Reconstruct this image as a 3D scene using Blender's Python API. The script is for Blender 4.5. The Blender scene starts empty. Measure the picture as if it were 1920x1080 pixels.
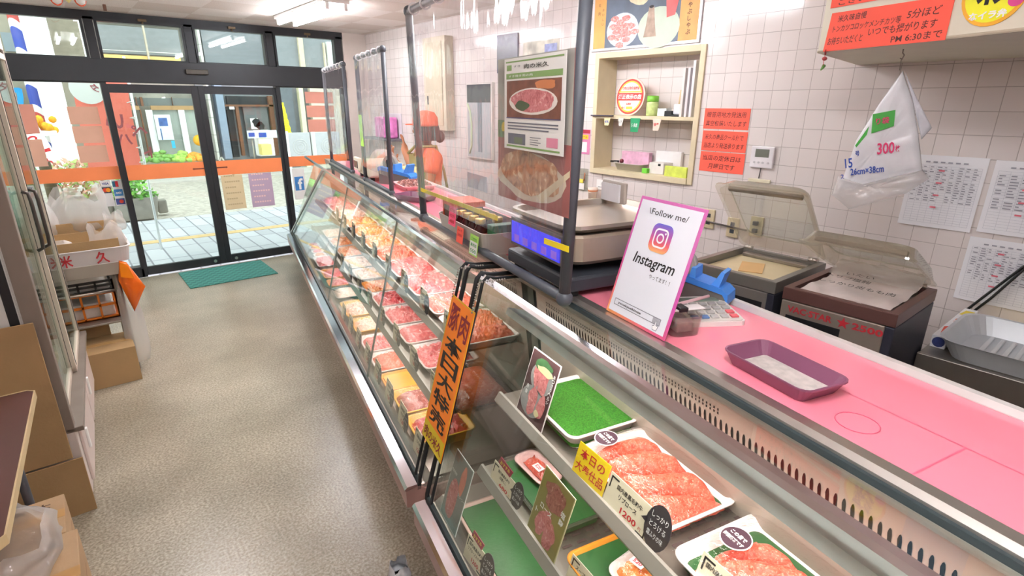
import bpy, bmesh, math, random
from mathutils import Matrix, Vector, noise
random.seed(11)
S = bpy.context.scene
COL = S.collection
PI = math.pi
# ---------------------------------------------------------------- camera, sky, exposure
YAW, PITCH, ROLL, FPX, CAMZ = 0.68653, 0.32607, 0.006465, 1014.66, 1.72
def _rx(a): return Matrix(((1,0,0),(0,math.cos(a),-math.sin(a)),(0,math.sin(a),math.cos(a))))
def _rz(a): return Matrix(((math.cos(a),-math.sin(a),0),(math.sin(a),math.cos(a),0),(0,0,1)))
CM = _rz(ROLL) @ _rx(PITCH) @ Matrix(((1,0,0),(0,0,-1),(0,1,0))) @ _rz(YAW)   # world -> x right, y down, z forward
cam = bpy.data.objects.new('camera', bpy.data.cameras.new('camera'))
COL.objects.link(cam)
cam.data.sensor_width = 36.0
cam.data.lens = FPX / 1920 * 36.0
cam.data.clip_start = 0.03
cam.matrix_world = Matrix.Translation((0, 0, CAMZ)) @ Matrix((CM[0], -CM[1], -CM[2])).transposed().to_4x4()
S.camera = cam
W = bpy.data.worlds.new('overcast_sky'); S.world = W; W.use_nodes = True
W.node_tree.nodes['Background'].inputs[0].default_value = (0.93, 0.97, 1.0, 1)
W.node_tree.nodes['Background'].inputs[1].default_value = 1.65
S.view_settings.view_transform = 'Standard'; S.view_settings.look = 'None'
S.view_settings.gamma = 1; S.view_settings.use_curve_mapping = False
S.view_settings.exposure = 1.02
TUBE_GLOW = 37.0
CASE_POWER = 2.2
CC = Vector((0, 0, CAMZ))
def ray(x, y): return CM.transposed() @ Vector(((x-960)/FPX, (y-540)/FPX, 1.0))
def on(x, y, p0, n):
    d = ray(x, y); n = Vector(n); return CC + d * ((Vector(p0)-CC).dot(n) / d.dot(n))
def onZ(x, y, z): return on(x, y, (0,0,z), (0,0,1))
def onX(x, y, X): return on(x, y, (X,0,0), (1,0,0))
def onY(x, y, Y): return on(x, y, (0,Y,0), (0,1,0))
# the counter runs at a small angle to the walls: w = across towards the tiled wall, u = along towards the street
D = -0.22055
UV = Vector((-math.sin(D), math.cos(D), 0)); WV = Vector((math.cos(D), math.sin(D), 0))
def cw(w, u, z=0): return WV*w + UV*u + Vector((0,0,z))
def cf(p): return (p.dot(WV), p.dot(UV), p.z)
def czf(x, y, z): return cf(onZ(x, y, z))
RC = (0, 0, D)                 # local x = w, local y = u
RF = D - PI/2                  # faces the customers: local x = towards the camera along the counter, local -y = customers
RWALL = -PI/2                  # faces into the shop from the tiled wall
XW, YD, ZC, XL, YB = 3.104, 6.62, 2.5, -0.95, -1.6
# ---------------------------------------------------------------- materials
def lin(h):
    h = h.lstrip('#'); o = []
    for i in (0, 2, 4):
        c = int(h[i:i+2], 16)/255; o.append(c/12.92 if c <= .04045 else ((c+.055)/1.055)**2.4)
    return (*o, 1)
MATS = {}
def P(name, col, rough=.5, metal=0.0, var=.08, vs=9, bump=0, bs=60, spec=.5, trans=0, emit=0, coat=0, sheen=0):
    if name in MATS: return MATS[name]
    m = bpy.data.materials.new(name); m.use_nodes = True; nt = m.node_tree; N = nt.nodes; L = nt.links
    b = N['Principled BSDF']; c = lin(col)
    tc = N.new('ShaderNodeTexCoord')
    if var:
        n = N.new('ShaderNodeTexNoise'); n.inputs['Scale'].default_value = vs; n.inputs['Detail'].default_value = 3
        L.new(tc.outputs['Object'], n.inputs['Vector'])
        r = N.new('ShaderNodeValToRGB')
        r.color_ramp.elements[0].position = .3; r.color_ramp.elements[1].position = .7
        r.color_ramp.elements[0].color = (*[x*(1-var) for x in c[:3]], 1)
        r.color_ramp.elements[1].color = (*[min(1, x*(1+var)) for x in c[:3]], 1)
        L.new(n.outputs['Fac'], r.inputs['Fac']); L.new(r.outputs['Color'], b.inputs['Base Color'])
    else: b.inputs['Base Color'].default_value = c
    b.inputs['Roughness'].default_value = rough; b.inputs['Metallic'].default_value = metal
    b.inputs['Specular IOR Level'].default_value = spec
    if coat: b.inputs['Coat Weight'].default_value = coat; b.inputs['Coat Roughness'].default_value = .05
    if emit: b.inputs['Emission Color'].default_value = c; b.inputs['Emission Strength'].default_value = emit
    if bump:
        n2 = N.new('ShaderNodeTexNoise'); n2.inputs['Scale'].default_value = bs; n2.inputs['Detail'].default_value = 4
        L.new(tc.outputs['Object'], n2.inputs['Vector'])
        bp = N.new('ShaderNodeBump'); bp.inputs['Strength'].default_value = bump; bp.inputs['Distance'].default_value = .01
        L.new(n2.outputs['Fac'], bp.inputs['Height']); L.new(bp.outputs['Normal'], b.inputs['Normal'])
    if trans:
        tl = N.new('ShaderNodeBsdfTranslucent'); tl.inputs[0].default_value = c; mx = N.new('ShaderNodeMixShader'); mx.inputs[0].default_value = trans
        L.new(b.outputs[0], mx.inputs[1]); L.new(tl.outputs[0], mx.inputs[2]); L.new(mx.outputs[0], N['Material Output'].inputs[0])
    MATS[name] = m; return m
def clear(name, tint='#f4fbf8', base=.04, gain=.75, rough=.02, haze=0, hazecol='#ffffff', bump=0, bs=20, stretch=None):
    """thin clear sheet: mostly see-through, mirror-like at grazing angles, with an optional milky share"""
    if name in MATS: return MATS[name]
    m = bpy.data.materials.new(name); m.use_nodes = True; nt = m.node_tree; N = nt.nodes; L = nt.links
    N.remove(N['Principled BSDF']); out = N['Material Output']
    t = N.new('ShaderNodeBsdfTransparent'); t.inputs[0].default_value = lin(tint)
    g = N.new('ShaderNodeBsdfGlossy'); g.inputs['Roughness'].default_value = rough; g.inputs[0].default_value = (1,1,1,1)
    lw = N.new('ShaderNodeLayerWeight'); lw.inputs[0].default_value = .5
    pw = N.new('ShaderNodeMath'); pw.operation = 'POWER'; pw.inputs[1].default_value = 4.5
    ma = N.new('ShaderNodeMath'); ma.operation = 'MULTIPLY_ADD'; ma.inputs[1].default_value = gain; ma.inputs[2].default_value = base
    L.new(lw.outputs['Facing'], pw.inputs[0]); L.new(pw.outputs[0], ma.inputs[0])
    mx = N.new('ShaderNodeMixShader'); L.new(ma.outputs[0], mx.inputs[0]); L.new(t.outputs[0], mx.inputs[1]); L.new(g.outputs[0], mx.inputs[2])
    last = mx
    if haze:
        d = N.new('ShaderNodeBsdfDiffuse'); d.inputs[0].default_value = lin(hazecol)
        tl = N.new('ShaderNodeBsdfTranslucent'); tl.inputs[0].default_value = lin(hazecol)
        md = N.new('ShaderNodeMixShader'); md.inputs[0].default_value = .65; L.new(d.outputs[0], md.inputs[1]); L.new(tl.outputs[0], md.inputs[2])
        m2 = N.new('ShaderNodeMixShader'); m2.inputs[0].default_value = haze
        L.new(mx.outputs[0], m2.inputs[1]); L.new(md.outputs[0], m2.inputs[2]); last = m2
    if bump:
        tc = N.new('ShaderNodeTexCoord'); n2 = N.new('ShaderNodeTexNoise'); n2.inputs['Scale'].default_value = bs; n2.inputs['Detail'].default_value = 3
        mp = N.new('ShaderNodeMapping')
        if stretch: mp.inputs['Scale'].default_value = stretch
        L.new(tc.outputs['Object'], mp.inputs[0]); L.new(mp.outputs[0], n2.inputs['Vector'])
        bp = N.new('ShaderNodeBump'); bp.inputs['Strength'].default_value = bump; bp.inputs['Distance'].default_value = .02
        L.new(n2.outputs['Fac'], bp.inputs['Height']); L.new(bp.outputs['Normal'], g.inputs['Normal']); L.new(bp.outputs['Normal'], lw.inputs['Normal'])
    L.new(last.outputs[0], out.inputs[0])
    MATS[name] = m; return m
def nodes_of(name):
    m = bpy.data.materials.new(name); m.use_nodes = True
    MATS[name] = m; return m, m.node_tree.nodes, m.node_tree.links, m.node_tree.nodes['Principled BSDF']
def ramp(N, stops):
    r = N.new('ShaderNodeValToRGB'); e = r.color_ramp.elements
    while len(e) < len(stops): e.new(.5)
    for k, (p, c) in enumerate(stops): e[k].position = p; e[k].color = lin(c)
    return r
def meat_mat(name, a, b, fat, scale=45, fatpos=.6, rough=.32, stretch=(1,1,1)):
    if name in MATS: return MATS[name]
    m, N, L, bs = nodes_of(name)
    tc = N.new('ShaderNodeTexCoord'); mp = N.new('ShaderNodeMapping'); mp.inputs['Scale'].default_value = stretch
    L.new(tc.outputs['Object'], mp.inputs[0])
    n = N.new('ShaderNodeTexNoise'); n.inputs['Scale'].default_value = scale; n.inputs['Detail'].default_value = 5; n.inputs['Distortion'].default_value = 1.4
    L.new(mp.outputs[0], n.inputs['Vector'])
    r = ramp(N, [(.3, a), (.5, b), (fatpos, b), (min(.97, fatpos+.08), fat)])
    L.new(n.outputs['Fac'], r.inputs['Fac']); L.new(r.outputs[0], bs.inputs['Base Color'])
    bs.inputs['Roughness'].default_value = rough
    bs.inputs['Subsurface Weight'].default_value = .0
    bp = N.new('ShaderNodeBump'); bp.inputs['Strength'].default_value = .35; bp.inputs['Distance'].default_value = .004
    L.new(n.outputs['Fac'], bp.inputs['Height']); L.new(bp.outputs['Normal'], bs.inputs['Normal'])
    return m
def tile_mat(name, size, tile, grout, rough=.12, offx=0., offz=0., axis='YZ', gw=.018, var=.03):
    m, N, L, bs = nodes_of(name)
    tc = N.new('ShaderNodeTexCoord'); sep = N.new('ShaderNodeSeparateXYZ'); L.new(tc.outputs['Object'], sep.inputs[0])
    cmb = N.new('ShaderNodeCombineXYZ')
    L.new(sep.outputs[axis[0]], cmb.inputs[0]); L.new(sep.outputs[axis[1]], cmb.inputs[1])
    mp = N.new('ShaderNodeMapping'); mp.inputs['Location'].default_value = (offx, offz, 0); L.new(cmb.outputs[0], mp.inputs[0])
    br = N.new('ShaderNodeTexBrick'); br.offset = 0; br.squash = 1
    br.inputs['Scale'].default_value = 1; br.inputs['Brick Width'].default_value = size[0]; br.inputs['Row Height'].default_value = size[1]
    br.inputs['Mortar Size'].default_value = gw*size[1]; br.inputs['Mortar Smooth'].default_value = .3
    c = lin(tile)
    br.inputs['Color1'].default_value = (*[x*(1-var) for x in c[:3]], 1); br.inputs['Color2'].default_value = (*[min(1, x*(1+var)) for x in c[:3]], 1)
    br.inputs['Mortar'].default_value = lin(grout)
    L.new(mp.outputs[0], br.inputs['Vector']); L.new(br.outputs['Color'], bs.inputs['Base Color'])
    bs.inputs['Roughness'].default_value = rough
    inv = N.new('ShaderNodeMath'); inv.operation = 'SUBTRACT'; inv.inputs[0].default_value = 1; L.new(br.outputs['Fac'], inv.inputs[1])
    bp = N.new('ShaderNodeBump'); bp.inputs['Strength'].default_value = .5; bp.inputs['Distance'].default_value = .004
    L.new(inv.outputs[0], bp.inputs['Height'])
    nn = N.new('ShaderNodeTexNoise'); nn.inputs['Scale'].default_value = 7; L.new(mp.outputs[0], nn.inputs['Vector'])
    b2 = N.new('ShaderNodeBump'); b2.inputs['Strength'].default_value = .06; b2.inputs['Distance'].default_value = .02
    L.new(nn.outputs['Fac'], b2.inputs['Height']); L.new(bp.outputs['Normal'], b2.inputs['Normal']); L.new(b2.outputs['Normal'], bs.inputs['Normal'])
    return m
# ---------------------------------------------------------------- mesh builder
_TXT = {}
def text_mesh(s, bold):
    k = (s, bold)
    if k not in _TXT:
        cu = bpy.data.curves.new('t', 'FONT'); cu.body = s; cu.resolution_u = 2; cu.offset = bold
        o = bpy.data.objects.new('t', cu); COL.objects.link(o)
        dg = bpy.context.evaluated_depsgraph_get()
        me = bpy.data.meshes.new_from_object(o.evaluated_get(dg))
        vs = [(v.co.x, v.co.y) for v in me.vertices]; fs = [tuple(p.vertices) for p in me.polygons]
        bpy.data.objects.remove(o); bpy.data.curves.remove(cu); bpy.data.meshes.remove(me)
        if not vs: vs = [(0,0),(1,0),(1,1)]; fs = []
        x0 = min(v[0] for v in vs); x1 = max(v[0] for v in vs); y0 = min(v[1] for v in vs); y1 = max(v[1] for v in vs)
        _TXT[k] = (vs, fs, x0, x1, y0, y1)
    return _TXT[k]
class MB:
    def __init__(s, T=None): s.v = []; s.f = []; s.sm = []; s.T = T or Matrix.Identity(4); s.smooth = False
    def pts(s, ps):
        i = len(s.v); s.v += [tuple(s.T @ Vector(p)) for p in ps]; return i
    def face(s, ix): s.f.append(tuple(ix)); s.sm.append(s.smooth)
    def quad(s, a, b, c, d):
        i = s.pts([a, b, c, d]); s.face((i, i+1, i+2, i+3)); return s
    def poly(s, ps):
        i = s.pts(ps); s.face(range(i, i+len(ps))); return s
    def box(s, x0, x1, y0, y1, z0, z1, bev=0, seg=2):
        x0, x1 = min(x0,x1), max(x0,x1); y0, y1 = min(y0,y1), max(y0,y1); z0, z1 = min(z0,z1), max(z0,z1)
        bev = min(bev, (x1-x0)*.45, (y1-y0)*.45, (z1-z0)*.45)
        bm = bmesh.new()
        bmesh.ops.create_cube(bm, size=1, matrix=Matrix.Translation(((x0+x1)/2,(y0+y1)/2,(z0+z1)/2)) @ Matrix.Diagonal((x1-x0, y1-y0, z1-z0, 1)))
        if bev > 1e-5: bmesh.ops.bevel(bm, geom=bm.edges[:], offset=bev, segments=seg, affect='EDGES', profile=.5)
        s.bm(bm); return s
    def bm(s, bm):
        bm.verts.index_update(); i = s.pts([v.co for v in bm.verts])
        for f in bm.faces: s.face([i+v.index for v in f.verts])
        bm.free()
    def loft(s, loops, cap0=True, cap1=True, closed=True):
        n = len(loops[0]); ids = [s.pts(l) for l in loops]
        for a, b in zip(ids, ids[1:]):
            for k in range(n if closed else n-1):
                k2 = (k+1) % n; s.face((a+k, a+k2, b+k2, b+k))
        if cap0: s.face([ids[0]+k for k in reversed(range(n))])
        if cap1: s.face([ids[-1]+k for k in range(n)])
        return s
    def prism(s, poly, z0, z1):          # polygon in x,y extruded along z
        return s.loft([[(x, y, z0) for x, y in poly], [(x, y, z1) for x, y in poly]])
    def prismy(s, poly, y0, y1):         # polygon in x,z extruded along y (outline given counter-clockwise seen from -y)
        return s.loft([[(x, y1, z) for x, z in poly], [(x, y0, z) for x, z in poly]])
    def prof(s, poly, u0, u1):           # cross-section (w,z) swept along u, in the counter's frame
        return s.loft([[(w, u1, z) for w, z in poly], [(w, u0, z) for w, z in poly]])
    def cyl(s, a, b, r, n=12, r2=None):
        a, b = Vector(a), Vector(b); d = (b-a).normalized(); q = d.to_track_quat('Z', 'Y')
        o = s.smooth; s.smooth = True; r2 = r if r2 is None else r2
        L0 = [a + q @ Vector((math.cos(t)*r, math.sin(t)*r, 0)) for t in [2*PI*k/n for k in range(n)]]
        L1 = [b + q @ Vector((math.cos(t)*r2, math.sin(t)*r2, 0)) for t in [2*PI*k/n for k in range(n)]]
        i = s.pts(L0); j = s.pts(L1)
        for k in range(n): s.face((i+k, i+(k+1)%n, j+(k+1)%n, j+k))
        s.smooth = False; s.face([i+k for k in reversed(range(n))]); s.face([j+k for k in range(n)]); s.smooth = o; return s
    def tube(s, ps, r, n=8, closed=False):
        ps = [Vector(p) for p in ps]; loops = []; up = None; N = len(ps)
        for k, p in enumerate(ps):
            a = ps[(k-1) % N] if (closed or k > 0) else p; b = ps[(k+1) % N] if (closed or k < N-1) else p
            d = (b-a).normalized()
            if up is None: up = d.orthogonal().normalized()
            up = (up - d*up.dot(d)).normalized(); sd = d.cross(up); rr = r[k] if isinstance(r, (list, tuple)) else r
            loops.append([p + up*math.cos(t)*rr + sd*math.sin(t)*rr for t in [2*PI*j/n for j in range(n)]])
        o = s.smooth; s.smooth = True
        if closed: loops.append(loops[0])
        s.loft(loops, not closed, not closed); s.smooth = o; return s
    def lathe(s, prof, c=(0,0,0), n=20, cap=True):
        o = s.smooth; s.smooth = True
        loops = [[(c[0]+r*math.cos(t), c[1]+r*math.sin(t), c[2]+z) for t in [2*PI*k/n for k in range(n)]] for r, z in prof]
        s.loft(loops, cap, cap); s.smooth = o; return s
    def grid(s, nx, ny, fn, smooth=True):
        i = s.pts([fn(a/nx, b/ny) for b in range(ny+1) for a in range(nx+1)]); o = s.smooth; s.smooth = smooth
        for b in range(ny):
            for a in range(nx):
                k = i + b*(nx+1)+a; s.face((k, k+1, k+nx+2, k+nx+1))
        s.smooth = o; return s
    def ball(s, c, r, n=12, m=8, sq=(1,1,1)):
        o = s.smooth; s.smooth = True
        loops = [[(c[0]+r*sq[0]*math.sin(p)*math.cos(t), c[1]+r*sq[1]*math.sin(p)*math.sin(t), c[2]-r*sq[2]*math.cos(p)) for t in [2*PI*k/n for k in range(n)]] for p in [PI*(.04+.92*j/m) for j in range(m+1)]]
        s.loft(loops); s.smooth = o; return s
    def text(s, t, x, z, h, w=None, y=-.001, bold=.0, al='C', mirror=False, va='C', shear=0):
        """lettering in the x-z plane facing -y, fitted to height h (and width w)"""
        vs, fs, x0, x1, y0, y1 = text_mesh(t, bold)
        k = h/max(1e-6, (y1-y0)); kx = k
        if w: kx = w/max(1e-6, (x1-x0))
        ww = (x1-x0)*kx; ox = x - (ww/2 if al == 'C' else 0 if al == 'L' else ww)
        oz = z - h/2 if va == 'C' else z
        q = []
        for a, b in vs:
            X = (a-x0)*kx
            if mirror: X = ww-X
            q.append((ox+X+shear*(b-y0)*k, y, oz+(b-y0)*k))
        i = s.pts(q)
        for f in fs: s.face([i+j for j in (reversed(f) if mirror else f)])
        return s
    def ell(s, cx, cz, rx, rz, y=-.001, n=24, rot=0):
        c, si = math.cos(rot), math.sin(rot)
        s.poly([(cx+rx*math.cos(t)*c-rz*math.sin(t)*si, y, cz+rx*math.cos(t)*si+rz*math.sin(t)*c) for t in [2*PI*k/n for k in range(n)]]); return s
    def blob(s, cx, cz, rx, rz, y=-.001, n=20, seed=0, am=.3):
        p = []
        for k in range(n):
            t = 2*PI*k/n; q = 1+am*noise.noise((math.cos(t)*1.7+seed*7.1, math.sin(t)*1.7, seed*3.3))
            p.append((cx+rx*q*math.cos(t), y, cz+rz*q*math.sin(t)))
        s.poly(p); return s
    def rect(s, x0, x1, z0, z1, y=-.001): return s.quad((x0,y,z0),(x1,y,z0),(x1,y,z1),(x0,y,z1))
    def obj(s, name, mat, parent=None, label=None):
        me = bpy.data.meshes.new(name); me.from_pydata(s.v, [], s.f)
        me.polygons.foreach_set('use_smooth', s.sm); me.update()
        if mat: me.materials.append(mat)
        o = bpy.data.objects.new(name, me); COL.objects.link(o)
        if parent: o.parent = parent
        if label: o['label'] = label
        return o
def tag(o, label, cat, group=None, kind=None, loc=None, rot=None):
    if label: o['label'] = label
    if cat: o['category'] = cat
    if group: o['group'] = group
    if kind: o['kind'] = kind
    if loc is not None: o.location = loc
    if rot is not None: o.rotation_euler = rot if isinstance(rot, (tuple, list)) else (0, 0, rot)
    return o
def thing(name, label, cat, loc=(0,0,0), rot=0, group=None):
    o = bpy.data.objects.new(name, None); COL.objects.link(o); o.empty_display_size = .05
    return tag(o, label, cat, group, None, loc, rot)
def struct(o):
    o['kind'] = 'structure'; return o
def copy_tree(o, parent=None):
    c = o.copy(); COL.objects.link(c); c.parent = parent
    for ch in o.children: copy_tree(ch, c)
    return c
def rr(w, l, r, n=5, z=0., cx=0, cy=0):
    r = min(r, w/2-1e-4, l/2-1e-4); p = []
    for sx, sy, a0 in ((1,1,0),(-1,1,PI/2),(-1,-1,PI),(1,-1,1.5*PI)):
        for k in range(n+1):
            t = a0+PI/2*k/n; p.append((cx+sx*(w/2-r)+r*math.cos(t), cy+sy*(l/2-r)+r*math.sin(t), z))
    return p
# ---------------------------------------------------------------- common materials
white = P('white_paper', '#f2f1ee', .7, var=.02); cream = P('cream_card', '#e9dfc4', .6, var=.03)
ink = P('black_ink', '#1d1b1c', .6, var=0); red_ink = P('red_ink', '#c8202a', .6, var=0); white_ink = P('white_ink', '#f8f8f8', .6, var=0)
grey_ink = P('grey_ink', '#70707a', .6, var=0); blue_ink = P('blue_ink', '#2a4fae', .6, var=0); pink_ink = P('pink_ink', '#e23a72', .6, var=0)
maroon = P('maroon_ink', '#8a1f2c', .6, var=0); green_ink = P('green_ink', '#2f9a45', .6, var=0)
steel = P('stainless_steel', '#c9c4bd', .3, .9, var=.05, vs=4); steel_d = P('dull_steel', '#a39c93', .38, .85, var=.08, vs=6)
chrome = P('chrome', '#eceaf0', .12, 1, var=0)
alum = P('black_anodised_frame', '#2c2f33', .42, .25, var=.06); black = P('black_plastic', '#1b1c1f', .45, var=.05); dgrey = P('dark_grey_plastic', '#40444a', .5, var=.05)
rubber = P('black_rubber', '#17181a', .6, var=.03)
pvc = P('grey_pvc_pipe', '#50545b', .45, var=.06)
kraft = P('kraft_cardboard', '#a6875d', .8, var=.06, vs=5, bump=.08, bs=90); kraft_d = P('cardboard_inside', '#9c7d52', .85, var=.06)
orange = P('orange_plastic', '#f08a1c', .35, var=.05); yellow_m = P('yellow_board', '#f2d21e', .5, var=.03)
pinkred = P('fluorescent_red_paper', '#ff6a58', .7, var=.03, spec=.2)
hotpink = P('fluorescent_pink_paper', '#ff5d86', .7, var=.03); limep = P('lime_paper', '#b5ec6a', .7, var=.03)
glass = clear('clear_glass', '#eef7f3', .035, .6, .015)
glass_case = clear('case_glass', '#f5f9f7', .045, .75, .02)
film = clear('clear_vinyl_film', '#f7f6f8', .07, .7, .045, haze=.10, hazecol='#f4eef2', bump=.5, bs=3.2, stretch=(1,2.2,.6))
wrap = clear('plastic_wrap', '#fdfcfc', .045, .5, .10, haze=.0, bump=.8, bs=38)
bag_clear = clear('clear_plastic_bag', '#ffffff', .10, .6, .10, haze=.36, hazecol='#ffffff', bump=1.0, bs=24)
acryl = clear('clear_acrylic', '#f0f2ee', .06, .7, .04, haze=.08, hazecol='#e8e6da')
# ---------------------------------------------------------------- the room
m_tile = tile_mat('wall_tile', (.0985, .0985), '#e2d9d6', '#bab0ac', .13, offx=-1.5445+.0985*20, offz=-1.6075+.0985*20)
m, N, L, bs = nodes_of('shop_floor')
tc = N.new('ShaderNodeTexCoord'); n = N.new('ShaderNodeTexNoise'); n.inputs['Scale'].default_value = 95; n.inputs['Detail'].default_value = 3
L.new(tc.outputs['Object'], n.inputs['Vector'])
r = ramp(N, [(.33, '#857c68'), (.5, '#a39a88'), (.67, '#beb5a4')]); L.new(n.outputs['Fac'], r.inputs['Fac'])
n2 = N.new('ShaderNodeTexNoise'); n2.inputs['Scale'].default_value = 1.6; n2.inputs['Detail'].default_value = 4; L.new(tc.outputs['Object'], n2.inputs['Vector'])
r2 = ramp(N, [(.35, '#c2bfba'), (.65, '#ffffff')]); L.new(n2.outputs['Fac'], r2.inputs['Fac'])
mx = N.new('ShaderNodeMix'); mx.data_type = 'RGBA'; mx.blend_type = 'MULTIPLY'; mx.inputs[0].default_value = .8
L.new(r.outputs[0], mx.inputs[6]); L.new(r2.outputs[0], mx.inputs[7]); L.new(mx.outputs[2], bs.inputs['Base Color'])
bs.inputs['Roughness'].default_value = .3; bs.inputs['Coat Weight'].default_value = .2; bs.inputs['Coat Roughness'].default_value = .28
bp = N.new('ShaderNodeBump'); bp.inputs['Strength'].default_value = .35; bp.inputs['Distance'].default_value = .003
L.new(n.outputs['Fac'], bp.inputs['Height']); L.new(bp.outputs['Normal'], bs.inputs['Normal'])
m_floor = m
m, N, L, bs = nodes_of('ceiling_board')
tc = N.new('ShaderNodeTexCoord'); sep = N.new('ShaderNodeSeparateXYZ'); L.new(tc.outputs['Object'], sep.inputs[0])
mp = N.new('ShaderNodeMapping'); mp.inputs['Location'].default_value = (.16, .18, 0); L.new(tc.outputs['Object'], mp.inputs[0])
ck = N.new('ShaderNodeTexChecker'); ck.inputs['Scale'].default_value = 2.2; ck.inputs[1].default_value = lin('#f0eae5'); ck.inputs[2].default_value = lin('#e0d6ce')
L.new(mp.outputs[0], ck.inputs[0])
n = N.new('ShaderNodeTexNoise'); n.inputs['Scale'].default_value = 160; L.new(tc.outputs['Object'], n.inputs['Vector'])
r = ramp(N, [(.3, '#d8d4d0'), (.55, '#ffffff')]); L.new(n.outputs['Fac'], r.inputs['Fac'])
mx = N.new('ShaderNodeMix'); mx.data_type = 'RGBA'; mx.blend_type = 'MULTIPLY'; mx.inputs[0].default_value = 1
L.new(ck.outputs[0], mx.inputs[6]); L.new(r.outputs[0], mx.inputs[7]); L.new(mx.outputs[2], bs.inputs['Base Color']); bs.inputs['Roughness'].default_value = .9
m_ceil = m
m_wallw = P('beige_plaster_wall', '#d9cec6', .75, var=.03)

struct(MB().box(XL, XW, YB, YD-.06, -.08, 0).obj('floor', m_floor))
struct(MB().box(XL, XW, YB, YD, ZC, ZC+.08).obj('ceiling', m_ceil))
# tiled wall with the alcove cut out (alcove: Y 2.0-2.82, Z 1.265-2.04)
AY0, AY1, AZ0, AZ1, AD = 2.01, 2.82, 1.275, 2.035, .19
b = MB()
X1 = XW+.25
def wq(y0, y1, z0, z1): b.quad((XW, y1, z0), (XW, y0, z0), (XW, y0, z1), (XW, y1, z1))
wq(YB, AY0, 0, ZC); wq(AY1, YD, 0, ZC); wq(AY0, AY1, 0, AZ0); wq(AY0, AY1, AZ1, ZC)
b.quad((XW+AD, AY1, AZ0), (XW+AD, AY0, AZ0), (XW+AD, AY0, AZ1), (XW+AD, AY1, AZ1))
b.box(X1, X1+.05, YB, YD, 0, ZC)
struct(b.obj('wall_right', m_tile))
struct(MB().box(XL-.08, XL, YB, YD, 0, ZC).obj('wall_left', m_wallw))
struct(MB().box(XL-.08, XW+.3, YB-.08, YB, 0, ZC).obj('wall_rear', m_wallw))
struct(MB().box(2.815, XW+.3, YD-.05, YD+.12, 0, ZC).obj('wall_front', m_wallw))
# aluminium shopfront: frame, header, transoms, fixed lights, two sliding leaves
b = MB()
Y0, Y1 = YD-.05, YD+.05
b.box(XL, 2.815, Y0, Y1, 2.43, ZC); b.box(XL, 2.815, Y0-.03, Y1+.03, 1.90, 2.10, .004)
for x in (-.95, .44, 1.23, 1.995, 2.765):
    b.box(x-.035 if x > -.9 else x, x+.035, Y0, Y1, 2.09, 2.45)
struct(b.obj('trim_1', alum))
b = MB()
for x0, x1 in ((.43, .475), (2.0, 2.045), (2.765, 2.815), (XL, -.9)):
    b.box(x0, x1, Y0, Y1, 0, 1.9)
b.box(XL, .45, Y0, Y1, 0, .09); b.box(2.03, 2.8, Y0, Y1, 0, .09)
struct(b.obj('trim_2', alum))
band_m = P('orange_window_band', '#fb935e', .5, var=.02, spec=.3)
def pane(name, x0, x1, z0, z1, y, par, t=.006): return MB().box(x0, x1, y-t/2, y+t/2, z0, z1).obj(name, glass, par)
# transoms
catch_m = P('brass_catch', '#6d5c44', .4, .5)
for k, (x0, x1) in enumerate(((-.88, .378), (.503, 1.168), (1.289, 1.932), (2.058, 2.708))):
    b = MB(); f = .02
    b.box(x0-f, x0, Y0-.012, Y1-.03, 2.09, 2.45); b.box(x1, x1+f, Y0-.012, Y1-.03, 2.09, 2.45)
    b.box(x0, x1, Y0-.012, Y1-.03, 2.09, 2.112); b.box(x0, x1, Y0-.012, Y1-.03, 2.418, 2.45)
    o = struct(b.obj('window_%d' % (k+1), alum)); pane('pane', x0, x1, 2.112, 2.418, YD, o)
    xm = (x0+x1)/2+.02
    MB().box(xm-.035, xm+.035, Y0-.03, Y0-.012, 2.44, 2.462, .003).cyl((xm, Y0-.022, 2.44), (xm, Y0-.022, 2.42), .008).obj('catch', catch_m, o)
    for s in (x0-.01, x1+.01): MB().box(s-.008, s+.008, Y0-.024, Y0-.012, 2.12, 2.16, .002).obj('hinge', black, o)
# fixed lights
for k, (x0, x1) in enumerate(((-.9, .43), (2.045, 2.765))):
    o = struct(MB().box(x0, x1, Y0, Y1, .085, .11).box(x0, x1, Y0, Y1, 1.89, 1.902).obj('window_%d' % (5+k), alum))
    pane('pane', x0, x1, .11, 1.89, YD+.015, o)
    z1 = 1.13 if k == 0 else 1.135; z0 = 1.005 if k == 0 else 1.02
    MB().box(x0, x1, YD+.0055, YD+.0085, z0, z1).obj('orange_band', band_m, o)
# sliding leaves
for k, (x0, x1, p0, p1) in enumerate(((.45, 1.235, .487, 1.172), (1.235, 2.03, 1.29, 1.97))):
    y = YD-.012
    b = MB().box(x0, p0, y-.02, y+.02, .012, 1.885, .003).box(p1, x1, y-.02, y+.02, .012, 1.885, .003)
    b.box(p0, p1, y-.02, y+.02, .012, .097).box(p0, p1, y-.02, y+.02, 1.808, 1.885)
    o = struct(b.obj('door_%d' % (k+1), alum)); pane('pane', p0, p1, .097, 1.808, y, o)
    MB().box(p0, p1, y-.0065, y-.0042, .985 if k == 0 else .98, 1.132).obj('orange_band', band_m, o)
    lx = 1.122 if k == 0 else 1.338
    MB().cyl((lx, y-.021, .052), (lx, y-.026, .052), .017, 16).obj('lock', steel, o)
    hx = 1.12 if k == 0 else 1.34
    b = MB().box(hx-.05, hx+.05, y-.0085, y-.0068, 1.055, 1.068); b.poly([(hx+(-.06 if k == 0 else .06), y-.0088, 1.0615), (hx+(-.045 if k == 0 else .045), y-.0088, 1.05), (hx+(-.045 if k == 0 else .045), y-.0088, 1.073)])
    b.obj('arrow_mark', P('mark_dark', '#7a3a28', .6), o)
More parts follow.
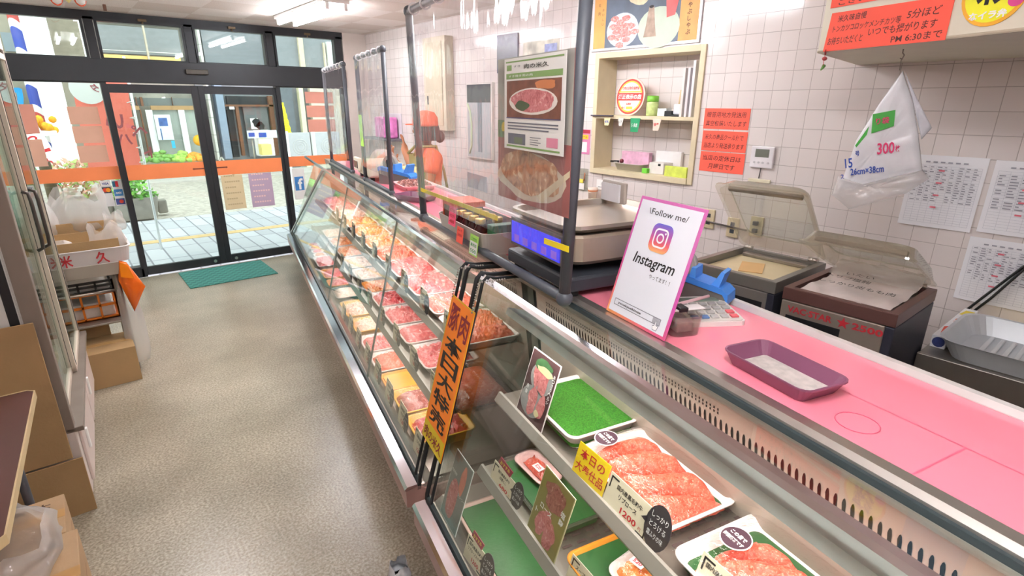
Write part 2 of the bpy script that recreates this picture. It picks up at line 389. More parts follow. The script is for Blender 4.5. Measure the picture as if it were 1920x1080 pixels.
MB().box(1.142, 1.341, Y0-.062, Y0-.03, 1.991, 2.037, .006).obj('door_sensor', P('bronze_plastic', '#4a443b', .4))
o = bpy.data.objects['door_sensor']; tag(o, 'flat bronze door sensor on the black header above the sliding doors', 'sensor')
# floor mat
m, N, L, bs = nodes_of('green_mat')
tc = N.new('ShaderNodeTexCoord'); ck = N.new('ShaderNodeTexChecker'); ck.inputs['Scale'].default_value = 22
ck.inputs[1].default_value = lin('#2c6a62'); ck.inputs[2].default_value = lin('#3f8278'); L.new(tc.outputs['Object'], ck.inputs[0])
L.new(ck.outputs[0], bs.inputs['Base Color']); bs.inputs['Roughness'].default_value = .9
bp = N.new('ShaderNodeBump'); bp.inputs['Strength'].default_value = .6; L.new(ck.outputs['Fac'], bp.inputs['Height']); L.new(bp.outputs['Normal'], bs.inputs['Normal'])
a, b2, c, d = onZ(337,514,0), onZ(488,487.5,0), onZ(519,511.7,0), onZ(357,544,0)
x0, x1 = (a.x+d.x)/2, (b2.x+c.x)/2; y1, y0 = (a.y+b2.y)/2, (c.y+d.y)/2
mo = MB().box(x0, x1, y0, y1, 0, .009, .003).obj('door_mat', m); tag(mo, 'green woven door mat on the floor before the sliding doors', 'doormat')
# papers and stickers on the glass
backp = P('tan_paper_back', '#e6b8a0', .8, var=.03); backp2 = P('pink_paper_back', '#e6a592', .8, var=.03)
for k, (z1, z0) in enumerate(((1.681, 1.525), (1.508, 1.355), (1.331, 1.175))):
    x0 = .143+.002*k
    o = MB().box(x0, .371, YD+.008, YD+.0105, z0, z1).obj('paper_notice', backp)
    tag(o, ['top', 'middle', 'lowest'][k] + ' tan paper notice taped on the fixed pane beside the doors', 'notice', 'tan notices on the fixed pane')
b = None
for k, (z1, z0) in enumerate(((1.85, 1.725), (1.70, 1.57), (1.545, 1.405))):
    o = MB().box(2.333, 2.66, YD+.008, YD+.0105, z0, z1).obj('paper_notice', backp2)
    tag(o, ['top', 'middle', 'lowest'][k] + ' pinkish paper notice on the pane behind the far end of the counter', 'notice', 'pinkish notices by the counter')
for k, (z1, z0, c) in enumerate(((1.7, 1.45, backp2), (1.4, 1.16, backp))):
    o = MB().box(-.32, -.09, YD+.008, YD+.0105, z0, z1).obj('paper_notice', c)
    tag(o, ['upper', 'lower'][k] + ' pink brown notice on the pane behind the glass cabinet', 'notice', 'notices behind the cabinet')
for nm, x0, x1, c, c2, lb in (('paper_sheet', 1.315, 1.53, '#e6d4ac', '#c9b48a', 'tan paper sheet with pale rows of writing on the door pane'),
                              ('paper_sheet', 1.594, 1.838, '#c4aec6', '#f2d4d0', 'purple paper sheet with pale rows of writing on the door pane')):
    o = MB().box(x0, x1, YD-.0185, YD-.0165, .60, .976).obj(nm, P('sheet'+c, c, .8, var=.03)); tag(o, lb, 'notice')
    b = MB()
    for q in range(6):
        zz = .97-.062*q
        for j in range(7 if q % 2 else 5):
            xx = x0+.03+j*(x1-x0-.06)/7
            b.rect(xx, xx+.018, zz-.012, zz+.004, YD-.019)
    b.obj('lettering', P('sheet_ink'+c, c2, .8, var=0), o)
o = thing('sticker', 'white square sticker with a blue letter f mark on the glass by the case', 'sticker', (2.152, YD+.0105, .815))
MB().box(-.07, .07, -.003, 0, -.18, .18).obj('backing', white, o)
MB().box(-.052, .052, -.0042, -.003, -.075, .085, .001).obj('emblem', P('social_blue', '#3b7fc4', .5), o)
MB().text('f', .012, .0, .13, y=-.0046, bold=.03).obj('lettering', white_ink, o)
for k, x0 in enumerate((.262, .352)):
    o = thing('card_sticker', ['sticker strip with a blue payment word and two overlapping discs', 'sticker strip with three small card marks beside the door frame'][k]+' on the fixed pane', 'sticker', (x0+.035, YD+.0105, .872), 0, 'payment stickers on the pane')
    MB().box(-.04, .04, -.003, 0, -.125, .125).obj('backing', P('sticker_grey', '#dfe0e2', .6), o)
    if k == 0:
        MB().rect(-.036, .036, .075, .118, -.0036).obj('mark_white', white, o)
        MB().text('VISA', 0, .097, .022, .056, -.004, .03).obj('lettering', P('visa_blue', '#25408f', .5), o)
        MB().rect(-.036, .036, .005, .065, -.0036).obj('mark_dark', P('mark_navy', '#3a3a44', .5), o)
        MB().ell(-.012, .035, .02, .02, -.004).obj('disc_red', P('mc_red', '#d8402c', .5), o); MB().ell(.012, .035, .02, .02, -.0044).obj('disc_orange', P('mc_or', '#f0a030', .5), o)
    else:
        MB().rect(-.036, .012, .06, .115, -.0036).obj('mark_green', P('jcb', '#2f6f8c', .5), o); MB().rect(-.012, .012, .06, .115, -.004).obj('mark_red', red_ink, o)
        MB().rect(-.036, .036, -.03, .035, -.0036).obj('mark_blue', P('amex', '#3d87c4', .5), o); MB().text('AMEX', 0, 0, .02, .05, -.004, .03).obj('lettering', white_ink, o)
        MB().rect(-.036, .036, -.115, -.055, -.0036).obj('mark_navy', P('navy_mark', '#3c4a8a', .5), o); MB().ell(.008, -.085, .018, .018, -.004).obj('disc_red', P('mc_red', '#d8402c', .5), o)
# ceiling lights (twin-tube battens) and the hanging ornaments
m_tube = P('lit_tube', '#fbfbff', .3, var=0, emit=TUBE_GLOW)
m_hous = P('white_enamel', '#f2f0ee', .4, var=.02)
def batten(x, y0, y1, label):
    t = thing('ceiling_light', label, 'ceiling light', (x, (y0+y1)/2, ZC), 0, 'twin tube ceiling lights'); h = (y1-y0)/2
    MB().box(-.11, .11, -h, h, -.028, 0, .006).obj('housing', m_hous, t)
    for s in (-1, 1):
        MB().cyl((s*.075, -h+.03, -.062), (s*.075, h-.03, -.062), .016, 10).obj('tube', m_tube, t)
        [MB().box(s*.075-.014, s*.075+.014, e*(h-.03), e*(h-.005), -.078, -.02, .003).obj('socket', white, t) for e in (-1, 1)]
batten(1.93, 4.55, 5.78, 'twin tube ceiling light nearest the street doors, at the top of the picture')
for x, y0, lb in ((1.93, 2.0, 'second twin tube ceiling light back from the doors'),
                  (.35, 3.6, 'added twin tube ceiling light, out of view, brightening the walkway before the doors'), (.35, -.5, 'twin tube ceiling light above the walkway, behind the viewer')):  # walkway light is added out of view to brighten floor and steel table
    batten(x, y0, y0+1.24, lb)
for k, (px, py) in enumerate(((106, 2), (151, 4))):
    p = onY(px, py, 6.0); o = thing('hanging_ornament', ['white oval ceiling ornament with orange rim, the one over the pane', 'white oval ceiling ornament with red rim beside the yellow pendant'][k], 'ornament', (p.x, 6.0, p.z+.03), .3, 'ornaments under the ceiling')
    MB().lathe([(.002, -.055), (.03, -.04), (.038, 0), (.03, .04), (.004, .055)], n=14).obj('bulb', white, o)
    MB().tube([(.04*math.sin(t), 0, .058*math.cos(t)) for t in [2*PI*j/20 for j in range(20)]], .006, 6, True).obj('rim', P('coral_rim', '#e2603a', .5), o)
    MB().cyl((0, 0, .055), (0, 0, ZC-p.z-.03), .0015, 5).obj('string', white, o)
p = onY(128, 1, 6.0); o = thing('hanging_ornament', 'small yellow pendant ornament between two white ovals', 'ornament', (p.x, 6.0, p.z+.01), 0, 'ornaments under the ceiling')
MB().lathe([(.001, -.03), (.03, .005), (.035, .03), (.004, .045)], n=6).obj('pendant', P('pale_yellow', '#efe39a', .5), o); MB().cyl((0, 0, .04), (0, 0, ZC-p.z-.01), .0015, 5).obj('string', white, o)
p = onY(195, 8, 6.1); o = MB().box(-.012, .012, -.01, .01, -.05, ZC-p.z, .003).obj('ceiling_hook', P('rust_brown', '#6b4a38', .5)); tag(o, 'brown hook bar hanging from the ceiling boards', 'hook', None, None, (p.x, 6.1, p.z))

# ---------------------------------------------------------------- the street outside
YF = 17.0
m_pave = tile_mat('sidewalk_paver', (.2, .62), '#b4b2b8', '#85828a', .85, axis='XY', gw=.018, var=.16)
m_road = P('cobbled_road', '#b8aea4', .9, var=.22, vs=14, bump=.4, bs=30)
m_road2 = P('far_sidewalk', '#c4bcb6', .85, var=.1, vs=8)
m_strip = P('tan_paving_strip', '#c9a877', .8, var=.1)
struct(MB().box(-8, 16, YD-.06, 10.2, -.13, -.05).obj('sidewalk_1', m_pave))
struct(MB().box(-12, 22, 10.2, 15.2, -.2, -.10).obj('road_1', m_road))
struct(MB().box(-14, 26, 15.2, YF+.4, -.2, -.06).obj('sidewalk_2', m_road2))
struct(MB().box(-8, 16, 8.42, 8.60, -.1, -.046).obj('trim_3', m_strip))
struct(MB().box(XL-.3, XW+.5, YD+.06, YD+.10, -.2, -.04).obj('trim_4', P('sill_stone', '#c8c4c0', .6)))
def fr(mb, pa, pb, dep=.1, Y=YF, out=0):
    a, c = onY(*pa, Y-out), onY(*pb, Y-out); mb.box(a.x, c.x, Y-out, Y-out+dep, c.z, a.z); return mb
ga = P('grey_facade', '#8d8f92', .8, var=.06); gb = P('cream_facade', '#a39a8a', .8, var=.05); wd = P('brown_wood_frame', '#7c5138', .6, var=.1); wd2 = P('tan_wood_frame', '#b08a5f', .6, var=.08)
wg = P('shop_glass', '#6d716f', .15, var=.15, vs=2); wgl = P('pale_shop_glass', '#a9b0aa', .2, var=.15, vs=2); dk = P('dark_doorway', '#26272a', .6, var=.1); bluegrey = P('blue_grey_pier', '#8e9bb0', .7, var=.05)
wt = tile_mat('white_pier_tile', (.3, .45), '#d9d6d0', '#a9a6a2', .4, axis='XZ', gw=.03)
far = P('far_white', '#f1f2f2', .6, var=.02)
# shop facing, seen through the left leaf
B = thing('building', 'wood framed shop across the street, seen through the left sliding door', 'building', (0, 0, 0))
xs = onY(226, 250, YF).x; xe = onY(386, 250, YF).x
MB().box(xs-.25, xe, YF+.5, YF+1, -.1, 9).obj('wall', P('shop_inside', '#a09a90', .8, var=.2, vs=3), B)
MB().box(xs-.2, xe, YF-.15, YF, 4.15, 4.6).obj('fascia', far, B)
fr(MB(), (228, 183), (385, 199), .1, YF+.1).obj('transom_glass', wg, B)
fr(fr(MB(), (230, 198), (262, 206), .12), (282, 198), (386, 206), .12).obj('beam', wd2, B)
b = MB()
for x0, x1 in ((262, 270), (255, 257), (322, 325)): fr(b, (x0, 182), (x1, 199), .12)
fr(b, (264, 205), (282, 304), .12); b.obj('post', wd, B)
b = MB()
for x0 in (285, 345): fr(b, (x0, 206), (x0+6, 300), .1)
b.obj('mullion', far, B)
fr(MB(), (232, 206), (264, 300), .05, YF+.12).obj('shop_window', wg, B); fr(MB(), (282, 206), (386, 300), .05, YF+.12).obj('shop_window', wgl, B)
fr(MB(), (225, 296), (386, 306), .5, YF, .2).obj('sill', P('stone_sill', '#b5a898', .8), B)
a = onY(281, 196, YF+.2); c = onY(311, 184, YF+.2)
MB().cyl((a.x, YF+.3, a.z), (c.x, YF+.3, c.z), .035, 8).obj('strip_lamp', P('lit_strip', '#ffffff', .4, emit=3), B)
# upper storeys seen in the transoms
fr(fr(MB(), (182, 45), (342, 106), .2, YF), (182, 20), (342, 46), .2, YF).obj('upper_wall', ga, B)
fr(MB(), (190, 92), (340, 101), .1, YF, .25).obj('ledge', far, B); fr(MB(), (190, 101), (340, 118), .1, YF, .3).obj('sign_band', P('ochre_sign_band', '#f0c77c', .7), B)
b = MB(); fr(b, (268, 40), (280, 120), .1, YF, .4); b.obj('pipe', P('pale_post', '#c5b6a4', .7), B)
# right-hand building: tiled pier, blue pier, dark door
B = thing('building', 'grey building across the street with a tall dark doorway and tiled pier', 'building')
xs = onY(386, 250, YF).x; xe = onY(525, 250, YF).x
MB().box(xs, xe+9, YF+.3, YF+1, -.1, 9).obj('wall', ga, B)
fr(MB(), (384, 120), (409, 300), .5, YF, .1).obj('tiled_pier', wt, B); fr(MB(), (409, 120), (423, 298), .45, YF, .05).obj('pier', bluegrey, B)
fr(MB(), (424, 180), (513, 197), .1, YF+.15).obj('transom_glass', dk, B); fr(fr(fr(MB(), (421, 196), (520, 200), .14), (447, 200), (455, 292), .14), (510, 180), (517, 292), .14).obj('door_frame', wd, B)
fr(MB(), (425, 206), (450, 294), .08, YF+.15).obj('dark_door', dk, B); fr(MB(), (430, 200), (440, 205), .05, YF, .02).obj('door_sign', far, B)
fr(MB(), (455, 200), (512, 292), .06, YF+.12).obj('shutter', P('grey_shutter', '#77797b', .7, var=.05), B)
fr(MB(), (373, 40), (500, 122), .2, YF).obj('upper_wall', P('upper_grey', '#83868c', .8, var=.05), B)
fr(MB(), (366, 40), (384, 122), .3, YF, .1).obj('upper_pier', wt, B)
B = thing('building', 'grey glazed building with a cream corner post behind the pinkish notices', 'building')
b = MB(); fr(b, (523, 163), (566, 330), .2, YF-.4); b.obj('wall', P('slate_wall', '#5f666e', .5, var=.12), B)
b = MB(); fr(b, (566, 150), (578, 330), .2, YF-.5); b.obj('post', P('cream_post', '#e6dcb8', .7), B)
b = MB(); fr(b, (578, 140), (660, 330), .2, YF-.45); b.obj('panel', P('tan_panel', '#cfc3b4', .7, var=.05), B)
b = MB(); fr(b, (515, 60), (640, 130), .2, YF-.4); b.obj('upper_wall', P('upper_grey2', '#8a8d92', .8, var=.05), B)
b = MB(); fr(b, (557, 60), (573, 126), .2, YF-.5); fr(b, (606, 80), (613, 126), .2, YF-.5); b.obj('upper_post', P('sand_post', '#d9c9ae', .7), B)
b = MB(); fr(b, (613, 78), (626, 128), .2, YF-.55); b.obj('white_column', far, B)
# left building with the barber pole
B = thing('building', 'pale arcade building with a dark recess behind the barber pole', 'building')
xs = onY(-60, 250, YF).x; xe = onY(128, 250, YF).x
MB().box(xs-6, xe+.6, YF+.2, YF+1, -.1, 9).obj('wall', gb, B)
fr(MB(), (16, 190), (47, 235), .1, YF+.12).obj('shutter', P('brown_shutter', '#7d786f', .7, var=.1), B)
fr(MB(), (5, 235), (57, 320), .1, YF+.12).obj('recess', P('grey_recess', '#a19c98', .7, var=.1), B)
fr(MB(), (66, 150), (95, 312), .1, YF, .05).obj('pale_pier', P('ice_pier', '#8b96a6', .7, var=.06), B); fr(MB(), (87, 285), (113, 318), .3, YF, .2).obj('plinth', P('tan_plinth', '#b58f5e', .8, var=.08), B)
fr(MB(), (0, 60), (62, 98), .2, YF, .05).obj('upper_wall', P('ice_wall', '#8f9aa2', .7, var=.08), B)
fr(MB(), (80, 35), (160, 106), .2, YF).obj('upper_wall', P('beige_upper', '#968c7c', .8, var=.12), B)
MB().text('カ', onY(18, 178, YF).x, onY(18, 178, YF).z, .5, y=YF-.06, bold=.06).obj('lettering', P('sky_blue_sign', '#2a9be0', .5), B)
a = onY(115, 250, YF-1.2); o = MB().box(a.x-.215, a.x+.215, YF-1.45, YF-1.0, -.1, 7.5, .04).obj('arcade_column', P('bright_white_column', '#ffffff', .6, var=.01)); tag(o, 'broad white arcade column beside the barber pole', 'column')
B = thing('barber_pole', 'striped red white and blue barber pole on the far pavement', 'barber pole', (onY(88, 250, YF-.6).x, YF-.6, -.06))
m, N, L, bs = nodes_of('barber_stripes')
tc = N.new('ShaderNodeTexCoord'); wv = N.new('ShaderNodeTexWave'); wv.wave_type = 'BANDS'; wv.bands_direction = 'DIAGONAL'; wv.inputs['Scale'].default_value = .55
L.new(tc.outputs['Object'], wv.inputs['Vector']); r = ramp(N, [(0, '#c8504a'), (.3, '#f6f2f2'), (.55, '#f6f2f2'), (.72, '#3a4fb0')]); r.color_ramp.interpolation = 'CONSTANT'
L.new(wv.outputs['Fac'], r.inputs['Fac']); L.new(r.outputs[0], bs.inputs['Base Color'])
MB().cyl((0, 0, .5), (0, 0, 3.9), .16, 18).obj('stripes', m, B); MB().cyl((0, 0, 0), (0, 0, .5), .19, 18).obj('base', steel_d, B); MB().lathe([(.19, 3.9), (.19, 4.0), (.1, 4.15), (.01, 4.2)], n=18).obj('cap', steel_d, B)
def board(nm, lb, cat, pa, pb, Y, mat, dep=.04, group=None):
    a, c = onY(*pa, Y), onY(*pb, Y); o = MB().box(a.x, c.x, Y, Y+dep, c.z, a.z, .005).obj(nm, mat); tag(o, lb, cat, group); return o, a, c
o, a, c = board('street_sign', 'blue street board standing above the green easel board', 'sign', (30, 226), (48, 247), 14.2, P('royal_blue', '#3a55b8', .6)); MB().rect(a.x+.04, c.x-.04, c.z+.1, c.z+.13, 14.195).rect(a.x+.04, c.x-.04, c.z+.18, c.z+.2, 14.195).obj('lettering', white_ink, o)
MB().cyl(((a.x+c.x)/2, 14.23, -.06), ((a.x+c.x)/2, 14.23, c.z), .02).obj('post', steel_d, o)
o, a, c = board('easel_sign', 'green and white easel board on orange legs across the street', 'sign', (38, 249), (58, 284), 13.6, white); MB().rect(a.x, c.x, a.z-.2, a.z, 13.595).obj('heading', P('mint_green', '#35a876', .6), o)
b = MB()
for s in (-1, 1): b.cyl(((a.x+c.x)/2+s*.05, 13.62, c.z+.02), ((a.x+c.x)/2+s*.16, 13.62, -.1), .022)
b.obj('leg', P('orange_wood', '#d98a3a', .6), o)
p0 = onZ(80, 320, -.1); o = thing('standing_banner', 'leaning white banner with red writing and a green edge across the street', 'banner', (onY(72, 280, 13.2).x, 13.2, onY(72, 280, 13.2).z), (0, -.28, 0))
MB().box(-.19, .19, -.012, .012, -.62, .55).obj('sheet', white, o); MB().box(-.22, -.19, -.015, .015, -.62, .55).obj('green_edge', P('leaf_green', '#27a85a', .5), o)
MB().text('ら', 0, .22, .2, y=-.014, bold=.03).text('ー', 0, -.05, .06, y=-.014, bold=.03).text('め', 0, -.28, .2, y=-.014, bold=.03).obj('lettering', red_ink, o); MB().cyl((.0, .0, -.6), (-.12, .0, -1.25), .012).cyl((-.2, .0, .5), (-.2, .0, -1.2), .014).obj('pole', P('leaf_green', '#27a85a', .5), o)
o = thing('flower_stand', 'round bunch of yellow flowers on a white stand by the barber pole', 'flowers', (onY(78, 236, 15).x, 15, onY(78, 236, 15).z))
b = MB()
for k in range(26): b.ball((random.uniform(-.2, .2), random.uniform(-.12, .12), random.uniform(-.1, .16)), .07, 6, 4)
b.obj('blossom', P('flower_yellow', '#f0a818', .7, var=.2, vs=20), o); MB().box(-.22, .22, -.12, .12, -.2, -.09, .02).obj('pot', far, o); MB().cyl((0, 0, -.2), (0, 0, -1.95), .03).obj('stem', far, o)
# tall red banner standing just outside
bx = P('banner_red', '#ff8876', .75, var=.03, trans=.3)
pT = onY(140, 152, 8.0); pB = onY(252, 312, 8.0)
o = thing('vertical_banner', 'tall red banner on a white pole just outside the shopfront', 'banner', (0, 8.0, 0))
xl = onY(127, 152, 8.0).x; xr = onY(238, 182, 8.0).x; zt = onY(150, 120, 8.0).z; zb = onY(230, 320, 8.0).z
MB().grid(8, 16, lambda u, v: (xl+(xr-xl)*u+.03*v, .02*math.sin(u*7+v*4), zb+(zt-zb)*v)).obj('cloth', bx, o)
MB().cyl((xr+.03, 0, -.05), (xr+.05, 0, zt+.1), .014).obj('pole', far, o)
b = MB()
for k in range(9): z = zt-.06-k*.17; b.tube([(xr-.01, 0, z), (xr+.03, -.02, z+.01), (xr+.05, 0, z), (xr+.03, .02, z-.01)], .006, 5, True)
b.obj('loop', white, o)
q = onY(165, 165, 7.95); MB().ell(q.x, q.z, .17, .17, -.035).obj('emblem', white, o)
b = MB(); b.text('い', xl+.34, q.z-.36, .16, y=-.04, bold=.02, mirror=True); b.text('ハ', xl+.40, q.z-.56, .12, y=-.04, bold=.02, mirror=True); b.text('夕', q.x+.06, q.z, .09, y=-.04, bold=.02, mirror=True); b.text('ペ', xl+.56, zb+.45, .13, y=-.04, mirror=True, bold=.02).text('ト', xl+.60, zb+.20, .13, y=-.04, mirror=True, bold=.02)
b.obj('lettering', P('banner_ink', '#b05a62', .7), o)
# produce and posters in front of the wood framed shop
o, a, c = board('blue_poster', 'blue and white poster in the window of the wood framed shop', 'poster', (288, 215), (327, 262), YF-.1, P('poster_pale', '#dfe6ea', .6))
MB().rect(a.x+.08, c.x-.08, a.z-.28, a.z-.08, YF-.105).rect(a.x+.08, c.x-.25, a.z-.62, a.z-.34, YF-.105).obj('picture', P('poster_blue', '#4a68a8', .6, var=.3, vs=6), o)
o, a, c = board('blue_disc', 'round turquoise sign in the shop window above the produce', 'sign', (321, 264), (330, 278), YF-.3, P('turquoise', '#3fb4e0', .5), .04)
for k, (px, py, cl, w, lb) in enumerate(((302, 297, '#7fae5a', .42, 'green leafy heap on the shop ledge, the one nearest the post'), (346, 296, '#a9cf62', .36, 'pale green leafy heap on the shop ledge beside the orange one'), (366, 295, '#f2a03a', .24, 'orange heap of produce at the end of the shop ledge'))):
    p = onY(px, py, YF-.5); b = MB()
    for q in range(34):
        t = random.random()*2*PI; rr_ = random.random()**.5; b.ball((w*rr_*math.cos(t), .16*rr_*math.sin(t), .22*(1-rr_)*random.uniform(.6, 1.1)), .07, 6, 4, (1.3, 1, .8))
    o = b.obj('produce_heap', P('heap'+cl, cl, .7, var=.25, vs=9)); tag(o, lb, 'produce', 'heaps of produce on the ledge', 'stuff', (p.x, YF-.5, p.z-.05))
p = onY(373, 263, YF-.4); o = MB().ball((0, 0, 0), .14, 12, 8).obj('yellow_lantern', P('lantern_yellow', '#f2b01e', .5)); tag(o, 'small yellow round lantern beside the door frame across the street', 'lantern', None, None, (p.x, YF-.4, p.z))
# street furniture on the right
o, a, c = board('white_poster', 'white poster with dark drawings on the grey shutter', 'poster', (469, 222), (486, 242), YF-.1, white); MB().blob(a.x+.25, a.z-.2, .12, .1, YF-.106).blob(a.x+.15, c.z+.18, .1, .12, YF-.106, seed=3).obj('drawing', ink, o)
o = thing('display_table', 'white display table hung with pale sheets before the grey shutter', 'table', (0, 0, 0))
a, c = onY(482, 245, 15.6), onY(517, 292, 15.6)
MB().box(a.x, c.x, 15.6, 16.0, c.z, a.z, .02).obj('cover', P('pale_cover', '#f3f0ee', .7, var=.05), o); fr(MB(), (463, 245), (520, 258), .03, 15.55).obj('sheet', P('bluewhite', '#dfe2f2', .7, var=.12, vs=6), o)
fr(fr(MB(), (466, 249), (478, 256), .01, 15.53), (485, 249), (500, 257), .01, 15.53).obj('picture', blue_ink, o)
a = onY(472, 258, 15.6); MB().cyl((a.x, 15.6, a.z), (a.x, 15.6, -.06), .02).obj('leg', steel_d, o); fr(MB(), (490, 271), (511, 290), .3, 15.3).obj('yellow_chair', P('pale_yellow_chair', '#f0dc84', .6), o)
p = onY(415, 298, 15.0); b = MB()
for s in (-1, 1): b.cyl((s*.28, 0, 0), (0, 0, .55), .03)
b.box(-.2, .2, -.03, .03, .2, .26); o = b.obj('barricade', steel_d); tag(o, 'small grey trestle standing at the tiled pier', 'trestle', None, None, (p.x, 15, -.08))
o = thing('yellow_banner', 'yellow banner twisted round its white pole across the street', 'banner', (onY(537, 240, 13.5).x, 13.5, -.06))
zt = onY(530, 192, 13.5).z+.06; zb = onY(543, 249, 13.5).z+.06
MB().cyl((0, 0, 0), (-.07, 0, zt+.05), .015).obj('pole', far, o)
MB().loft([[(-.05*v+(.09*(1-v*.3)+.02)*math.cos(t+v*5)-.03*(v), .07*math.sin(t+v*5), zb+(zt-zb)*v) for t in [2*PI*j/6 for j in range(6)]] for v in [j/12 for j in range(13)]]).obj('cloth', P('bright_yellow_cloth', '#f4e21c', .7, var=.08), o)
for k, (pa, pb, lb) in enumerate((((540, 249), (585, 292), 'pale grey street railing panel with a round pattern, beside the yellow banner'), ((590, 248), (640, 290), 'pale grey street railing panel behind the far end of the case'))):
    o, a, c = board('railing_panel', lb, 'railing', pa, pb, 12.4, P('railing_grey', '#bcbac0', .6, var=.06), .04, 'railing panels'); cx, cz = (a.x+c.x)/2, (a.z+c.z)/2
    b = MB()
    for r_ in (.16, .11, .06): b.tube([(cx+r_*math.cos(t), 12.395, cz-.05+r_*math.sin(t)) for t in [2*PI*j/18 for j in range(18)]], .006, 4, True)
    b.obj('ring_pattern', P('railing_light', '#d6d2d0', .6), o); MB().box(a.x-.08, a.x-.01, 12.36, 12.46, -.1, a.z+.03, .01).obj('post', far, o)
# planter and shrubs right outside the glass
leaf = P('leaf_mid', '#5f9440', .7, var=.3, vs=14); leafp = P('leaf_pinkish', '#d7a08a', .7, var=.3, vs=12); stone_m = P('planter_stone', '#8f8880', .85, var=.12, bump=.3, bs=30)
def shrub(nm, lb, p, w, h, mat, mat2=None, n=130, pot=True):
    o = thing(nm, lb, 'plant', p)
    for mt, sd in ((mat, 1), (mat2, 2)):
        if not mt: continue
        b = MB(); rnd = random.Random(sd*31+int(w*100))
        for k in range(n):
            t = rnd.random()*2*PI; q = rnd.random()**.6; z = rnd.random(); c = Vector((w*q*math.cos(t)*(1-.4*z), w*.6*q*math.sin(t), .3+h*z))
            d = Vector((rnd.uniform(-1, 1), rnd.uniform(-1, 1), rnd.uniform(-.3, 1))).normalized()*.075; s_ = d.orthogonal().normalized()*.03
            b.quad(c-d*.4, c+s_, c+d, c-s_)
        b.obj('foliage', mt, o)
    if pot: MB().loft([rr(w*1.5, w*1.0, .06, z=0), rr(w*1.8, w*1.2, .06, z=.34), rr(w*1.65, w*1.05, .05, z=.34), rr(w*1.6, w*1.0, .05, z=.28)]).obj('planter', stone_m, o)
    return o
pz = onZ(268, 408, -.05); shrub('green_shrub', 'leafy green shrub in a stone planter outside the door', (pz.x-.06, pz.y, -.05), .34, .42, leaf, P('leaf_bright', '#8cc45a', .7, var=.25, vs=14))
pz = onZ(165, 415, -.05); shrub('flowering_shrub', 'pink and green flowering shrub outside behind the bagged trays', (pz.x, pz.y+.2, -.05), .46, .62, leafp, P('leaf_olive', '#a8b46a', .7, var=.3, vs=12), 170)
pz = onY(112, 400, 8.3); o = thing('street_tree', 'dark tree trunk outside, wound with a thin wire', 'tree', (pz.x, 8.3, -.05)); MB().cyl((0, 0, 0), (-.02, 0, 1.12), .07, 10, .06).obj('trunk', P('tree_bark', '#5a4a34', .9, var=.25, bump=.5, bs=25), o)
MB().tube([(.08*math.cos(t*9), .08*math.sin(t*9), .1+t*.95) for t in [j/60 for j in range(61)]], .006, 4).obj('wire', black, o)
o = thing('planter_box', 'low grey concrete block beside the green shrub outside', 'block', onZ(306, 398, -.05)); MB().box(-.07, .07, -.1, .1, 0, .22, .02).obj('block', stone_m, o)
# ---------------------------------------------------------------- the two glass meat cases and the counter on them
ZT = 1.2                                  # counter top
def gw(z): return .45 + (z-.38)*(.66-.45)/(1.19-.38)      # front glass: w at height z
ZU, ZL, ZD = .85, .60, .395               # upper shelf, lower shelf, deck
shelf_m = P('shelf_steel', '#968f87', .35, .75, var=.06); rail_m = P('price_rail', '#9d9992', .35, .4, var=.04)
rose = P('rose_bumper', '#a8847c', .35, .35, var=.04); base_m = P('case_front_panel', '#b08d86', .4, .1, var=.04); dkw = P('case_dark_gasket', '#2b3638', .5, var=.05)
inner = P('case_inner_steel', '#a39a8f', .4, .15, var=.07, vs=3)
slot = P('louvre_dark', '#141112', .9, var=.05, spec=.1); lightbar_m = P('light_bar_cover', '#cbcac6', .35, .1, var=.03)
perf = P('perforated_deck', '#9b8f88', .4, .6, var=.05)
def glass_sheet(poly_in_wz, u0, u1, mat, par, name):     # thin sheet following a (w,z) line, facing the shop
    return MB().prof(poly_in_wz, u0, u1).obj(name, mat, par)
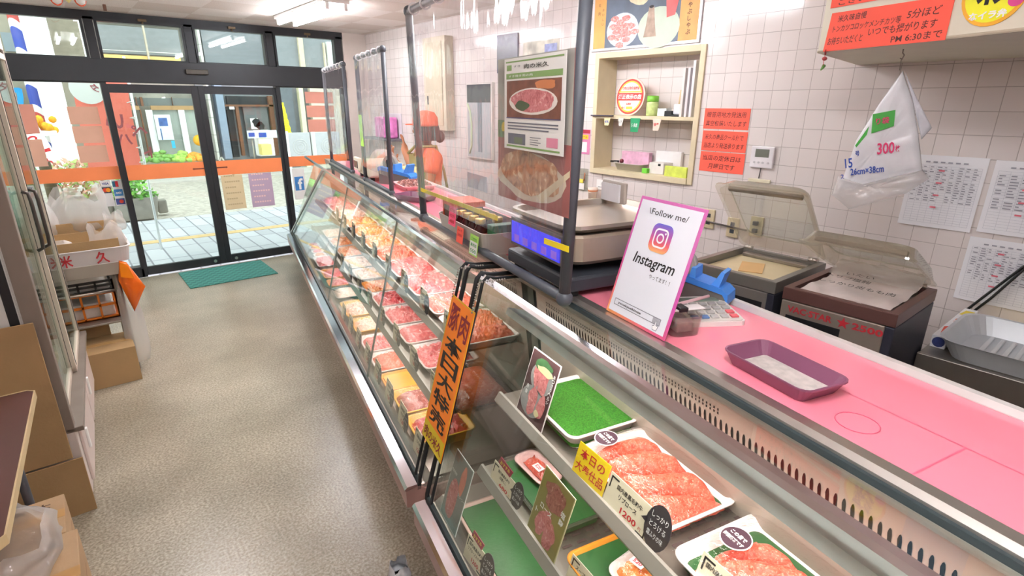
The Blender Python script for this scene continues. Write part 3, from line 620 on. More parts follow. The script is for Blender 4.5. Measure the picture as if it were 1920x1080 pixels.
def case(name, label, u0, u1, a_end, far):
    t = thing(name, label, 'display case', (0, 0, 0), RC, 'glass meat cases')
    MB().prof([(.50, 0), (1.20, 0), (1.20, .36), (.47, .36), (.50, .30)], u0, u1).obj('base', base_m, t)
    MB().prof([(.395, .30), (.47, .28), (.47, .36), (.447, .38), (.395, .37)], u0, u1).obj('bumper', rose, t)
    MB().prof([(.394, .372), (.438, .381), (.438, .39), (.40, .388), (.390, .378)], u0, u1).obj('bumper_cap', chrome, t)
    MB().prof([(.438, .365), (.452, .365), (.456, .40), (.444, .402)], u0, u1).obj('gasket', dkw, t)
    MB().prof([(.452, .36), (1.0, .36), (1.0, ZD), (.50, ZD), (.47, .375), (.452, .375)], u0+.01, u1-.01).obj('deck', perf, t)
    MB().prof([(.955, ZD), (1.0, ZD), (.905, 1.165), (.86, 1.165)], u0+.01, u1-.01).obj('back_panel', inner, t)
    MB().prof([(.655, 1.187), (.662, 1.196), (.675, 1.199), (.682, 1.19), (.668, 1.18)], u0, u1).obj('top_rail', chrome, t)
    if not far:
        MB().prof([(.45, .385), (.456, .385), (.666, 1.185), (.66, 1.19)], u0, u1).obj('front_glass', glass_case, t)
    else:
        # the far end is raked: a slim metal strip runs down the glass from the top corner to the foot
        def gp(w, u, z, o): return (w+o, u, z)
        A, F = (.45, 6.2, .385), (.66, 5.45, 1.19); A0, F0 = (.45, u0, .385), (.66, u0, 1.19)
        MB().loft([[gp(*q, o) for q in (A, A0, F0, F)] for o in (0, .006)]).obj('front_glass', glass_case, t)
        p, q = Vector((.445, 6.17, .40)), Vector((.655, 4.82, 1.19)); s_ = Vector((0, .05, 0))
        MB().loft([[p, q, q+s_*1.4, p+s_], [v+Vector((-.012, 0, 0)) for v in (p, q, q+s_*1.4, p+s_)]]).obj('end_strip', P('aged_strip', '#8f9a96', .35, .6, var=.08), t)
        MB().loft([[(.45, 6.2, .385), (1.0, 6.2, .385), (1.0, 5.45, 1.17), (.66, 5.45, 1.19)], [(.45, 6.194, .385), (1.0, 6.194, .385), (1.0, 5.444, 1.17), (.66, 5.444, 1.19)]]).obj('end_glass', glass_case, t)
        for uu in (2.55, 3.81):
            MB().loft([[(gw(z)-.002, uu, z) for z in (.39, 1.185)]+[(gw(z)-.002, uu+.008, z) for z in (1.185, .39)], [(gw(z)+.007, uu, z) for z in (.39, 1.185)]+[(gw(z)+.007, uu+.008, z) for z in (1.185, .39)]]).obj('glass_joint', P('glass_joint', '#7e8a86', .3, .2), t)
    MB().prof([(.672, 1.176), (.80, 1.176), (.80, 1.182), (.672, 1.182)], u0, 5.45 if far else u1).obj('top_glass', glass_case, t)
    # shelves with their price rails
    s0, s1 = (u0+.1, 5.45) if far else (u0, a_end)
    for nm, z, w0 in (('upper_shelf', ZU, .655), ('lower_shelf', ZL, .590)):
        sh = MB().prof([(w0, z-.018), (.92, z-.018), (.92, z), (w0, z)], s0, s1).obj(nm, shelf_m, t)
        MB().prof([(w0-.022, z-.022), (w0-.002, z-.028), (w0-.002, z+.012), (w0-.010, z+.012), (w0-.026, z-.012)], s0, s1).obj('price_rail', rail_m, sh)
        b = MB()
        if not far:
            for k in range(int((s1-max(s0, .15))/.026)):
                u = s1-.05-k*.026
                for j in range(5): w = w0+.05+j*.045; b.quad((w, u, z+.0008), (w+.028, u, z+.0008), (w+.028, u+.009, z+.0008), (w, u+.009, z+.0008))
            b.obj('slots', P('slot_shadow', '#5d4c4a', .8, var=0), sh)
    # louvres in the upper rear panel, light bar under the top rail
    e = 5.4 if far else u1-.02
    def bp(z): return .955 + (z-ZD)*(.86-.955)/(1.165-ZD)-.0008
    b = MB(); k = 0; u = e-.06
    while u > u0+.05:
        b.poly([(bp(1.048+.025*math.sin(a)), u+.0042*math.cos(a)+(.002 if math.sin(a) > 0 else 0), 1.048+.025*math.sin(a)) for a in [2*PI*j/12 for j in range(12)]]); u -= .0155
        k += 1
    lv = b.obj('louvre_and_reflection', slot, t)
    b = MB(); u = e-.06  # dotted rows paint in reflections of the slots
    while u > max(u0+.05, .72):
        for z in (1.081, 1.090): b.quad((bp(z), u-.002, z), (bp(z), u+.002, z), (bp(z+.006), u+.002, z+.006), (bp(z+.006), u-.002, z+.006))
        u -= .011
    b.obj('louvre_and_reflection', slot, t)
    MB().prof([(.668, 1.122), (.735, 1.108), (.738, 1.122), (.675, 1.142)], u0+.06, (5.3 if far else a_end)).obj('light_bar', lightbar_m, t)
    li = bpy.data.lights.new('case_lamp', 'AREA'); li.shape = 'RECTANGLE'; li.size = .05; li.size_y = (min(e, 5.2)-u0)*.96; li.energy = CASE_POWER*(min(e, 5.2)-u0); li.color = (1, .86, .82)
    lo = bpy.data.objects.new('case_lamp', li); COL.objects.link(lo); lo.parent = t; lo.location = (.70, (u0+min(e, 5.2))/2, 1.105); lo.rotation_euler = (0, -.12, 0)
    for zz, ww in ((ZU-.03, .66), (ZL-.03, .60)):
        l2 = bpy.data.lights.new('shelf_lamp', 'AREA'); l2.shape = 'RECTANGLE'; l2.size = .03; l2.size_y = (s1-max(s0, -.3))*.96; l2.energy = CASE_POWER*.42*(s1-max(s0, -.3)); l2.color = (1, .88, .84)
        lo = bpy.data.objects.new('shelf_lamp', l2); COL.objects.link(lo); lo.parent = t; lo.location = (ww, (s1+max(s0, -.3))/2, zz); lo.rotation_euler = (0, -.1, 0)
    # end walls of glass with black seals at the joint
    for k, (uu, on_) in enumerate(((u0, far), (u1, not far))):
        if not on_: continue
        MB().loft([[(gw(.39)+.004, v, .39), (.96, v, .39), (.88, v, 1.17), (gw(1.17)+.004, v, 1.17)] for v in (uu, uu+.005)]).obj('end_glass', glass_case, t)
        for dv in (0, .045) if far else (0, -.045):
            v = uu+dv
            MB().tube([(.446, v, .388), (.448, v, .41), (gw(1.12)-.006, v, 1.12), (.652, v, 1.185), (.668, v, 1.201), (.70, v, 1.192), (.80, v, 1.186)], .0055 if dv else .008, 6).obj('seal', rubber, t)
    return t
UJ = 1.595
case('meat_display_case', 'glass meat case running from the joint on past the big green trays', -.6, UJ-.045, 1.37, False)
case('meat_display_case', 'long glass meat case running from the orange banner to the street end', UJ+.045, 6.2, 0, True)
ct = thing('counter_top', 'pink topped counter with steel edges along the back of the glass cases', 'counter', (0, 0, 0), RC)
pink = P('pink_counter_sheet', '#f0889a', .14, var=.02, vs=2, spec=.6)
MB().prof([(.835, 1.178), (1.175, 1.178), (1.175, 1.2), (.835, 1.2)], -.6, 5.5).obj('pink_sheet', pink, ct)
MB().prof([(.80, 1.16), (.84, 1.16), (.84, 1.201), (.812, 1.203), (.80, 1.196)], -.6, 5.5).obj('front_edge', steel, ct)
MB().prof([(.790, 1.180), (.802, 1.180), (.802, 1.191), (.793, 1.190)], -.6, 5.45).obj('gasket', dkw, ct)
MB().prof([(1.172, 1.16), (1.20, 1.16), (1.20, 1.212), (1.19, 1.216), (1.178, 1.214), (1.172, 1.202)], -.6, 5.5).obj('back_rail', P('pale_rail', '#d8d5d2', .35, .3), ct)
b = MB()
for uu in (.335, 2.1, 3.6): b.quad((.836, uu, 1.2006), (.99, uu, 1.2006), (.99, uu+.003, 1.2006), (.836, uu+.003, 1.2006))
b.quad((.99, -.6, 1.2006), (.993, -.6, 1.2006), (.993, .62, 1.2006), (.99, .62, 1.2006)); b.obj('seam', P('pink_seam', '#d9627e', .4, var=0), ct)
a = MB()
a.T = Matrix.Translation((.905, .46, 1.2008)); a.tube([(.034*math.cos(t), .034*math.sin(t), 0) for t in [2*PI*j/20 for j in range(20)]], .0012, 4, True); a.obj('worn_stamp', P('pink_seam', '#d9627e', .4), ct)
MB().prof([(1.0, 0), (1.19, 0), (1.19, 1.16), (1.0, 1.16)], -.6, 5.4).obj('rear_body', steel_d, ct)
# ---------------------------------------------------------------- trays of meat
m_mince = meat_mat('mince', '#c03a30', '#e46a58', '#f4b09c', 120, .58)
m_sal = meat_mat('salmon_mince', '#d04a30', '#ea6c4a', '#f6a582', 110, .56)
m_pink = meat_mat('pink_slices', '#d8434c', '#ea6c70', '#f6b2aa', 42, .54)
m_marb = meat_mat('marbled_beef', '#d4402e', '#ec6a52', '#f8a48e', 150, .56)
m_red = meat_mat('red_slices', '#c22c38', '#e85a60', '#f7b9b4', 36, .55)
m_or = meat_mat('orange_meat', '#e6682e', '#f2944e', '#f8d0a0', 45, .52)
m_pale = meat_mat('pale_meat', '#ecb49a', '#f6d2c0', '#f9efe4', 40, .55)
m_dark = meat_mat('dark_red_block', '#7e2a2a', '#b0524a', '#d59a8c', 22, .62, .25)
t_white = P('white_foam_tray', '#f0e6e4', .45, var=.02); t_clear = acryl; t_yel = P('yellow_tray', '#f2b63a', .4, var=.04); t_or = P('orange_tray', '#f39a2e', .4, var=.04); t_grey = P('grey_black_tray', '#5d5655', .45, var=.06)
m, N, L, bs = nodes_of('green_turf_sheet')
tc = N.new('ShaderNodeTexCoord'); n = N.new('ShaderNodeTexNoise'); n.inputs['Scale'].default_value = 260; L.new(tc.outputs['Object'], n.inputs['Vector'])
r = ramp(N, [(.35, '#225f0e'), (.65, '#3c8820')]); L.new(n.outputs['Fac'], r.inputs['Fac']); L.new(r.outputs[0], bs.inputs['Base Color']); bs.inputs['Roughness'].default_value = .9
bp_ = N.new('ShaderNodeBump'); bp_.inputs['Strength'].default_value = .5; bp_.inputs['Distance'].default_value = .003; L.new(n.outputs['Fac'], bp_.inputs['Height']); L.new(bp_.outputs['Normal'], bs.inputs['Normal'])
m_turf = m; m_leaf = P('dark_green_leaf', '#23612c', .5, var=.15)
def tray_mesh(w, l, h, r=.025, fl=.014):
    b = MB(); b.smooth = True
    b.loft([rr(w-2*fl-.012, l-2*fl-.012, r*.7, z=0), rr(w-.016, l-.016, r, z=h-.004), rr(w, l, r+.004, z=h-.002), rr(w, l, r+.004, z=h+.002), rr(w-.018, l-.018, r, z=h+.001), rr(w-2*fl-.018, l-2*fl-.018, r*.7, z=.006)])
    return b
def meat_mesh(w, l, z0, mound, style, seed):
    rnd = random.Random(seed); ox, oy = rnd.uniform(0, 90), rnd.uniform(0, 90); nx = max(14, int(w/.006)); ny = max(14, int(l/.006))
    if w*l > .05: nx, ny = int(nx*1.25), int(ny*1.25)
    def f(a, b):
        x, y = a*2-1, b*2-1
        e = max(0, 1-abs(x)**5)*max(0, 1-abs(y)**5); e = e**.5
        X, Y = (x*w/2+ox), (y*l/2+oy)
        if style == 'slices':
            k = Y*30+1.0*noise.noise((X*14, Y*8, 1)); s = k-math.floor(k); q = .55+.45*(1-s)**1.2 + .22*noise.noise((X*55, Y*55, 3))
        elif style == 'rolls':
            k = Y*13+1.1*noise.noise((X*6, Y*5, 1))+.5*X*9; s = k-math.floor(k); q = .25+.72*math.sin(min(1, max(0, s)*1.12)*PI if s < .89 else 0)**.5 + .09*noise.noise((X*60, Y*60, 3))
        elif style == 'mince':
            q = .62+.38*abs(noise.noise((X*85, Y*85, 5)))*2 - .2*abs(noise.noise((X*170, Y*170, 2)))
        elif style == 'strips':
            k = noise.noise((X*16, Y*16, 4))*2.4; q = .6+.28*math.sin(k*9+X*110)+.2*noise.noise((X*50, Y*50, 3))
        else:
            q = .8+.16*noise.noise((X*11, Y*11, 6))+.05*noise.noise((X*60, Y*60, 3))
        jx = .004*noise.noise((X*40, Y*40, 8)); jy = .004*noise.noise((X*40, Y*40, 9))
        return (x*w/2*(.985+.03*noise.noise((y*3+ox, 1, 1)))+jx, y*l/2*(.985+.03*noise.noise((x*3+oy, 2, 1)))+jy, z0+mound*e*q)
    return MB().grid(nx, ny, f)
def wrap_mesh(w, l, z, mound, seed):
    def f(a, b):
        x, y = a*2-1, b*2-1; e = (max(0, 1-x**4)*max(0, 1-y**4))**.6
        return (x*w/2, y*l/2, z+mound*e+.0035*noise.noise((x*9+seed, y*9, 2))+.002*abs(noise.noise((x*22+seed, y*6, 7))))
    return MB().grid(18, 18, f)
TRAYS = {}
def meat_tray(label, w0, w1, u0, u1, z, meat, style, tray=t_white, h=.035, mound=.035, group=None, wrapped=True, seed=None, bed=None, fill=(1, 1, 0, 0), cat='meat tray', name='meat_tray', price=None, rot=0):
    """one shrink-wrapped tray standing on a shelf: tray, meat, wrap"""
    w, l = w1-w0, u1-u0; c = cw((w0+w1)/2, (u0+u1)/2, z); seed = seed or int(u0*1000+z*77)
    t = thing(name, label, cat, c, D+rot, group)
    tray_mesh(w, l, h).obj('tray', tray, t)
    if bed: MB().prism([(p[0], p[1]) for p in rr(w-.03, l-.03, .02)], .007, .010 if meat else h-.004).obj('turf_sheet', bed, t)
    if meat:
        mw, ml = (w-.035)*fill[0], (l-.035)*fill[1]
        mb_ = meat_mesh(mw, ml, .010, h+mound-.010, style, seed); mb_.v = [(a+fill[2], b_+fill[3], c_) for a, b_, c_ in mb_.v]
        mb_.obj('meat', meat, t)
    if wrapped: wrap_mesh(w-.006, l-.006, h+.003, mound*.92+.006, seed).obj('plastic_wrap', wrap, t)
    return t
def spot(BL, BR, TL, z, tilt=.3):
    """foot and size of a leaning card from the pixels of three of its corners"""
    p, q = onZ(*BL, z), onZ(*BR, z); ex = (q-p); w = ex.length; ex.normalize(); rz = math.atan2(ex.y, ex.x)
    up = Matrix.Rotation(rz, 3, 'Z') @ Matrix.Rotation(-tilt, 3, 'X') @ Vector((0, 0, 1)); n = ex.cross(up)
    h = (on(*TL, p, n)-p).dot(up); c = cf((p+q)/2); return c[0], c[1], z, w, h, rz-RF
tag_b = P('balloon_dark', '#3d383c', .5, var=0); frame_k = ink
def price_card(label, w, u, z, cw_=.085, ch=.075, yaw=0, lines=('国内産黒毛和牛', 'リブロース'), price='1200', tilt=.35, balloon=True, far=False, group='cream price cards', head=None, bx=None, bz=None):
    t = thing('price_card', label, 'price card', cw(w, u, z), (-tilt, 0, RF+yaw), group)
    MB().box(-cw_/2, cw_/2, 0, .0015, 0, ch).obj('card', cream, t)
    b = MB(); q = .004; e = cw_/2-.006
    b.rect(-e, -e+.026, ch-.006-.004, ch-.006, -.0004).rect(-e, -e+.004, ch-.034, ch-.006, -.0004).rect(e-.026, e, .006, .010, -.0004).rect(e-.004, e, .006, .034, -.0004)
    for k, s in enumerate(lines): b.text(s, 0, ch*.74-k*ch*.21, ch*.15, min(cw_*.72, len(s)*ch*.15), -.0005, .02)
    b.obj('lettering', ink, t)
    b = MB(); b.text(price, cw_*.08, ch*.24, ch*.18, cw_*.36, -.0005, .025); b.text('円', cw_*.34, ch*.22, ch*.1, None, -.0005).obj('price', red_ink, t)
    if balloon:
        x0 = cw_*(.62 if far else .64); z0 = ch*(.5 if far else .66); ry = ch*(.44 if far else .62); rx = ch*(.30 if far else .44)
        bo = MB()
        bo.loft([[(x0+rx*math.cos(a), y, z0+ry*math.sin(a)) for a in [2*PI*k/22 for k in range(22)]] for y in (-.002, -.0035)])
        bo.poly([(x0-rx*.9, -.0035, z0+.008), (x0-rx*1.35, -.0035, z0-.004), (x0-rx*.85, -.0035, z0-.008)])
        o = bo.obj('balloon', tag_b, t)
        b2 = MB()
        for k, s in enumerate(('しっかり', 'とろける', '霜ふりの味')[: 2 if far else 3]): b2.text(s, x0, z0+ry*.45-k*ry*.42, ry*.26, rx*1.3, -.0042)
        b2.obj('lettering', white_ink, o)
    if head:
        MB().prismy([(-cw_*.35, ch+.004), (cw_*.2, ch-.002), (cw_*.26, ch+.02), (-cw_*.3, ch+.026)], -.001, .001).obj('header_tag', P('maroon_tag', '#9a2440', .5), t)
        MB().text(head, -cw_*.05, ch+.012, .012, cw_*.42, -.0016, .02).obj('header_lettering', P('tag_yellow', '#f0d23c', .5), t)
    return t
ORD = ['first', 'second', 'third', 'fourth', 'fifth', 'sixth', 'seventh', 'eighth', 'ninth', 'tenth', 'eleventh']
# far case, listed outwards from the orange banner
up = [(1.70, 2.02, m_sal, 'mince', 'salmon mince'), (2.04, 2.28, m_mince, 'mince', 'red mince'), (2.30, 2.60, m_pink, 'slices', 'thin pink slices'), (2.62, 2.92, m_pink, 'slices', 'pink slices in rows'),
      (2.94, 3.24, m_sal, 'strips', 'orange pink strips'), (3.26, 3.56, m_or, 'strips', 'orange strips'), (3.60, 3.90, m_or, 'strips', 'orange pieces'), (3.93, 4.25, m_or, 'strips', 'pale orange pieces'),
      (4.28, 4.6, m_pale, 'strips', 'pale pieces'), (4.63, 4.95, m_pink, 'strips', 'pale pink pieces'), (4.98, 5.3, m_pink, 'strips', 'pink pieces')]
for k, (a0, a1, mt, st, ds) in enumerate(up):
    meat_tray(f'tray of {ds} on the long upper shelf, {ORD[k]} from the banner', .665, .905, a0, a1, ZU, mt, st, t_white, .03, .035, 'trays on the upper shelf of the long case')
lo = [(1.67, 2.02, m_sal, 'flat', t_clear, 'salmon coloured block'), (2.05, 2.32, m_pink, 'strips', t_white, 'pink shredded meat'), (2.34, 2.58, m_red, 'flat', t_white, 'smooth red meat'), (2.60, 2.88, m_red, 'strips', t_white, 'bright red slices'),
      (2.90, 3.16, m_red, 'strips', t_white, 'red curled slices'), (3.18, 3.40, m_or, 'strips', t_or, 'orange edged meat'), (3.46, 3.72, m_pale, 'strips', t_white, 'pale chunks'), (3.75, 4.05, m_pale, 'strips', t_white, 'whitish chunks'),
      (4.08, 4.4, m_or, 'strips', t_white, 'pale orange chunks'), (4.43, 4.75, m_or, 'strips', t_white, 'orange chunks'), (4.78, 5.1, m_pale, 'strips', t_white, 'pale pieces')]
for k, (a0, a1, mt, st, tr, ds) in enumerate(lo):
    meat_tray(f'tray of {ds} on the long lower shelf, {ORD[k]} from the banner', .615, .875, a0, a1, ZL, mt, st, tr, .03, .025, 'trays on the lower shelf of the long case')
dk_ = [(1.80, 2.02, m_red, 'strips', t_yel, 'small pack in a yellow tub'), (2.04, 2.26, m_dark, 'flat', t_yel, 'dark meat in a yellow tub'), (2.29, 2.48, None, '', t_or, 'orange dividing leaves'), (2.50, 2.74, m_sal, 'mince', t_white, 'orange mince'),
       (2.76, 3.0, m_pink, 'strips', t_white, 'pink strips'), (3.03, 3.26, m_pale, 'mince', t_yel, 'pale mince in a yellow tub'), (3.3, 3.6, m_pale, 'strips', t_yel, 'pale meat with a yellow edge'), (3.72, 3.98, m_pale, 'flat', t_grey, 'a grey lidded pack'),
       (4.02, 4.2, m_pink, 'strips', t_or, 'pink pieces with orange leaf'), (4.24, 4.5, m_pink, 'strips', t_or, 'pink pieces with orange edge'), (4.6, 4.95, m_pink, 'strips', t_white, 'small pink packs')]
for k, (a0, a1, mt, st, tr, ds) in enumerate(dk_):
    o = meat_tray(f'tray of {ds} on the case floor, {ORD[k]} from the banner', .50, .75, a0, a1, ZD, mt, st, tr, .05 if tr is t_yel else .035, .02, 'trays on the floor of the long case', bed=(P('orange_leaf', '#f6a21e', .4, var=.1) if mt is None else None), wrapped=mt is not None)
for k in range(8):   # two more packs at the street end of the floor
    a0 = 5.0+.14*(k % 4); meat_tray(f'small {"pink" if k % 2 else "orange"} pack at the street end, {"front" if k < 4 else "rear"} row, {ORD[k % 4]} from tubs', .52+.13*(k//4), .63+.13*(k//4), a0, a0+.12, ZD, m_pink if k % 2 else m_or, 'strips', t_white, .02, .02, 'small packs at the street end', wrapped=False)
for k in range(9):
    price_card(f'price card with dark balloon on the upper shelf edge, {ORD[k]} from the banner', .650, 1.86+.31*k, ZU+.004, .095, .105, 0, ('国産豚肉', 'ロース')if k % 2 else ('国産豚', 'バラ切'), '198' if k % 2 else '158', far=True, group='price cards on the upper shelf edge', tilt=.1)
for k in range(9):
    price_card(f'price card with balloon on the lower shelf edge, {ORD[k]} from the banner', .585, 1.86+.29*k, ZL+.004, .095, .10, 0, ('国産豚肉', '小間切'), '138', far=True, group='price cards on the lower shelf edge', tilt=.1)
for k in range(8):
    price_card(f'price card with balloon standing on the case floor, {ORD[k]} from the banner', .485, 1.80+.23*k, ZD+.004, .105, .10, 0, ('国産若鶏', 'もも肉'), '128', far=True, group='price cards on the case floor', tilt=.2)
# near case: upper shelf
o = meat_tray('white tray lined with bare green turf on the upper shelf behind the dark photo board', .68, .915, 1.005, 1.305, ZU, None, '', t_white, .045, .01, 'large trays in the nearer case', wrapped=False, bed=m_turf)
o = meat_tray('large wrapped tray of folded pink beef slices behind the yellow card', .68, .91, .66, .99, ZU, m_marb, 'rolls', t_white, .032, .038, 'large trays in the nearer case', bed=m_leaf, fill=(.95, .98, -.01, -.01))
stk = MB(); stk.T = Matrix.Translation((-.055, .10, .066)) @ Matrix.Rotation(-PI/2, 4, 'Z') @ Matrix.Rotation(-PI/2+.12, 4, 'X')
def round_sticker(par, x, y, z):
    T = Matrix.Translation((x, y, z)) @ Matrix.Rotation(-PI/2, 4, 'Z') @ Matrix.Rotation(-PI/2+.1, 4, 'X')
    b = MB(T); b.ell(0, 0, .0305, .0305, 0, 28); o = b.obj('round_sticker', white, par)
    b = MB(T); b.ell(0, 0, .028, .028, -.0007, 28); b.obj('sticker_face', P('sticker_plum', '#4b3240', .5, var=0), o)
    b = MB(T); b.text('この量で', 0, .008, .010, .036, -.0014, .03).text('特別価格です', 0, -.007, .010, .046, -.0014, .03); b.obj('lettering', white_ink, o)
round_sticker(o, -.055, .112, .078)
o = meat_tray('large wrapped tray of pink beef slices on green leaf, nearest on the upper shelf', .665, .915, .24, .62, ZU, m_marb, 'rolls', t_white, .032, .034, 'large trays in the nearer case', bed=m_leaf, fill=(.86, .96, -.02, -.02))
round_sticker(o, -.02, .125, .075)
# near case: lower shelf
o = meat_tray('clear tray lined with green turf on the lower shelf under a small mince pack', .61, .80, .98, 1.33, ZL, None, '', t_clear, .04, .01, 'trays on the lower shelf of the nearer case', wrapped=False, bed=m_leaf)
o = meat_tray('small pink foam tray of red mince with a price label on the green turf', .665, .755, 1.14, 1.31, ZL+.037, m_mince, 'strips', P('pink_foam', '#f2c6c4', .4), .02, .02, 'small packs in the nearer case', fill=(.8, .8, 0, 0), rot=.1)
def label520(par, s, x, y, z, tl=0):
    T = Matrix.Translation((x, y, z)) @ Matrix.Rotation(-PI/2, 4, 'Z') @ Matrix.Rotation(-PI/2+tl, 4, 'X')
    MB(T).box(-.018, .018, 0, .001, -.011, .011).obj('price_label', white, par); MB(T).text(s, 0, 0, .012, .024, -.0006, .03).obj('lettering', P('label_pink', '#d9485f', .5), par)
label520(o, '520', -.02, -.03, .046, .1)
o = meat_tray('orange tray with green leaf and a wrapped pale mince pack on the lower shelf', .60, .84, .66, .90, ZL, None, '', t_or, .05, .01, 'trays on the lower shelf of the nearer case', wrapped=False, bed=m_leaf)
o = meat_tray('wrapped pale orange mince pack with a price label lying in the orange tray', .67, .80, .67, .82, ZL+.047, m_or, 'mince', t_white, .02, .022, 'small packs in the nearer case', rot=.2); label520(o, '520', -.01, .02, .05)
o = meat_tray('pink edged tray hidden under the upper shelf, nearest on the lower shelf', .60, .84, .25, .62, ZL, m_marb, 'rolls', t_white, .035, .03, 'trays on the lower shelf of the nearer case', bed=m_leaf)
# near case: floor
o = meat_tray('tray with a long green turf strip on the floor of the nearer case', .50, .80, .95, 1.42, ZD, None, '', P('pinkish_tray', '#c9a79c', .4, var=.05), .035, .01, 'trays on the floor of the nearer case', wrapped=False, bed=m_leaf)
o = meat_tray('tray of red meat in front of the cream steak card on the case floor', .52, .80, .58, .92, ZD, m_mince, 'strips', t_white, .035, .03, 'trays on the floor of the nearer case', bed=m_leaf)
# cards and photo boards of the nearer case
def board3(label, pts, wb, zb, mat, border, w=None, h=None):
    """photo board leaning at the shelf edge; pts = pixel corners TL TR BR BL, standing on (wb, zb)"""
    bl = on(*pts[3], cw(wb, 0, 0), WV); br = on(*pts[2], cw(wb, 0, 0), WV)
    return bl, br
def photo_board(label, sp, sx, sz, edge, field, tilt=.3):
    w, u, z, bw, bh, yaw = sp; print('board', sp)
    t = thing('photo_board', label, 'photo board', cw(w, u, z), (-tilt, 0, RF+yaw), 'photo boards in the nearer case')
    MB().box(-bw/2, bw/2, 0, .002, 0, bh).obj('board', edge, t); MB().rect(-bw/2+.003, bw/2-.003, .003, bh-.003, -.0005).obj('picture_ground', field, t)
    g = MB(Matrix.Diagonal((bw/sx, 1, bh/sz, 1))); return t, g.T
plum = P('plum_board', '#4a2f33', .45, var=.1, vs=20); pb_edge = P('board_edge', '#d9cfcf', .5, var=.02); olive = P('olive_board', '#8d8546', .5, var=.12, vs=12); slate = P('slate_board', '#7e8482', .5, var=.08, vs=12)
beefp = meat_mat('printed_beef', '#a34a4c', '#c9797a', '#e3b5ae', 70, .6, .6); beefd = meat_mat('printed_dark_beef', '#7a3c36', '#a5665c', '#cc9c8e', 70, .6, .6); platep = P('printed_plate', '#8f8f8f', .6, var=.1, vs=30)
o, GT = photo_board('dark framed photo board of sliced beef standing before the bare green turf tray', spot((967, 768), (1014, 815), (1004, 651), ZU+.004), .108, .155, pb_edge, plum)
MB(GT).ell(.005, .103, .042, .034, -.001).ell(-.008, .045, .043, .034, -.001).obj('plate', platep, o)
MB(GT).blob(-.012, .108, .016, .028, -.0015, seed=1).blob(.012, .098, .018, .026, -.0016, seed=2).blob(-.006, .05, .016, .032, -.0015, seed=3).blob(.028, .05, .014, .026, -.0015, seed=4).obj('beef', beefp, o)
MB(GT).blob(0, .132, .03, .014, -.0017, seed=5).obj('greens', P('printed_green', '#3d6b3f', .6, var=.2, vs=40), o); MB(GT).blob(.012, .122, .03, .008, -.0019, seed=6).blob(.02, .03, .009, .007, -.0019, seed=8).obj('garnish', P('printed_cream', '#cfc79a', .6), o)
b = MB(GT)
for k, s in enumerate('あっさりヘルシー'[:7]): b.text(s, .044, .125-.0095*k, .008, None, -.0016)
b.text('赤', -.035, .07, .01, None, -.0016).text('身', -.035, .057, .01, None, -.0016).obj('lettering', white_ink, o)
o, GT = photo_board('olive photo board of roast beef standing on the lower shelf edge', spot((987, 988), (1037, 1063), (1032, 880), ZL+.004), .105, .16, P('board_edge_y', '#cfc9a0', .5), olive)
MB(GT).blob(.002, .122, .032, .03, -.001, seed=3, am=.4).obj('seasoned_beef', beefd, o); MB(GT).blob(-.018, .045, .016, .028, -.0012, seed=4).blob(.016, .04, .017, .03, -.0012, seed=5).blob(-.002, .06, .016, .022, -.001, seed=7).obj('beef', beefp, o)
b = MB(GT); b.text('塩', .036, .108, .014, None, -.0016, .02).text('麹', .036, .09, .014, None, -.0016, .02).text('ロース', -.012, .079, .012, .04, -.0016, .02).text('ト', -.038, .06, .012, None, -.0016, .02).obj('lettering', white_ink, o)
o, GT = photo_board('slate grey photo board of steaks on the case floor beside the joint', spot((825, 957), (853, 1008), (876, 867), ZD+.004), .100, .155, P('board_edge_g', '#c4cbc8', .5), slate)
MB(GT).blob(-.012, .056, .026, .045, -.001, seed=2, am=.12).obj('steak', beefp, o); MB(GT).blob(.018, .112, .014, .032, -.001, seed=6, am=.15).obj('cutlet', P('printed_coral', '#d88270', .6, var=.15, vs=40), o)
b = MB(GT); b.text('やわらか', -.03, .11, .008, .03, -.0016).text('ジューシー', .03, .08, .008, .036, -.0016).obj('lettering', white_ink, o)
# the yellow offer card, its beef price card, and the others
SY = spot((1072, 880), (1128, 932), (1087, 825), ZU+.012)
t = thing('offer_card', 'yellow offer card with red writing tucked behind the cream beef price card', 'offer card', cw(*SY[:2], ZU+.012), (-.3, 0, RF+SY[5]), None)
YT = Matrix.Diagonal((SY[3]/.104, 1, SY[4]/.092, 1)); MB(YT).box(-.052, .052, 0, .0015, 0, .092).obj('card', yellow_m, t); b = MB(YT); b.text('本日の', 0, .066, .030, .08, -.0006, .012).text('大奉仕品', 0, .027, .030, .092, -.0006, .012).obj('lettering', red_ink, t)
price_card('cream beef rib price card with large black balloon at the yellow offer card', *spot((1128, 940), (1207, 1020), (1150, 885), ZU+.004), ('国内産黒毛和牛', 'リブロース'), '1200', tilt=.3, bx=None)
price_card('cream price card half below the picture edge before the nearest beef tray', *spot((1297, 1092), (1378, 1172), (1320, 1032), ZU+.004), ('国内産黒毛和牛', 'ロース'), '980', tilt=.3, balloon=False)
price_card('cream price card with maroon header and black balloon before the small mince pack', *spot((918, 897), (958, 947), (927, 860), ZL+.004), ('国内産黒毛和牛', '切落とし'), '680', tilt=.3, head='おすすめ')
price_card('cream price card in front of the orange tray on the lower shelf edge', *spot((1058, 1088), (1100, 1140), (1080, 1044), ZL+.004), ('スープ用', ''), '520', tilt=.3, balloon=False)
price_card('cream steak price card with maroon header on the nearer case floor', *spot((868, 1040), (902, 1088), (889, 1012), ZD+.004), ('国内産黒毛和牛', 'リブロースステーキ'), '1200', tilt=.3, head='おすすめ')
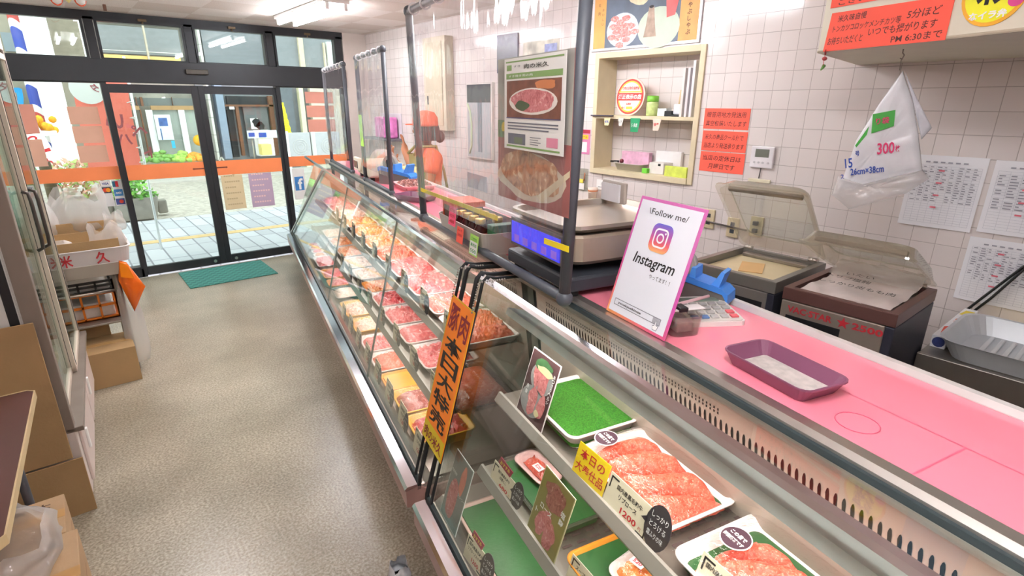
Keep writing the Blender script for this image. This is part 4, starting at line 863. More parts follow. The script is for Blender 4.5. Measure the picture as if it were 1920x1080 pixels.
# the orange sale banner hanging on the glass at the joint
def gl(px, py): return on(px, py, (WV*.415+Vector((0, 0, .38))), WV*(1.19-.38)-Vector((0, 0, 1))*(.66-.45))
TL, TR, BL, BR = gl(842, 552), gl(886, 575), gl(797, 822), gl(832, 878)
ex = ((TR-TL)+(BR-BL)); ex = (-UV); ez = ((TL-BL)+(TR-BR)).normalized(); 
ez = (WV*(.66-.45)+Vector((0, 0, 1))*(1.19-.38)).normalized(); ey = ez.cross(ex).normalized()
bw = ((TR-TL).dot(ex)+(BR-BL).dot(ex))/2; bh = ((TL-BL).dot(ez)+(TR-BR).dot(ez))/2
cen = (TL+TR+BL+BR)/4
Tm = Matrix((ex, ez.cross(ex), ez)).transposed().to_4x4()
t = thing('sale_banner', 'tall orange pork sale banner hung by chains over the joint of the cases', 'banner', cen)
t.rotation_euler = Tm.to_euler()
print('banner', bw, bh, cf(cen))
H2 = bh/2
MB().box(-bw/2, bw/2, -.001, .001, -H2, H2).obj('panel', P('sale_orange', '#fb8a1e', .45, var=.02), t)
e = P('banner_edge_yellow', '#d9c21e', .5)
MB().rect(-bw/2, -bw/2+.004, -H2, H2, -.0015).rect(bw/2-.004, bw/2, -H2, H2, -.0015).rect(-bw/2, bw/2, H2-.004, H2, -.0015).rect(-bw/2, bw/2, -H2, -H2+bh*.13, -.0015).obj('yellow_edge', e, t)
MB().text('豚', -bw*.22, H2-bh*.125, bh*.17, bw*.40, -.0022, .02).text('肉', bw*.24, H2-bh*.135, bh*.17, bw*.38, -.0022, .02).obj('lettering_red', maroon, t)
b = MB()
for k, ch in enumerate('本日大特売'): b.text(ch, 0, H2-bh*(.295+.125*k), bh*.112, bw*.74, -.0022, .02)
b.obj('lettering_black', P('brush_black', '#2a211c', .6, var=0), t)
MB().text('肉の米久', 0, -H2+bh*.062, bh*.075, bw*.86, -.0024, .02).obj('lettering_yellow_edge', maroon, t)
for s in (-1, 1):
    b = MB(); x = s*(bw/2-.012); Ti = Tm.inverted(); c0 = cen+ex*x+ez*(H2-.004); kz = (1.198-c0.z)/ez.z
    path = [c0, c0+ez*kz, c0+ez*kz+WV*.10+Vector((0, 0, -.002))]; d0 = kz; n_b = int((kz+.10)/.0085)
    for k in range(n_b):
        q = k*.0085; w_ = c0+ez*q if q < kz else c0+ez*kz+WV*(q-kz); b.ball(tuple(Ti @ (w_-cen)+Vector((0, -.006, 0))), .0032, 6, 4)
    b.obj('bead_chain', steel_d, t)
# ---------------------------------------------------------------- vinyl screens on grey pipe frames
def screen(label, w, u0, u1, zt, r, du0=0., du1=0., z0=1.2):
    t = thing('vinyl_screen', label, 'screen', cw(w, 0, 0), RC, 'clear vinyl screens on pipe frames')
    A0, A1 = Vector((0, u0, z0+r)), Vector((0, u0+du0, zt)); B0, B1 = Vector((0, u1, z0+r)), Vector((0, u1+du1, zt))
    MB().cyl(A0, A1, r, 12).obj('pole', pvc, t); MB().cyl(B0, B1, r, 12).obj('pole', pvc, t)
    MB().cyl(A1, B1, r*.9, 12).obj('top_bar', pvc, t); MB().cyl(A0, B0, r*.9, 12).obj('base_bar', pvc, t)
    for q in (A0, B0, A1, B1): MB().ball(q, r*1.45, 12, 8, (1, 1, 1)).obj('elbow', pvc, t)
    def f(a, b):
        p = (A0.lerp(B0, a)).lerp(A1.lerp(B1, a), .12+.88*b)
        return (-r*1.15-.012*abs(math.sin(a*2.6+b*5))*(1-b)-.004*math.sin(a*25)*b**3, p.y, p.z)
    MB().grid(24, 20, f).obj('film', film, t)
    b = MB(); n = max(4, int((u1-u0)/.13))
    for k in range(n):
        c = A1.lerp(B1, (k+.5)/n); b.tube([c+Vector(((r*1.35)*math.cos(a), 0, (r*1.35)*math.sin(a))) for a in [2*PI*j/10 for j in range(10)]], .004, 5, True)
    b.obj('tie', P('white_tie', '#e9e7ea', .4), t)
    return t
s1 = screen('tall clear vinyl screen nearest the viewer, with meat posters hung on it', .76, 1.19, 2.44, 2.1, .0165, -.05, .08)
s2 = screen('clear vinyl screen in the middle, past the purple tray and before the waving arm', .82, 3.25, 3.97, 2.01, .014)
s3 = screen('clear vinyl screen farthest along the counter, nearest the street doors', .82, 4.45, 5.42, 2.0, .014)
def onF(px, py, w=.738): q = on(px, py, cw(w, 0, 0), WV); return q
tape = P('yellow_tape', '#f0d818', .5, var=.04)
def strip_on(px0, py0, px1, py1, h, par_name, label):
    a, c = cf(onF(px0, py0)), cf(onF(px1, py1))
    b = MB(); b.loft([[(.7345, a[1], a[2]-h), (.7345, c[1], c[2]-h), (.7345, c[1], c[2]), (.7345, a[1], a[2])], [(.7365, a[1], a[2]-h), (.7365, c[1], c[2]-h), (.7365, c[1], c[2]), (.7365, a[1], a[2])]])
    o = b.obj(par_name, tape, s1); o.location = (-.76, 0, 0); return o
strip_on(790, 352, 935, 405, .016, 'yellow_tape', None); strip_on(1022, 446, 1068, 462, .016, 'yellow_tape', None)
# posters hung on the near screen
def flat_on_film(name, label, cat, TLp, BRp, w, mat, group=None):
    a, c = cf(onF(*TLp, w)), cf(onF(*BRp, w)); wd, ht = a[1]-c[1], a[2]-c[2]
    t = thing(name, label, cat, cw(w, (a[1]+c[1])/2, (a[2]+c[2])/2), RF, group)
    MB().box(-wd/2, wd/2, 0, .0012, -ht/2, ht/2).obj('sheet', mat, t); return t, wd, ht
wood_p = P('printed_wood', '#7a4a38', .6, var=.25, vs=25); grill = meat_mat('printed_grilled', '#8a5638', '#c08a62', '#e6c7a0', 28, .56, .5)
t, wd, ht = flat_on_film('meat_poster', 'large poster of a grilled steak behind the white meat leaflet', 'poster', (934, 112), (1066, 410), .742, P('poster_rosewood', '#a0605a', .55, var=.2, vs=6))
MB().rect(-wd/2, wd/2, -.02, ht/2, -.0004).obj('pale_ground', P('poster_grey_green', '#b4b3a6', .55, var=.08, vs=6), t)
MB().blob(-.01, -ht*.30, wd*.47, ht*.165, -.0008, 26, seed=4, am=.18).obj('plate', P('printed_cream_plate', '#d9cdb6', .5, var=.06), t); MB().blob(-.012, -ht*.28, wd*.40, ht*.145, -.0014, 26, seed=9, am=.25).obj('steak', grill, t)
MB().poly([(wd*.1, -.0016, -ht*.42), (wd*.18, -.0016, -ht*.45), (wd*.5, -.0016, -ht*.24), (wd*.5, -.0016, -ht*.2)]).obj('fork', P('printed_bone', '#dccfae', .5), t)
MB().rect(-wd/2, -wd*.36, -.02, .03, -.0008).obj('green_patch', P('poster_green', '#6f8e62', .6, var=.1), t); MB().blob(-wd*.40, .012, .015, .014, -.0012, seed=5).obj('flower', P('poster_yellow', '#e6d04e', .6), t)
t, wd, ht = flat_on_film('meat_leaflet', 'white leaflet with a plate of sliced beef hung on the near vinyl screen', 'leaflet', (946, 112), (1056, 294), .728, P('leaflet_white', '#e9e7e2', .55, var=.02))
gl_ = P('leaflet_green', '#7fa05c', .55, var=.03)
MB().rect(-wd*.46, wd*.46, ht*.28, ht*.34, -.0006).rect(-wd*.45, -wd*.36, ht*.37, ht*.43, -.0006).rect(-wd*.47, wd*.47, ht*.455, ht*.47, -.0006).rect(-wd*.45, wd*.45, -ht*.475, -ht*.455, -.0006).obj('green_band', gl_, t)
MB().rect(-wd*.45, wd*.45, -ht*.15, ht*.26, -.0006).obj('photo', wood_p, t); MB().ell(-.0, ht*.035, wd*.4, ht*.14, -.001).obj('plate', P('printed_white_plate', '#e6dfd6', .5), t)
MB().blob(.0, ht*.045, wd*.35, ht*.12, -.0014, 24, seed=3, am=.14).obj('beef', beefp, t); MB().blob(-wd*.16, -ht*.01, wd*.12, ht*.05, -.0018, seed=8).obj('greens', P('printed_dark_green', '#4d5a3a', .6), t)
MB().blob(wd*.2, ht*.205, wd*.17, ht*.045, -.0012, seed=2).obj('carrot', P('printed_orange', '#c87a4a', .6), t); MB().rect(-wd*.45, wd*.45, -ht*.15, -ht*.14, -.0016).obj('photo_edge', P('printed_navy', '#4a4a78', .6), t)
MB().text('肉の米久', wd*.06, ht*.4, ht*.05, wd*.4, -.0012, .02).text('すき', -wd*.26, ht*.41, ht*.022, wd*.12, -.0012).obj('lettering', P('leaflet_ink', '#4a4a42', .6), t)
b = MB()
for k in range(3): b.rect(-wd*.43, wd*(.42-.14*(k == 2)), -ht*(.2+.033*k)-.002, -ht*(.2+.033*k)+.0015, -.0008)
for k in range(4): b.rect(-wd*.02, wd*(.16-.04*(k % 2)), -ht*(.35+.025*k), -ht*(.343+.025*k), -.0008)
b.rect(-wd*.42, -wd*.1, -ht*.44, -ht*.32, -.0008).obj('small_print', grey_ink, t); MB().rect(wd*.25, wd*.42, -ht*.43, -ht*.33, -.0008).obj('pink_stamp', P('pink_block', '#d98aa0', .6), t); MB().rect(-wd*.3, -wd*.15, -ht*.43, -ht*.36, -.0012).obj('picture', P('leaf_block', '#6f7a62', .6), t); MB().text('すき焼き用の肉', -wd*.2, ht*.31, ht*.025, wd*.42, -.0012).obj('lettering', white_ink, t)
t, wd, ht = flat_on_film('lime_strip', 'lime green paper strip hung on the middle vinyl screen', 'paper strip', (672, 215), (682, 275), .80, limep)
# the transparent-white label patch on the screen
t, wd, ht = flat_on_film('paper_slip', 'pale blue paper slip stuck low on the near vinyl screen', 'paper slip', (876, 322), (913, 362), .735, P('pale_blue_paper', '#dde3ee', .7, var=.02))
# ---------------------------------------------------------------- on the counter
# label printing scale
t = thing('weighing_scale', 'large label printing scale with steel tray and blue screen behind the vinyl screen', 'scale', cw(1.008, 1.405, ZT), RC)
MB().box(-.222, .222, -.195, .195, .018, .062, .008).obj('base', P('scale_base', '#34383f', .5, var=.05), t)
for x in (-.19, .19):
    for y in (-.165, .165): MB().cyl((x, y, 0), (x, y, .02), .018, 10).obj('foot', black, t)
MB().box(-.15, .15, -.10, .10, .062, .092, .01).obj('neck', black, t)
b = MB(); b.loft([rr(.40, .335, .06, z=.088), rr(.43, .36, .07, z=.10), rr(.435, .365, .07, z=.168), rr(.42, .35, .06, z=.176)]); b.obj('housing', P('scale_steel', '#c3b8a6', .35, .7, var=.05), t)
MB().box(-.226, -.214, -.165, .165, .085, .178, .006).obj('display_bezel', P('smoke_bezel', '#6a655f', .3, var=.05), t)
MB().box(-.2285, -.225, -.15, .15, .097, .165).obj('screen', P('blue_screen', '#3234d8', .25, var=.12, vs=14, emit=.55), t)
b = MB()
for k in range(5): b.box(-.2290, -.2282, -.135+.058*k, -.135+.058*k+.032, .102, .125)
b.obj('screen_figures', P('screen_violet', '#7b4fd0', .3, var=.1, emit=.3), t)
b = MB(); b.loft([rr(.40, .33, .05, z=.180), rr(.455, .385, .06, z=.196), rr(.455, .385, .06, z=.206), rr(.43, .36, .055, z=.206), rr(.40, .33, .05, z=.190)]); b.obj('platter', P('platter_steel', '#cfc9be', .28, .85, var=.04), t)
MB().box(.15, .165, .06, .19, .2, .275, .006).obj('rear_panel', P('scale_panel', '#b7aea4', .5, var=.03), t); MB().box(.142, .149, .08, .18, .205, .265).obj('paper_slip', P('slip', '#eef0f5', .7), t)
MB().box(-.06, .08, -.197, -.193, .03, .05, .002).obj('nameplate', P('bronze_plate', '#8f7468', .35, .5), t)
# sauce display box with jars and cards
t = thing('display_bin', 'pale grey display bin of sauces on the counter behind the vinyl screen', 'display bin', cw(.86, 1.96, ZT), RC)
b = MB(); b.loft([rr(.20, .46, .03, z=0), rr(.23, .50, .035, z=.085), rr(.22, .49, .035, z=.085), rr(.195, .455, .03, z=.008)]); b.obj('bin', P('bin_grey', '#b9b0a8', .5, var=.04), t)
t = thing('notice_box', 'brown box with orange red edges standing in the display bin', 'box', cw(.835, 2.12, ZT+.009), RC)
MB().box(-.06, .06, -.075, .075, 0, .115, .004).obj('carton', P('brown_carton', '#74584a', .6, var=.08), t)
MB().box(-.064, .066, .071, .079, 0, .135, .002).box(-.064, .066, -.079, .079, .112, .135, .002).obj('orange_edge', P('orange_red', '#ea5a32', .5), t)
m_sauce = P('dark_sauce', '#4a1c1c', .12, var=.3, vs=30); gold = P('gold_lid', '#c9a03a', .3, .7); lab = P('red_sauce_label', '#a63b34', .5, var=.2, vs=40)
n_ = 0
for row in range(2):
    for k in range(4):
        u = 2.015-.063*k; w = .775+.07*row+.0
        j = thing('sauce_jar', f'sauce jar in the {["front", "rear"][row]} row of the bin, {ORD[k]} from the brown box', 'jar', cw(w+.01, u, ZT+.009), RC, 'sauce jars in the display bin')
        MB().lathe([(.024, 0), (.026, .006), (.026, .07), (.018, .086), (.017, .094)], n=14).obj('jar', m_sauce, j); MB().lathe([(.019, .092), (.020, .095), (.020, .110), (.017, .112)], n=14).obj('lid', gold, j); MB().lathe([(.0266, .018), (.0266, .06)], n=14, cap=False).obj('label', lab, j)
t = thing('green_carton', 'dark green carton at the near end of the display bin', 'carton', cw(.86, 1.755, ZT+.009), RC); MB().box(-.07, .07, -.022, .022, 0, .10, .003).obj('carton', P('bottle_green', '#2d6b40', .5, var=.08), t); MB().box(-.0715, -.069, -.016, .016, .02, .06).obj('label', P('carton_label', '#bcd0bc', .6), t)
for lb, px, py, wd, ht, mt, tx, ic in (('pink price note with red figures on the brown box', 848, 405, .075, .075, hotpink, ('焼肉', 'のたれ', '480'), red_ink), ('coral price note stuck below the pink one on the bin', 862, 441, .065, .062, pinkred, ('みそ', '380'), red_ink), ('lime and white price note on the front of the display bin', 888, 460, .075, .075, limep, ('ごまだれ', '無添加', '550'), green_ink)):
    p = on(px, py, cw(.735, 0, 0), WV)
    t = thing('price_note', lb, 'price note', p, (-.12, 0, RF), 'notes on the display bin'); MB().box(-wd/2, wd/2, 0, .001, -ht/2, ht/2).obj('note', mt, t)
    if mt is limep: MB().rect(-wd/2+.004, wd/2-.004, -ht/2+.004, ht*.18, -.0004).obj('white_field', white, t)
    b = MB()
    for q, s in enumerate(tx): b.text(s, 0, ht*.3-q*ht*.29, ht*.17, wd*.7, -.0008, .02)
    b.obj('lettering', ic, t)
# the white sign with the camera emblem
m, N, L, bs = nodes_of('sunset_border')
tc = N.new('ShaderNodeTexCoord'); sp = N.new('ShaderNodeSeparateXYZ'); L.new(tc.outputs['Generated'], sp.inputs[0])
r = ramp(N, [(0, '#f2a25a'), (.25, '#e0607a'), (.55, '#c850a0'), (1, '#c86aa8')]); ad = N.new('ShaderNodeMath'); ad.operation = 'MULTIPLY_ADD'; ad.inputs[1].default_value = .35; L.new(sp.outputs[0], ad.inputs[0]); L.new(sp.outputs[2], ad.inputs[2])
L.new(ad.outputs[0], r.inputs[0]); L.new(r.outputs[0], bs.inputs['Base Color']); bs.inputs['Roughness'].default_value = .4; m_border = m
m, N, L, bs = nodes_of('emblem_gradient')
tc = N.new('ShaderNodeTexCoord'); sp = N.new('ShaderNodeSeparateXYZ'); L.new(tc.outputs['Generated'], sp.inputs[0])
r = ramp(N, [(0, '#f0b070'), (.3, '#e0606a'), (.6, '#b05aa0'), (1, '#6a6ac8')]); L.new(sp.outputs[2], r.inputs[0]); L.new(r.outputs[0], bs.inputs['Base Color']); bs.inputs['Roughness'].default_value = .4; m_emb = m
p0, p1, q0, q1 = cw(.832, 1.094, ZT+.003), cw(.832, .868, ZT+.003), cw(.922, 1.10, 1.503), cw(.922, .862, 1.503)
t = thing('social_media_sign', 'white sign with pink border and round cornered camera emblem leaning on the counter', 'sign', cw(.832, .981, ZT+.003), (-math.atan2(.09, .30), 0, RF))
SW, SH = .226, .313
MB().box(-SW/2, SW/2, 0, .003, 0, SH, .001).obj('board', m_border, t); MB().rect(-SW/2+.008, SW/2-.008, .008, SH-.008, -.0008).obj('face', P('sign_face', '#e9ebf2', .4, var=.01), t)
MB().prismy([(p[0], p[1]) for p in rr(.070, .070, .018, cx=0, cy=.222)], -.0018, -.0009).obj('emblem', m_emb, t)
def ring(b, o, i, y):
    n = len(o); a = b.pts([(p[0], y, p[1]) for p in o]); c = b.pts([(p[0], y, p[1]) for p in i])
    for k in range(n): b.face((a+k, a+(k+1) % n, c+(k+1) % n, c+k))
b = MB(); ring(b, rr(.048, .048, .013, cx=0, cy=.222), rr(.039, .039, .009, cx=0, cy=.222), -.0024)
cir = lambda r_: [(r_*math.cos(2*PI*k/24), .222+r_*math.sin(2*PI*k/24)) for k in range(24)]
ring(b, cir(.0125), cir(.0082), -.0024); b.ell(.0135, .2355, .0027, .0027, -.0024, 12); b.obj('emblem_lines', white_ink, t)
MB().text('\\Follow me/', 0, .281, .015, .135, -.0014, 0).text('Instagram', 0, .157, .036, .145, -.0014, .012, shear=.18).text('やってます！！', .038, .128, .011, .072, -.0014).text('yonekyuekimae', -.03, .0335, .008, .09, -.0016, .02).obj('lettering', ink, t)
b = MB(); ring(b, [(-.09, .026), (.085, .026), (.085, .043), (-.09, .043)], [(-.0885, .0275), (.0835, .0275), (.0835, .0415), (-.0885, .0415)], -.0014); b.obj('search_box', grey_ink, t); MB().rect(.058, .0835, .0275, .0415, -.0013).obj('search_button', P('button_grey', '#a8a8b0', .5), t)
b = MB(); b.poly([(.066, -.002, .012), (.080, -.002, .012), (.084, -.002, .024), (.076, -.002, .026), (.075, -.002, .036), (.070, -.002, .036), (.069, -.002, .024), (.063, -.002, .022)]); b.obj('hand_cursor', P('cursor_grey', '#8c8c96', .5), t); MB().poly([(.0675, -.0024, .0135), (.079, -.0024, .0135), (.0822, -.0024, .0228), (.0745, -.0024, .0245), (.0738, -.0024, .0345), (.0712, -.0024, .0345), (.0704, -.0024, .0225), (.065, -.0024, .0208)]).obj('hand_fill', white_ink, t)
b = MB(); b.T = Matrix.Translation((0, .003, .16)) @ Matrix.Rotation(.62, 4, 'X'); b.box(-.03, .03, 0, .002, -.155, 0); b.obj('easel_leg', white, t)
# tape dispensers
def tape_dispenser(label, p, rot, s=1.0):
    t = thing('tape_dispenser', label, 'tape dispenser', p, rot, 'blue tape dispensers')
    b = MB(); b.prismy([(-.10*s, 0), (.10*s, 0), (.105*s, .02*s), (.09*s, .045*s), (-.09*s, .075*s), (-.10*s, .07*s)], -.034*s, .034*s); b.obj('body', P('dispenser_grey', '#6e6a66', .5, var=.05), t)
    b = MB(); b.prismy([(.107*s, .018*s), (.105*s, .046*s), (.088*s, .060*s), (-.092*s, .092*s), (-.104*s, .085*s), (-.103*s, .066*s), (-.09*s, .073*s), (.09*s, .044*s)], -.037*s, .037*s); b.obj('blue_cover', P('dispenser_blue', '#3f86dc', .4, var=.04), t)
    b = MB(); b.prismy([(.05*s, .06*s), (.075*s, .055*s), (.088*s, .105*s), (.078*s, .108*s), (.066*s, .085*s)], -.03*s, .03*s); b.prismy([(-.012*s, .075*s), (.008*s, .07*s), (.006*s, .105*s), (-.006*s, .106*s)], -.03*s, .03*s); b.obj('cutter_arm', P('dispenser_blue2', '#4f95e6', .4, var=.04), t)
    MB().cyl((-.045*s, -.012*s, .105*s), (-.045*s, .012*s, .105*s), .042*s, 22).obj('tape_roll', P('tape_clear', '#9c9a92', .3, var=.05), t); MB().cyl((-.045*s, -.0125*s, .105*s), (-.045*s, .0125*s, .105*s), .024*s, 18).obj('roll_core', black, t)
tape_dispenser('blue topped tape dispenser behind the white emblem sign', cw(1.11, 1.06, ZT), D+.1-PI/2+.35, .95)
tape_dispenser('blue topped tape dispenser farther along beside the cream label printer', cw(.985, 3.70, ZT), D-.9, 1.3)
# calculator
t = thing('calculator', 'pale desk calculator with red and blue keys on the pink counter', 'calculator', cw(1.045, .955, ZT), D-.35)
b = MB(); b.prism([(p[0], p[1]) for p in rr(.15, .15, .012)], 0, .012); b.obj('case', P('calculator_white', '#e6e2de', .4, var=.02), t)
b = MB(); b.T = Matrix.Rotation(.1, 4, 'X'); b.prism([(p[0], p[1]) for p in rr(.142, .142, .012)], .010, .022); b.obj('top_shell', P('calculator_ivory', '#d8d4cc', .4, var=.02), t)
MB().box(-.055, .055, .035, .06, .024, .030, .002).obj('display', P('lcd_green', '#7d8a7e', .2), t)
for k in range(5):
    for j in range(4):
        b = MB(); b.T = Matrix.Rotation(.1, 4, 'X'); x, y = -.052+.026*k, .02-.024*j; b.box(x-.010, x+.010, y-.008, y+.008, .022, .027, .002)
        b.obj('key', P('key_red', '#d9636a', .5) if (k, j) in ((4, 2), (4, 3)) else P('key_blue', '#5f7fb0', .5) if j == 3 and k < 2 else P('key_grey', '#b4b2ae', .5), t)
# clear holder with note slips
t = thing('clear_holder', 'small clear holder of slips tucked behind the emblem sign', 'holder', cw(.915, .915, ZT), D-.2)
b = MB(); b.loft([rr(.075, .09, .02, z=0), rr(.085, .10, .022, z=.05), rr(.081, .096, .02, z=.05), rr(.071, .086, .018, z=.003)]); b.obj('cup', acryl, t)
MB().box(-.02, .025, -.03, .03, .004, .03, .004).obj('contents', P('wrapped_bits', '#8d7a74', .4, var=.3, vs=60), t); MB().box(-.05, .06, -.018, .014, .055, .057).obj('slip', white, t); MB().box(-.012, .012, -.022, .018, .052, .064, .003).obj('binder_clip', black, t)
b = MB(); b.cyl((-.06, 0, .058), (.10, .03, .068), .004, 8); b.obj('pen', P('pale_pink_pen', '#e6c3c8', .4), t)
# purple trays
m_purp = P('purple_tray_plastic', '#7d4a63', .25, var=.03, spec=.6)
def purple_tray(label, p, w, l, h, rot, mat=True):
    t = thing('cash_tray', label, 'tray', p, rot, 'purple money trays')
    b = MB(); b.smooth = False
    b.loft([rr(w*.78, l*.82, .012, 4, z=0), rr(w*.97, l*.97, .022, 4, z=h-.003), rr(w, l, .026, 4, z=h-.003), rr(w, l, .026, 4, z=h), rr(w*.95, l*.955, .022, 4, z=h), rr(w*.75, l*.79, .012, 4, z=.003)]); b.obj('tray', m_purp, t)
    if mat: MB().prism([(q[0], q[1]) for q in rr(w*.74, l*.77, .008)], .0032, .0045).obj('mat', P('tray_mat', '#b6aea8', .8, var=.18, vs=60), t)
a = [czf(px, py, ZT+.032) for px, py in ((1356, 655), (1420, 636), (1590, 700), (1530, 742))]
cxw = sum(q[0] for q in a)/4; cyu = sum(q[1] for q in a)/4
purple_tray('purple money tray with a grey mat near the viewer on the pink counter', cw(cxw, cyu, ZT), .128, .215, .032, D-.06)
purple_tray('purple money tray farther off by the foot of the middle screen', cw(.90, 3.03, ZT), .15, .24, .032, D+.5, False)
t = thing('meat_platter', 'pale tray heaped with dark meat pieces before the shopkeeper', 'platter', cw(1.03, 3.48, ZT), D)
tray_mesh(.22, .30, .03).obj('tray', P('pale_pink_tray', '#efc9c6', .4), t); meat_mesh(.19, .27, .01, .05, 'strips', 3).obj('meat', meat_mat('dark_offal', '#4a2420', '#8a5048', '#d9a89c', 30, .55), t)
# cream label printer and dishes at the far end
t = thing('label_printer', 'cream label printer with a grey display at the far end of the counter', 'label printer', cw(.95, 4.1, ZT), RC)
MB().box(-.12, .13, -.21, .21, .025, .125, .015).obj('body', P('printer_cream', '#d9cfbb', .5, var=.03), t); MB().box(-.145, -.118, .02, .19, .05, .145, .008).obj('display_housing', P('printer_cream2', '#e3dac8', .5), t); MB().box(-.148, -.144, .04, .17, .07, .12).obj('display', P('printer_lcd', '#5c5a58', .25), t)
for x in (-.09, .1):
    for y in (-.17, .17): MB().cyl((x, y, 0), (x, y, .026), .016, 8).obj('foot', black, t)
t = thing('orange_packets', 'clear bag of orange wrapped packets standing behind the label printer', 'packets', cw(1.09, 4.52, ZT), D)
b = MB(); rnd = random.Random(4)
meat_mesh(.16, .30, 0, .14, 'strips', 12).obj('packets', P('packet_orange', '#f0a05a', .4, var=.35, vs=30), t); wrap_mesh(.19, .34, .02, .15, 2).obj('wrap', bag_clear, t)
t = thing('yellow_packet', 'pale yellow packet lying behind the far tape dispenser', 'packet', cw(1.12, 3.85, ZT), D+.4); MB().box(-.05, .05, -.1, .1, 0, .10, .03).obj('packet', P('packet_yellow', '#efe0a0', .5, var=.1), t)
# ---------------------------------------------------------------- tiled wall: alcove, notices, cabinet, controls
wood = P('cream_wood_trim', '#d9cbaa', .55, var=.05)
t = thing('alcove_frame', 'cream wooden frame and shelf set in the tiled wall under the meat poster', 'shelf unit', (XW, 0, 0))
f_ = .035
MB().box(-.012, AD-.004, AY1-.002, AY1+f_, AZ0-f_, AZ1+f_, .003).obj('side_board', wood, t); MB().box(-.012, AD-.004, AY0-f_, AY0+.002, AZ0-f_, AZ1+f_, .003).obj('side_board', wood, t)
MB().box(-.012, AD-.004, AY0, AY1, AZ1-.002, AZ1+f_, .003).obj('top_board', wood, t); MB().box(-.02, AD-.004, AY0, AY1, AZ0-f_, AZ0+.002, .003).obj('bottom_board', wood, t); MB().box(-.012, AD-.004, AY0, AY1, 1.632, 1.655, .002).obj('shelf', wood, t)
def wb_(name, lb, cat, y0, y1, z0, z1, x0, x1, mat, bev=.003, group=None):
    o = MB().box(x0, x1, y0, y1, z0, z1, bev).obj(name, mat); return tag(o, lb, cat, group)
SZ = 1.655
p = onX(1178, 172, XW+.03)
t = thing('round_sign', 'round red and yellow shop sign standing in the wall alcove', 'sign', (XW+.05, p.y, SZ+.125), (-.1, 0, RWALL))
MB().cyl((0, .002, 0), (0, .012, 0), .125, 36).obj('rim', P('sign_pale_pink', '#f3cfc2', .5), t)
b = MB(); cir = lambda r_: [(r_*math.cos(2*PI*k/36), r_*math.sin(2*PI*k/36)) for k in range(36)]
b.ell(0, 0, .104, .104, .0005, 36); b.obj('face', P('sign_ivory', '#ece6de', .5), t); b = MB(); ring(b, cir(.116), cir(.104), .0008); b.obj('red_ring', P('sign_red', '#d8392e', .5), t); b = MB(); ring(b, cir(.104), cir(.094), .0004); b.obj('yellow_ring', P('sign_yellow', '#f0c444', .5), t)
MB().rect(-.112, .112, -.026, .024, -.0006).obj('red_band', P('sign_red', '#d8392e', .5), t); MB().text('適正表示の店', 0, -.001, .034, .20, -.0014, .03).obj('lettering', white_ink, t)
MB().text('食肉公正取引協議会', 0, .056, .022, .15, -.001, .02).text('会員証', 0, -.048, .014, .05, -.001, .02).text('県域', -.045, -.075, .016, .035, -.001, .02).obj('lettering_red', P('sign_red', '#d8392e', .5), t); MB().rect(-.02, .035, -.083, -.066, -.001).rect(-.10, .10, .028, .036, -.001).obj('yellow_mark', P('sign_yellow', '#f0c444', .5), t)
p = onX(1222, 195, XW+.07); t = thing('lidded_jar', 'clear jar with a bright green lid beside the round sign', 'jar', (XW+.08, p.y, SZ)); MB().lathe([(.036, 0), (.04, .006), (.04, .085), (.034, .095)], n=20).obj('jar', P('jar_body', '#c3d48c', .2, var=.2, vs=30), t); MB().lathe([(.038, .092), (.04, .096), (.04, .125), (.034, .13)], n=20).obj('lid', P('lid_green', '#76b83a', .4), t)
def py_(px): return onX(px, 205, XW+.06).y
wb_('white_box', 'small white box beside the green lidded jar in the alcove', 'box', py_(1253), py_(1236), SZ, SZ+.05, XW+.04, XW+.10, P('box_pale', '#dfe6e2', .5))
wb_('black_box', 'small black box between the white box and the glue bottle', 'box', py_(1265), py_(1251), SZ, SZ+.035, XW+.03, XW+.09, black)
wb_('black_tray', 'flat black tray at the right of the alcove shelf under the white bottle', 'tray', py_(1284), py_(1266), SZ, SZ+.012, XW+.02, XW+.13, black)
t = thing('white_bottle', 'white bottle with a wooden stick beside the standing files', 'bottle', (XW+.06, py_(1273), SZ+.0125)); MB().box(-.025, .025, -.028, .028, 0, .065, .008).obj('bottle', P('bottle_white', '#e2e4ea', .4), t); MB().cyl((0, 0, .06), (0, -.008, .15), .009, 8).obj('stick', P('stick_wood', '#d0b890', .6), t)
for k in range(3):
    y = onX(1305-9*k, 160, XW+.03).y+.012
    wb_('file_folder', ['white file folder against the alcove side board', 'middle white file folder in the alcove', 'inner white file folder in the alcove'][k], 'file', y-.009, y+.009, SZ, SZ+[.33, .29, .29][k], XW+.012, XW+.15, P('folder_white%d' % k, ['#e6e2e6', '#d8d2d4', '#e0d8d4'][k], .5), .002, 'files in the alcove')
b = MB(); b.box(XW-.03, XW-.015, onX(1150, 213, XW-.02).y, onX(1113, 213, XW-.02).y+.02, 1.648, 1.656, .001); tag(b.obj('ruler', P('dark_ruler', '#3a3448', .5)), 'dark ruler lying along the front of the alcove shelf', 'ruler')
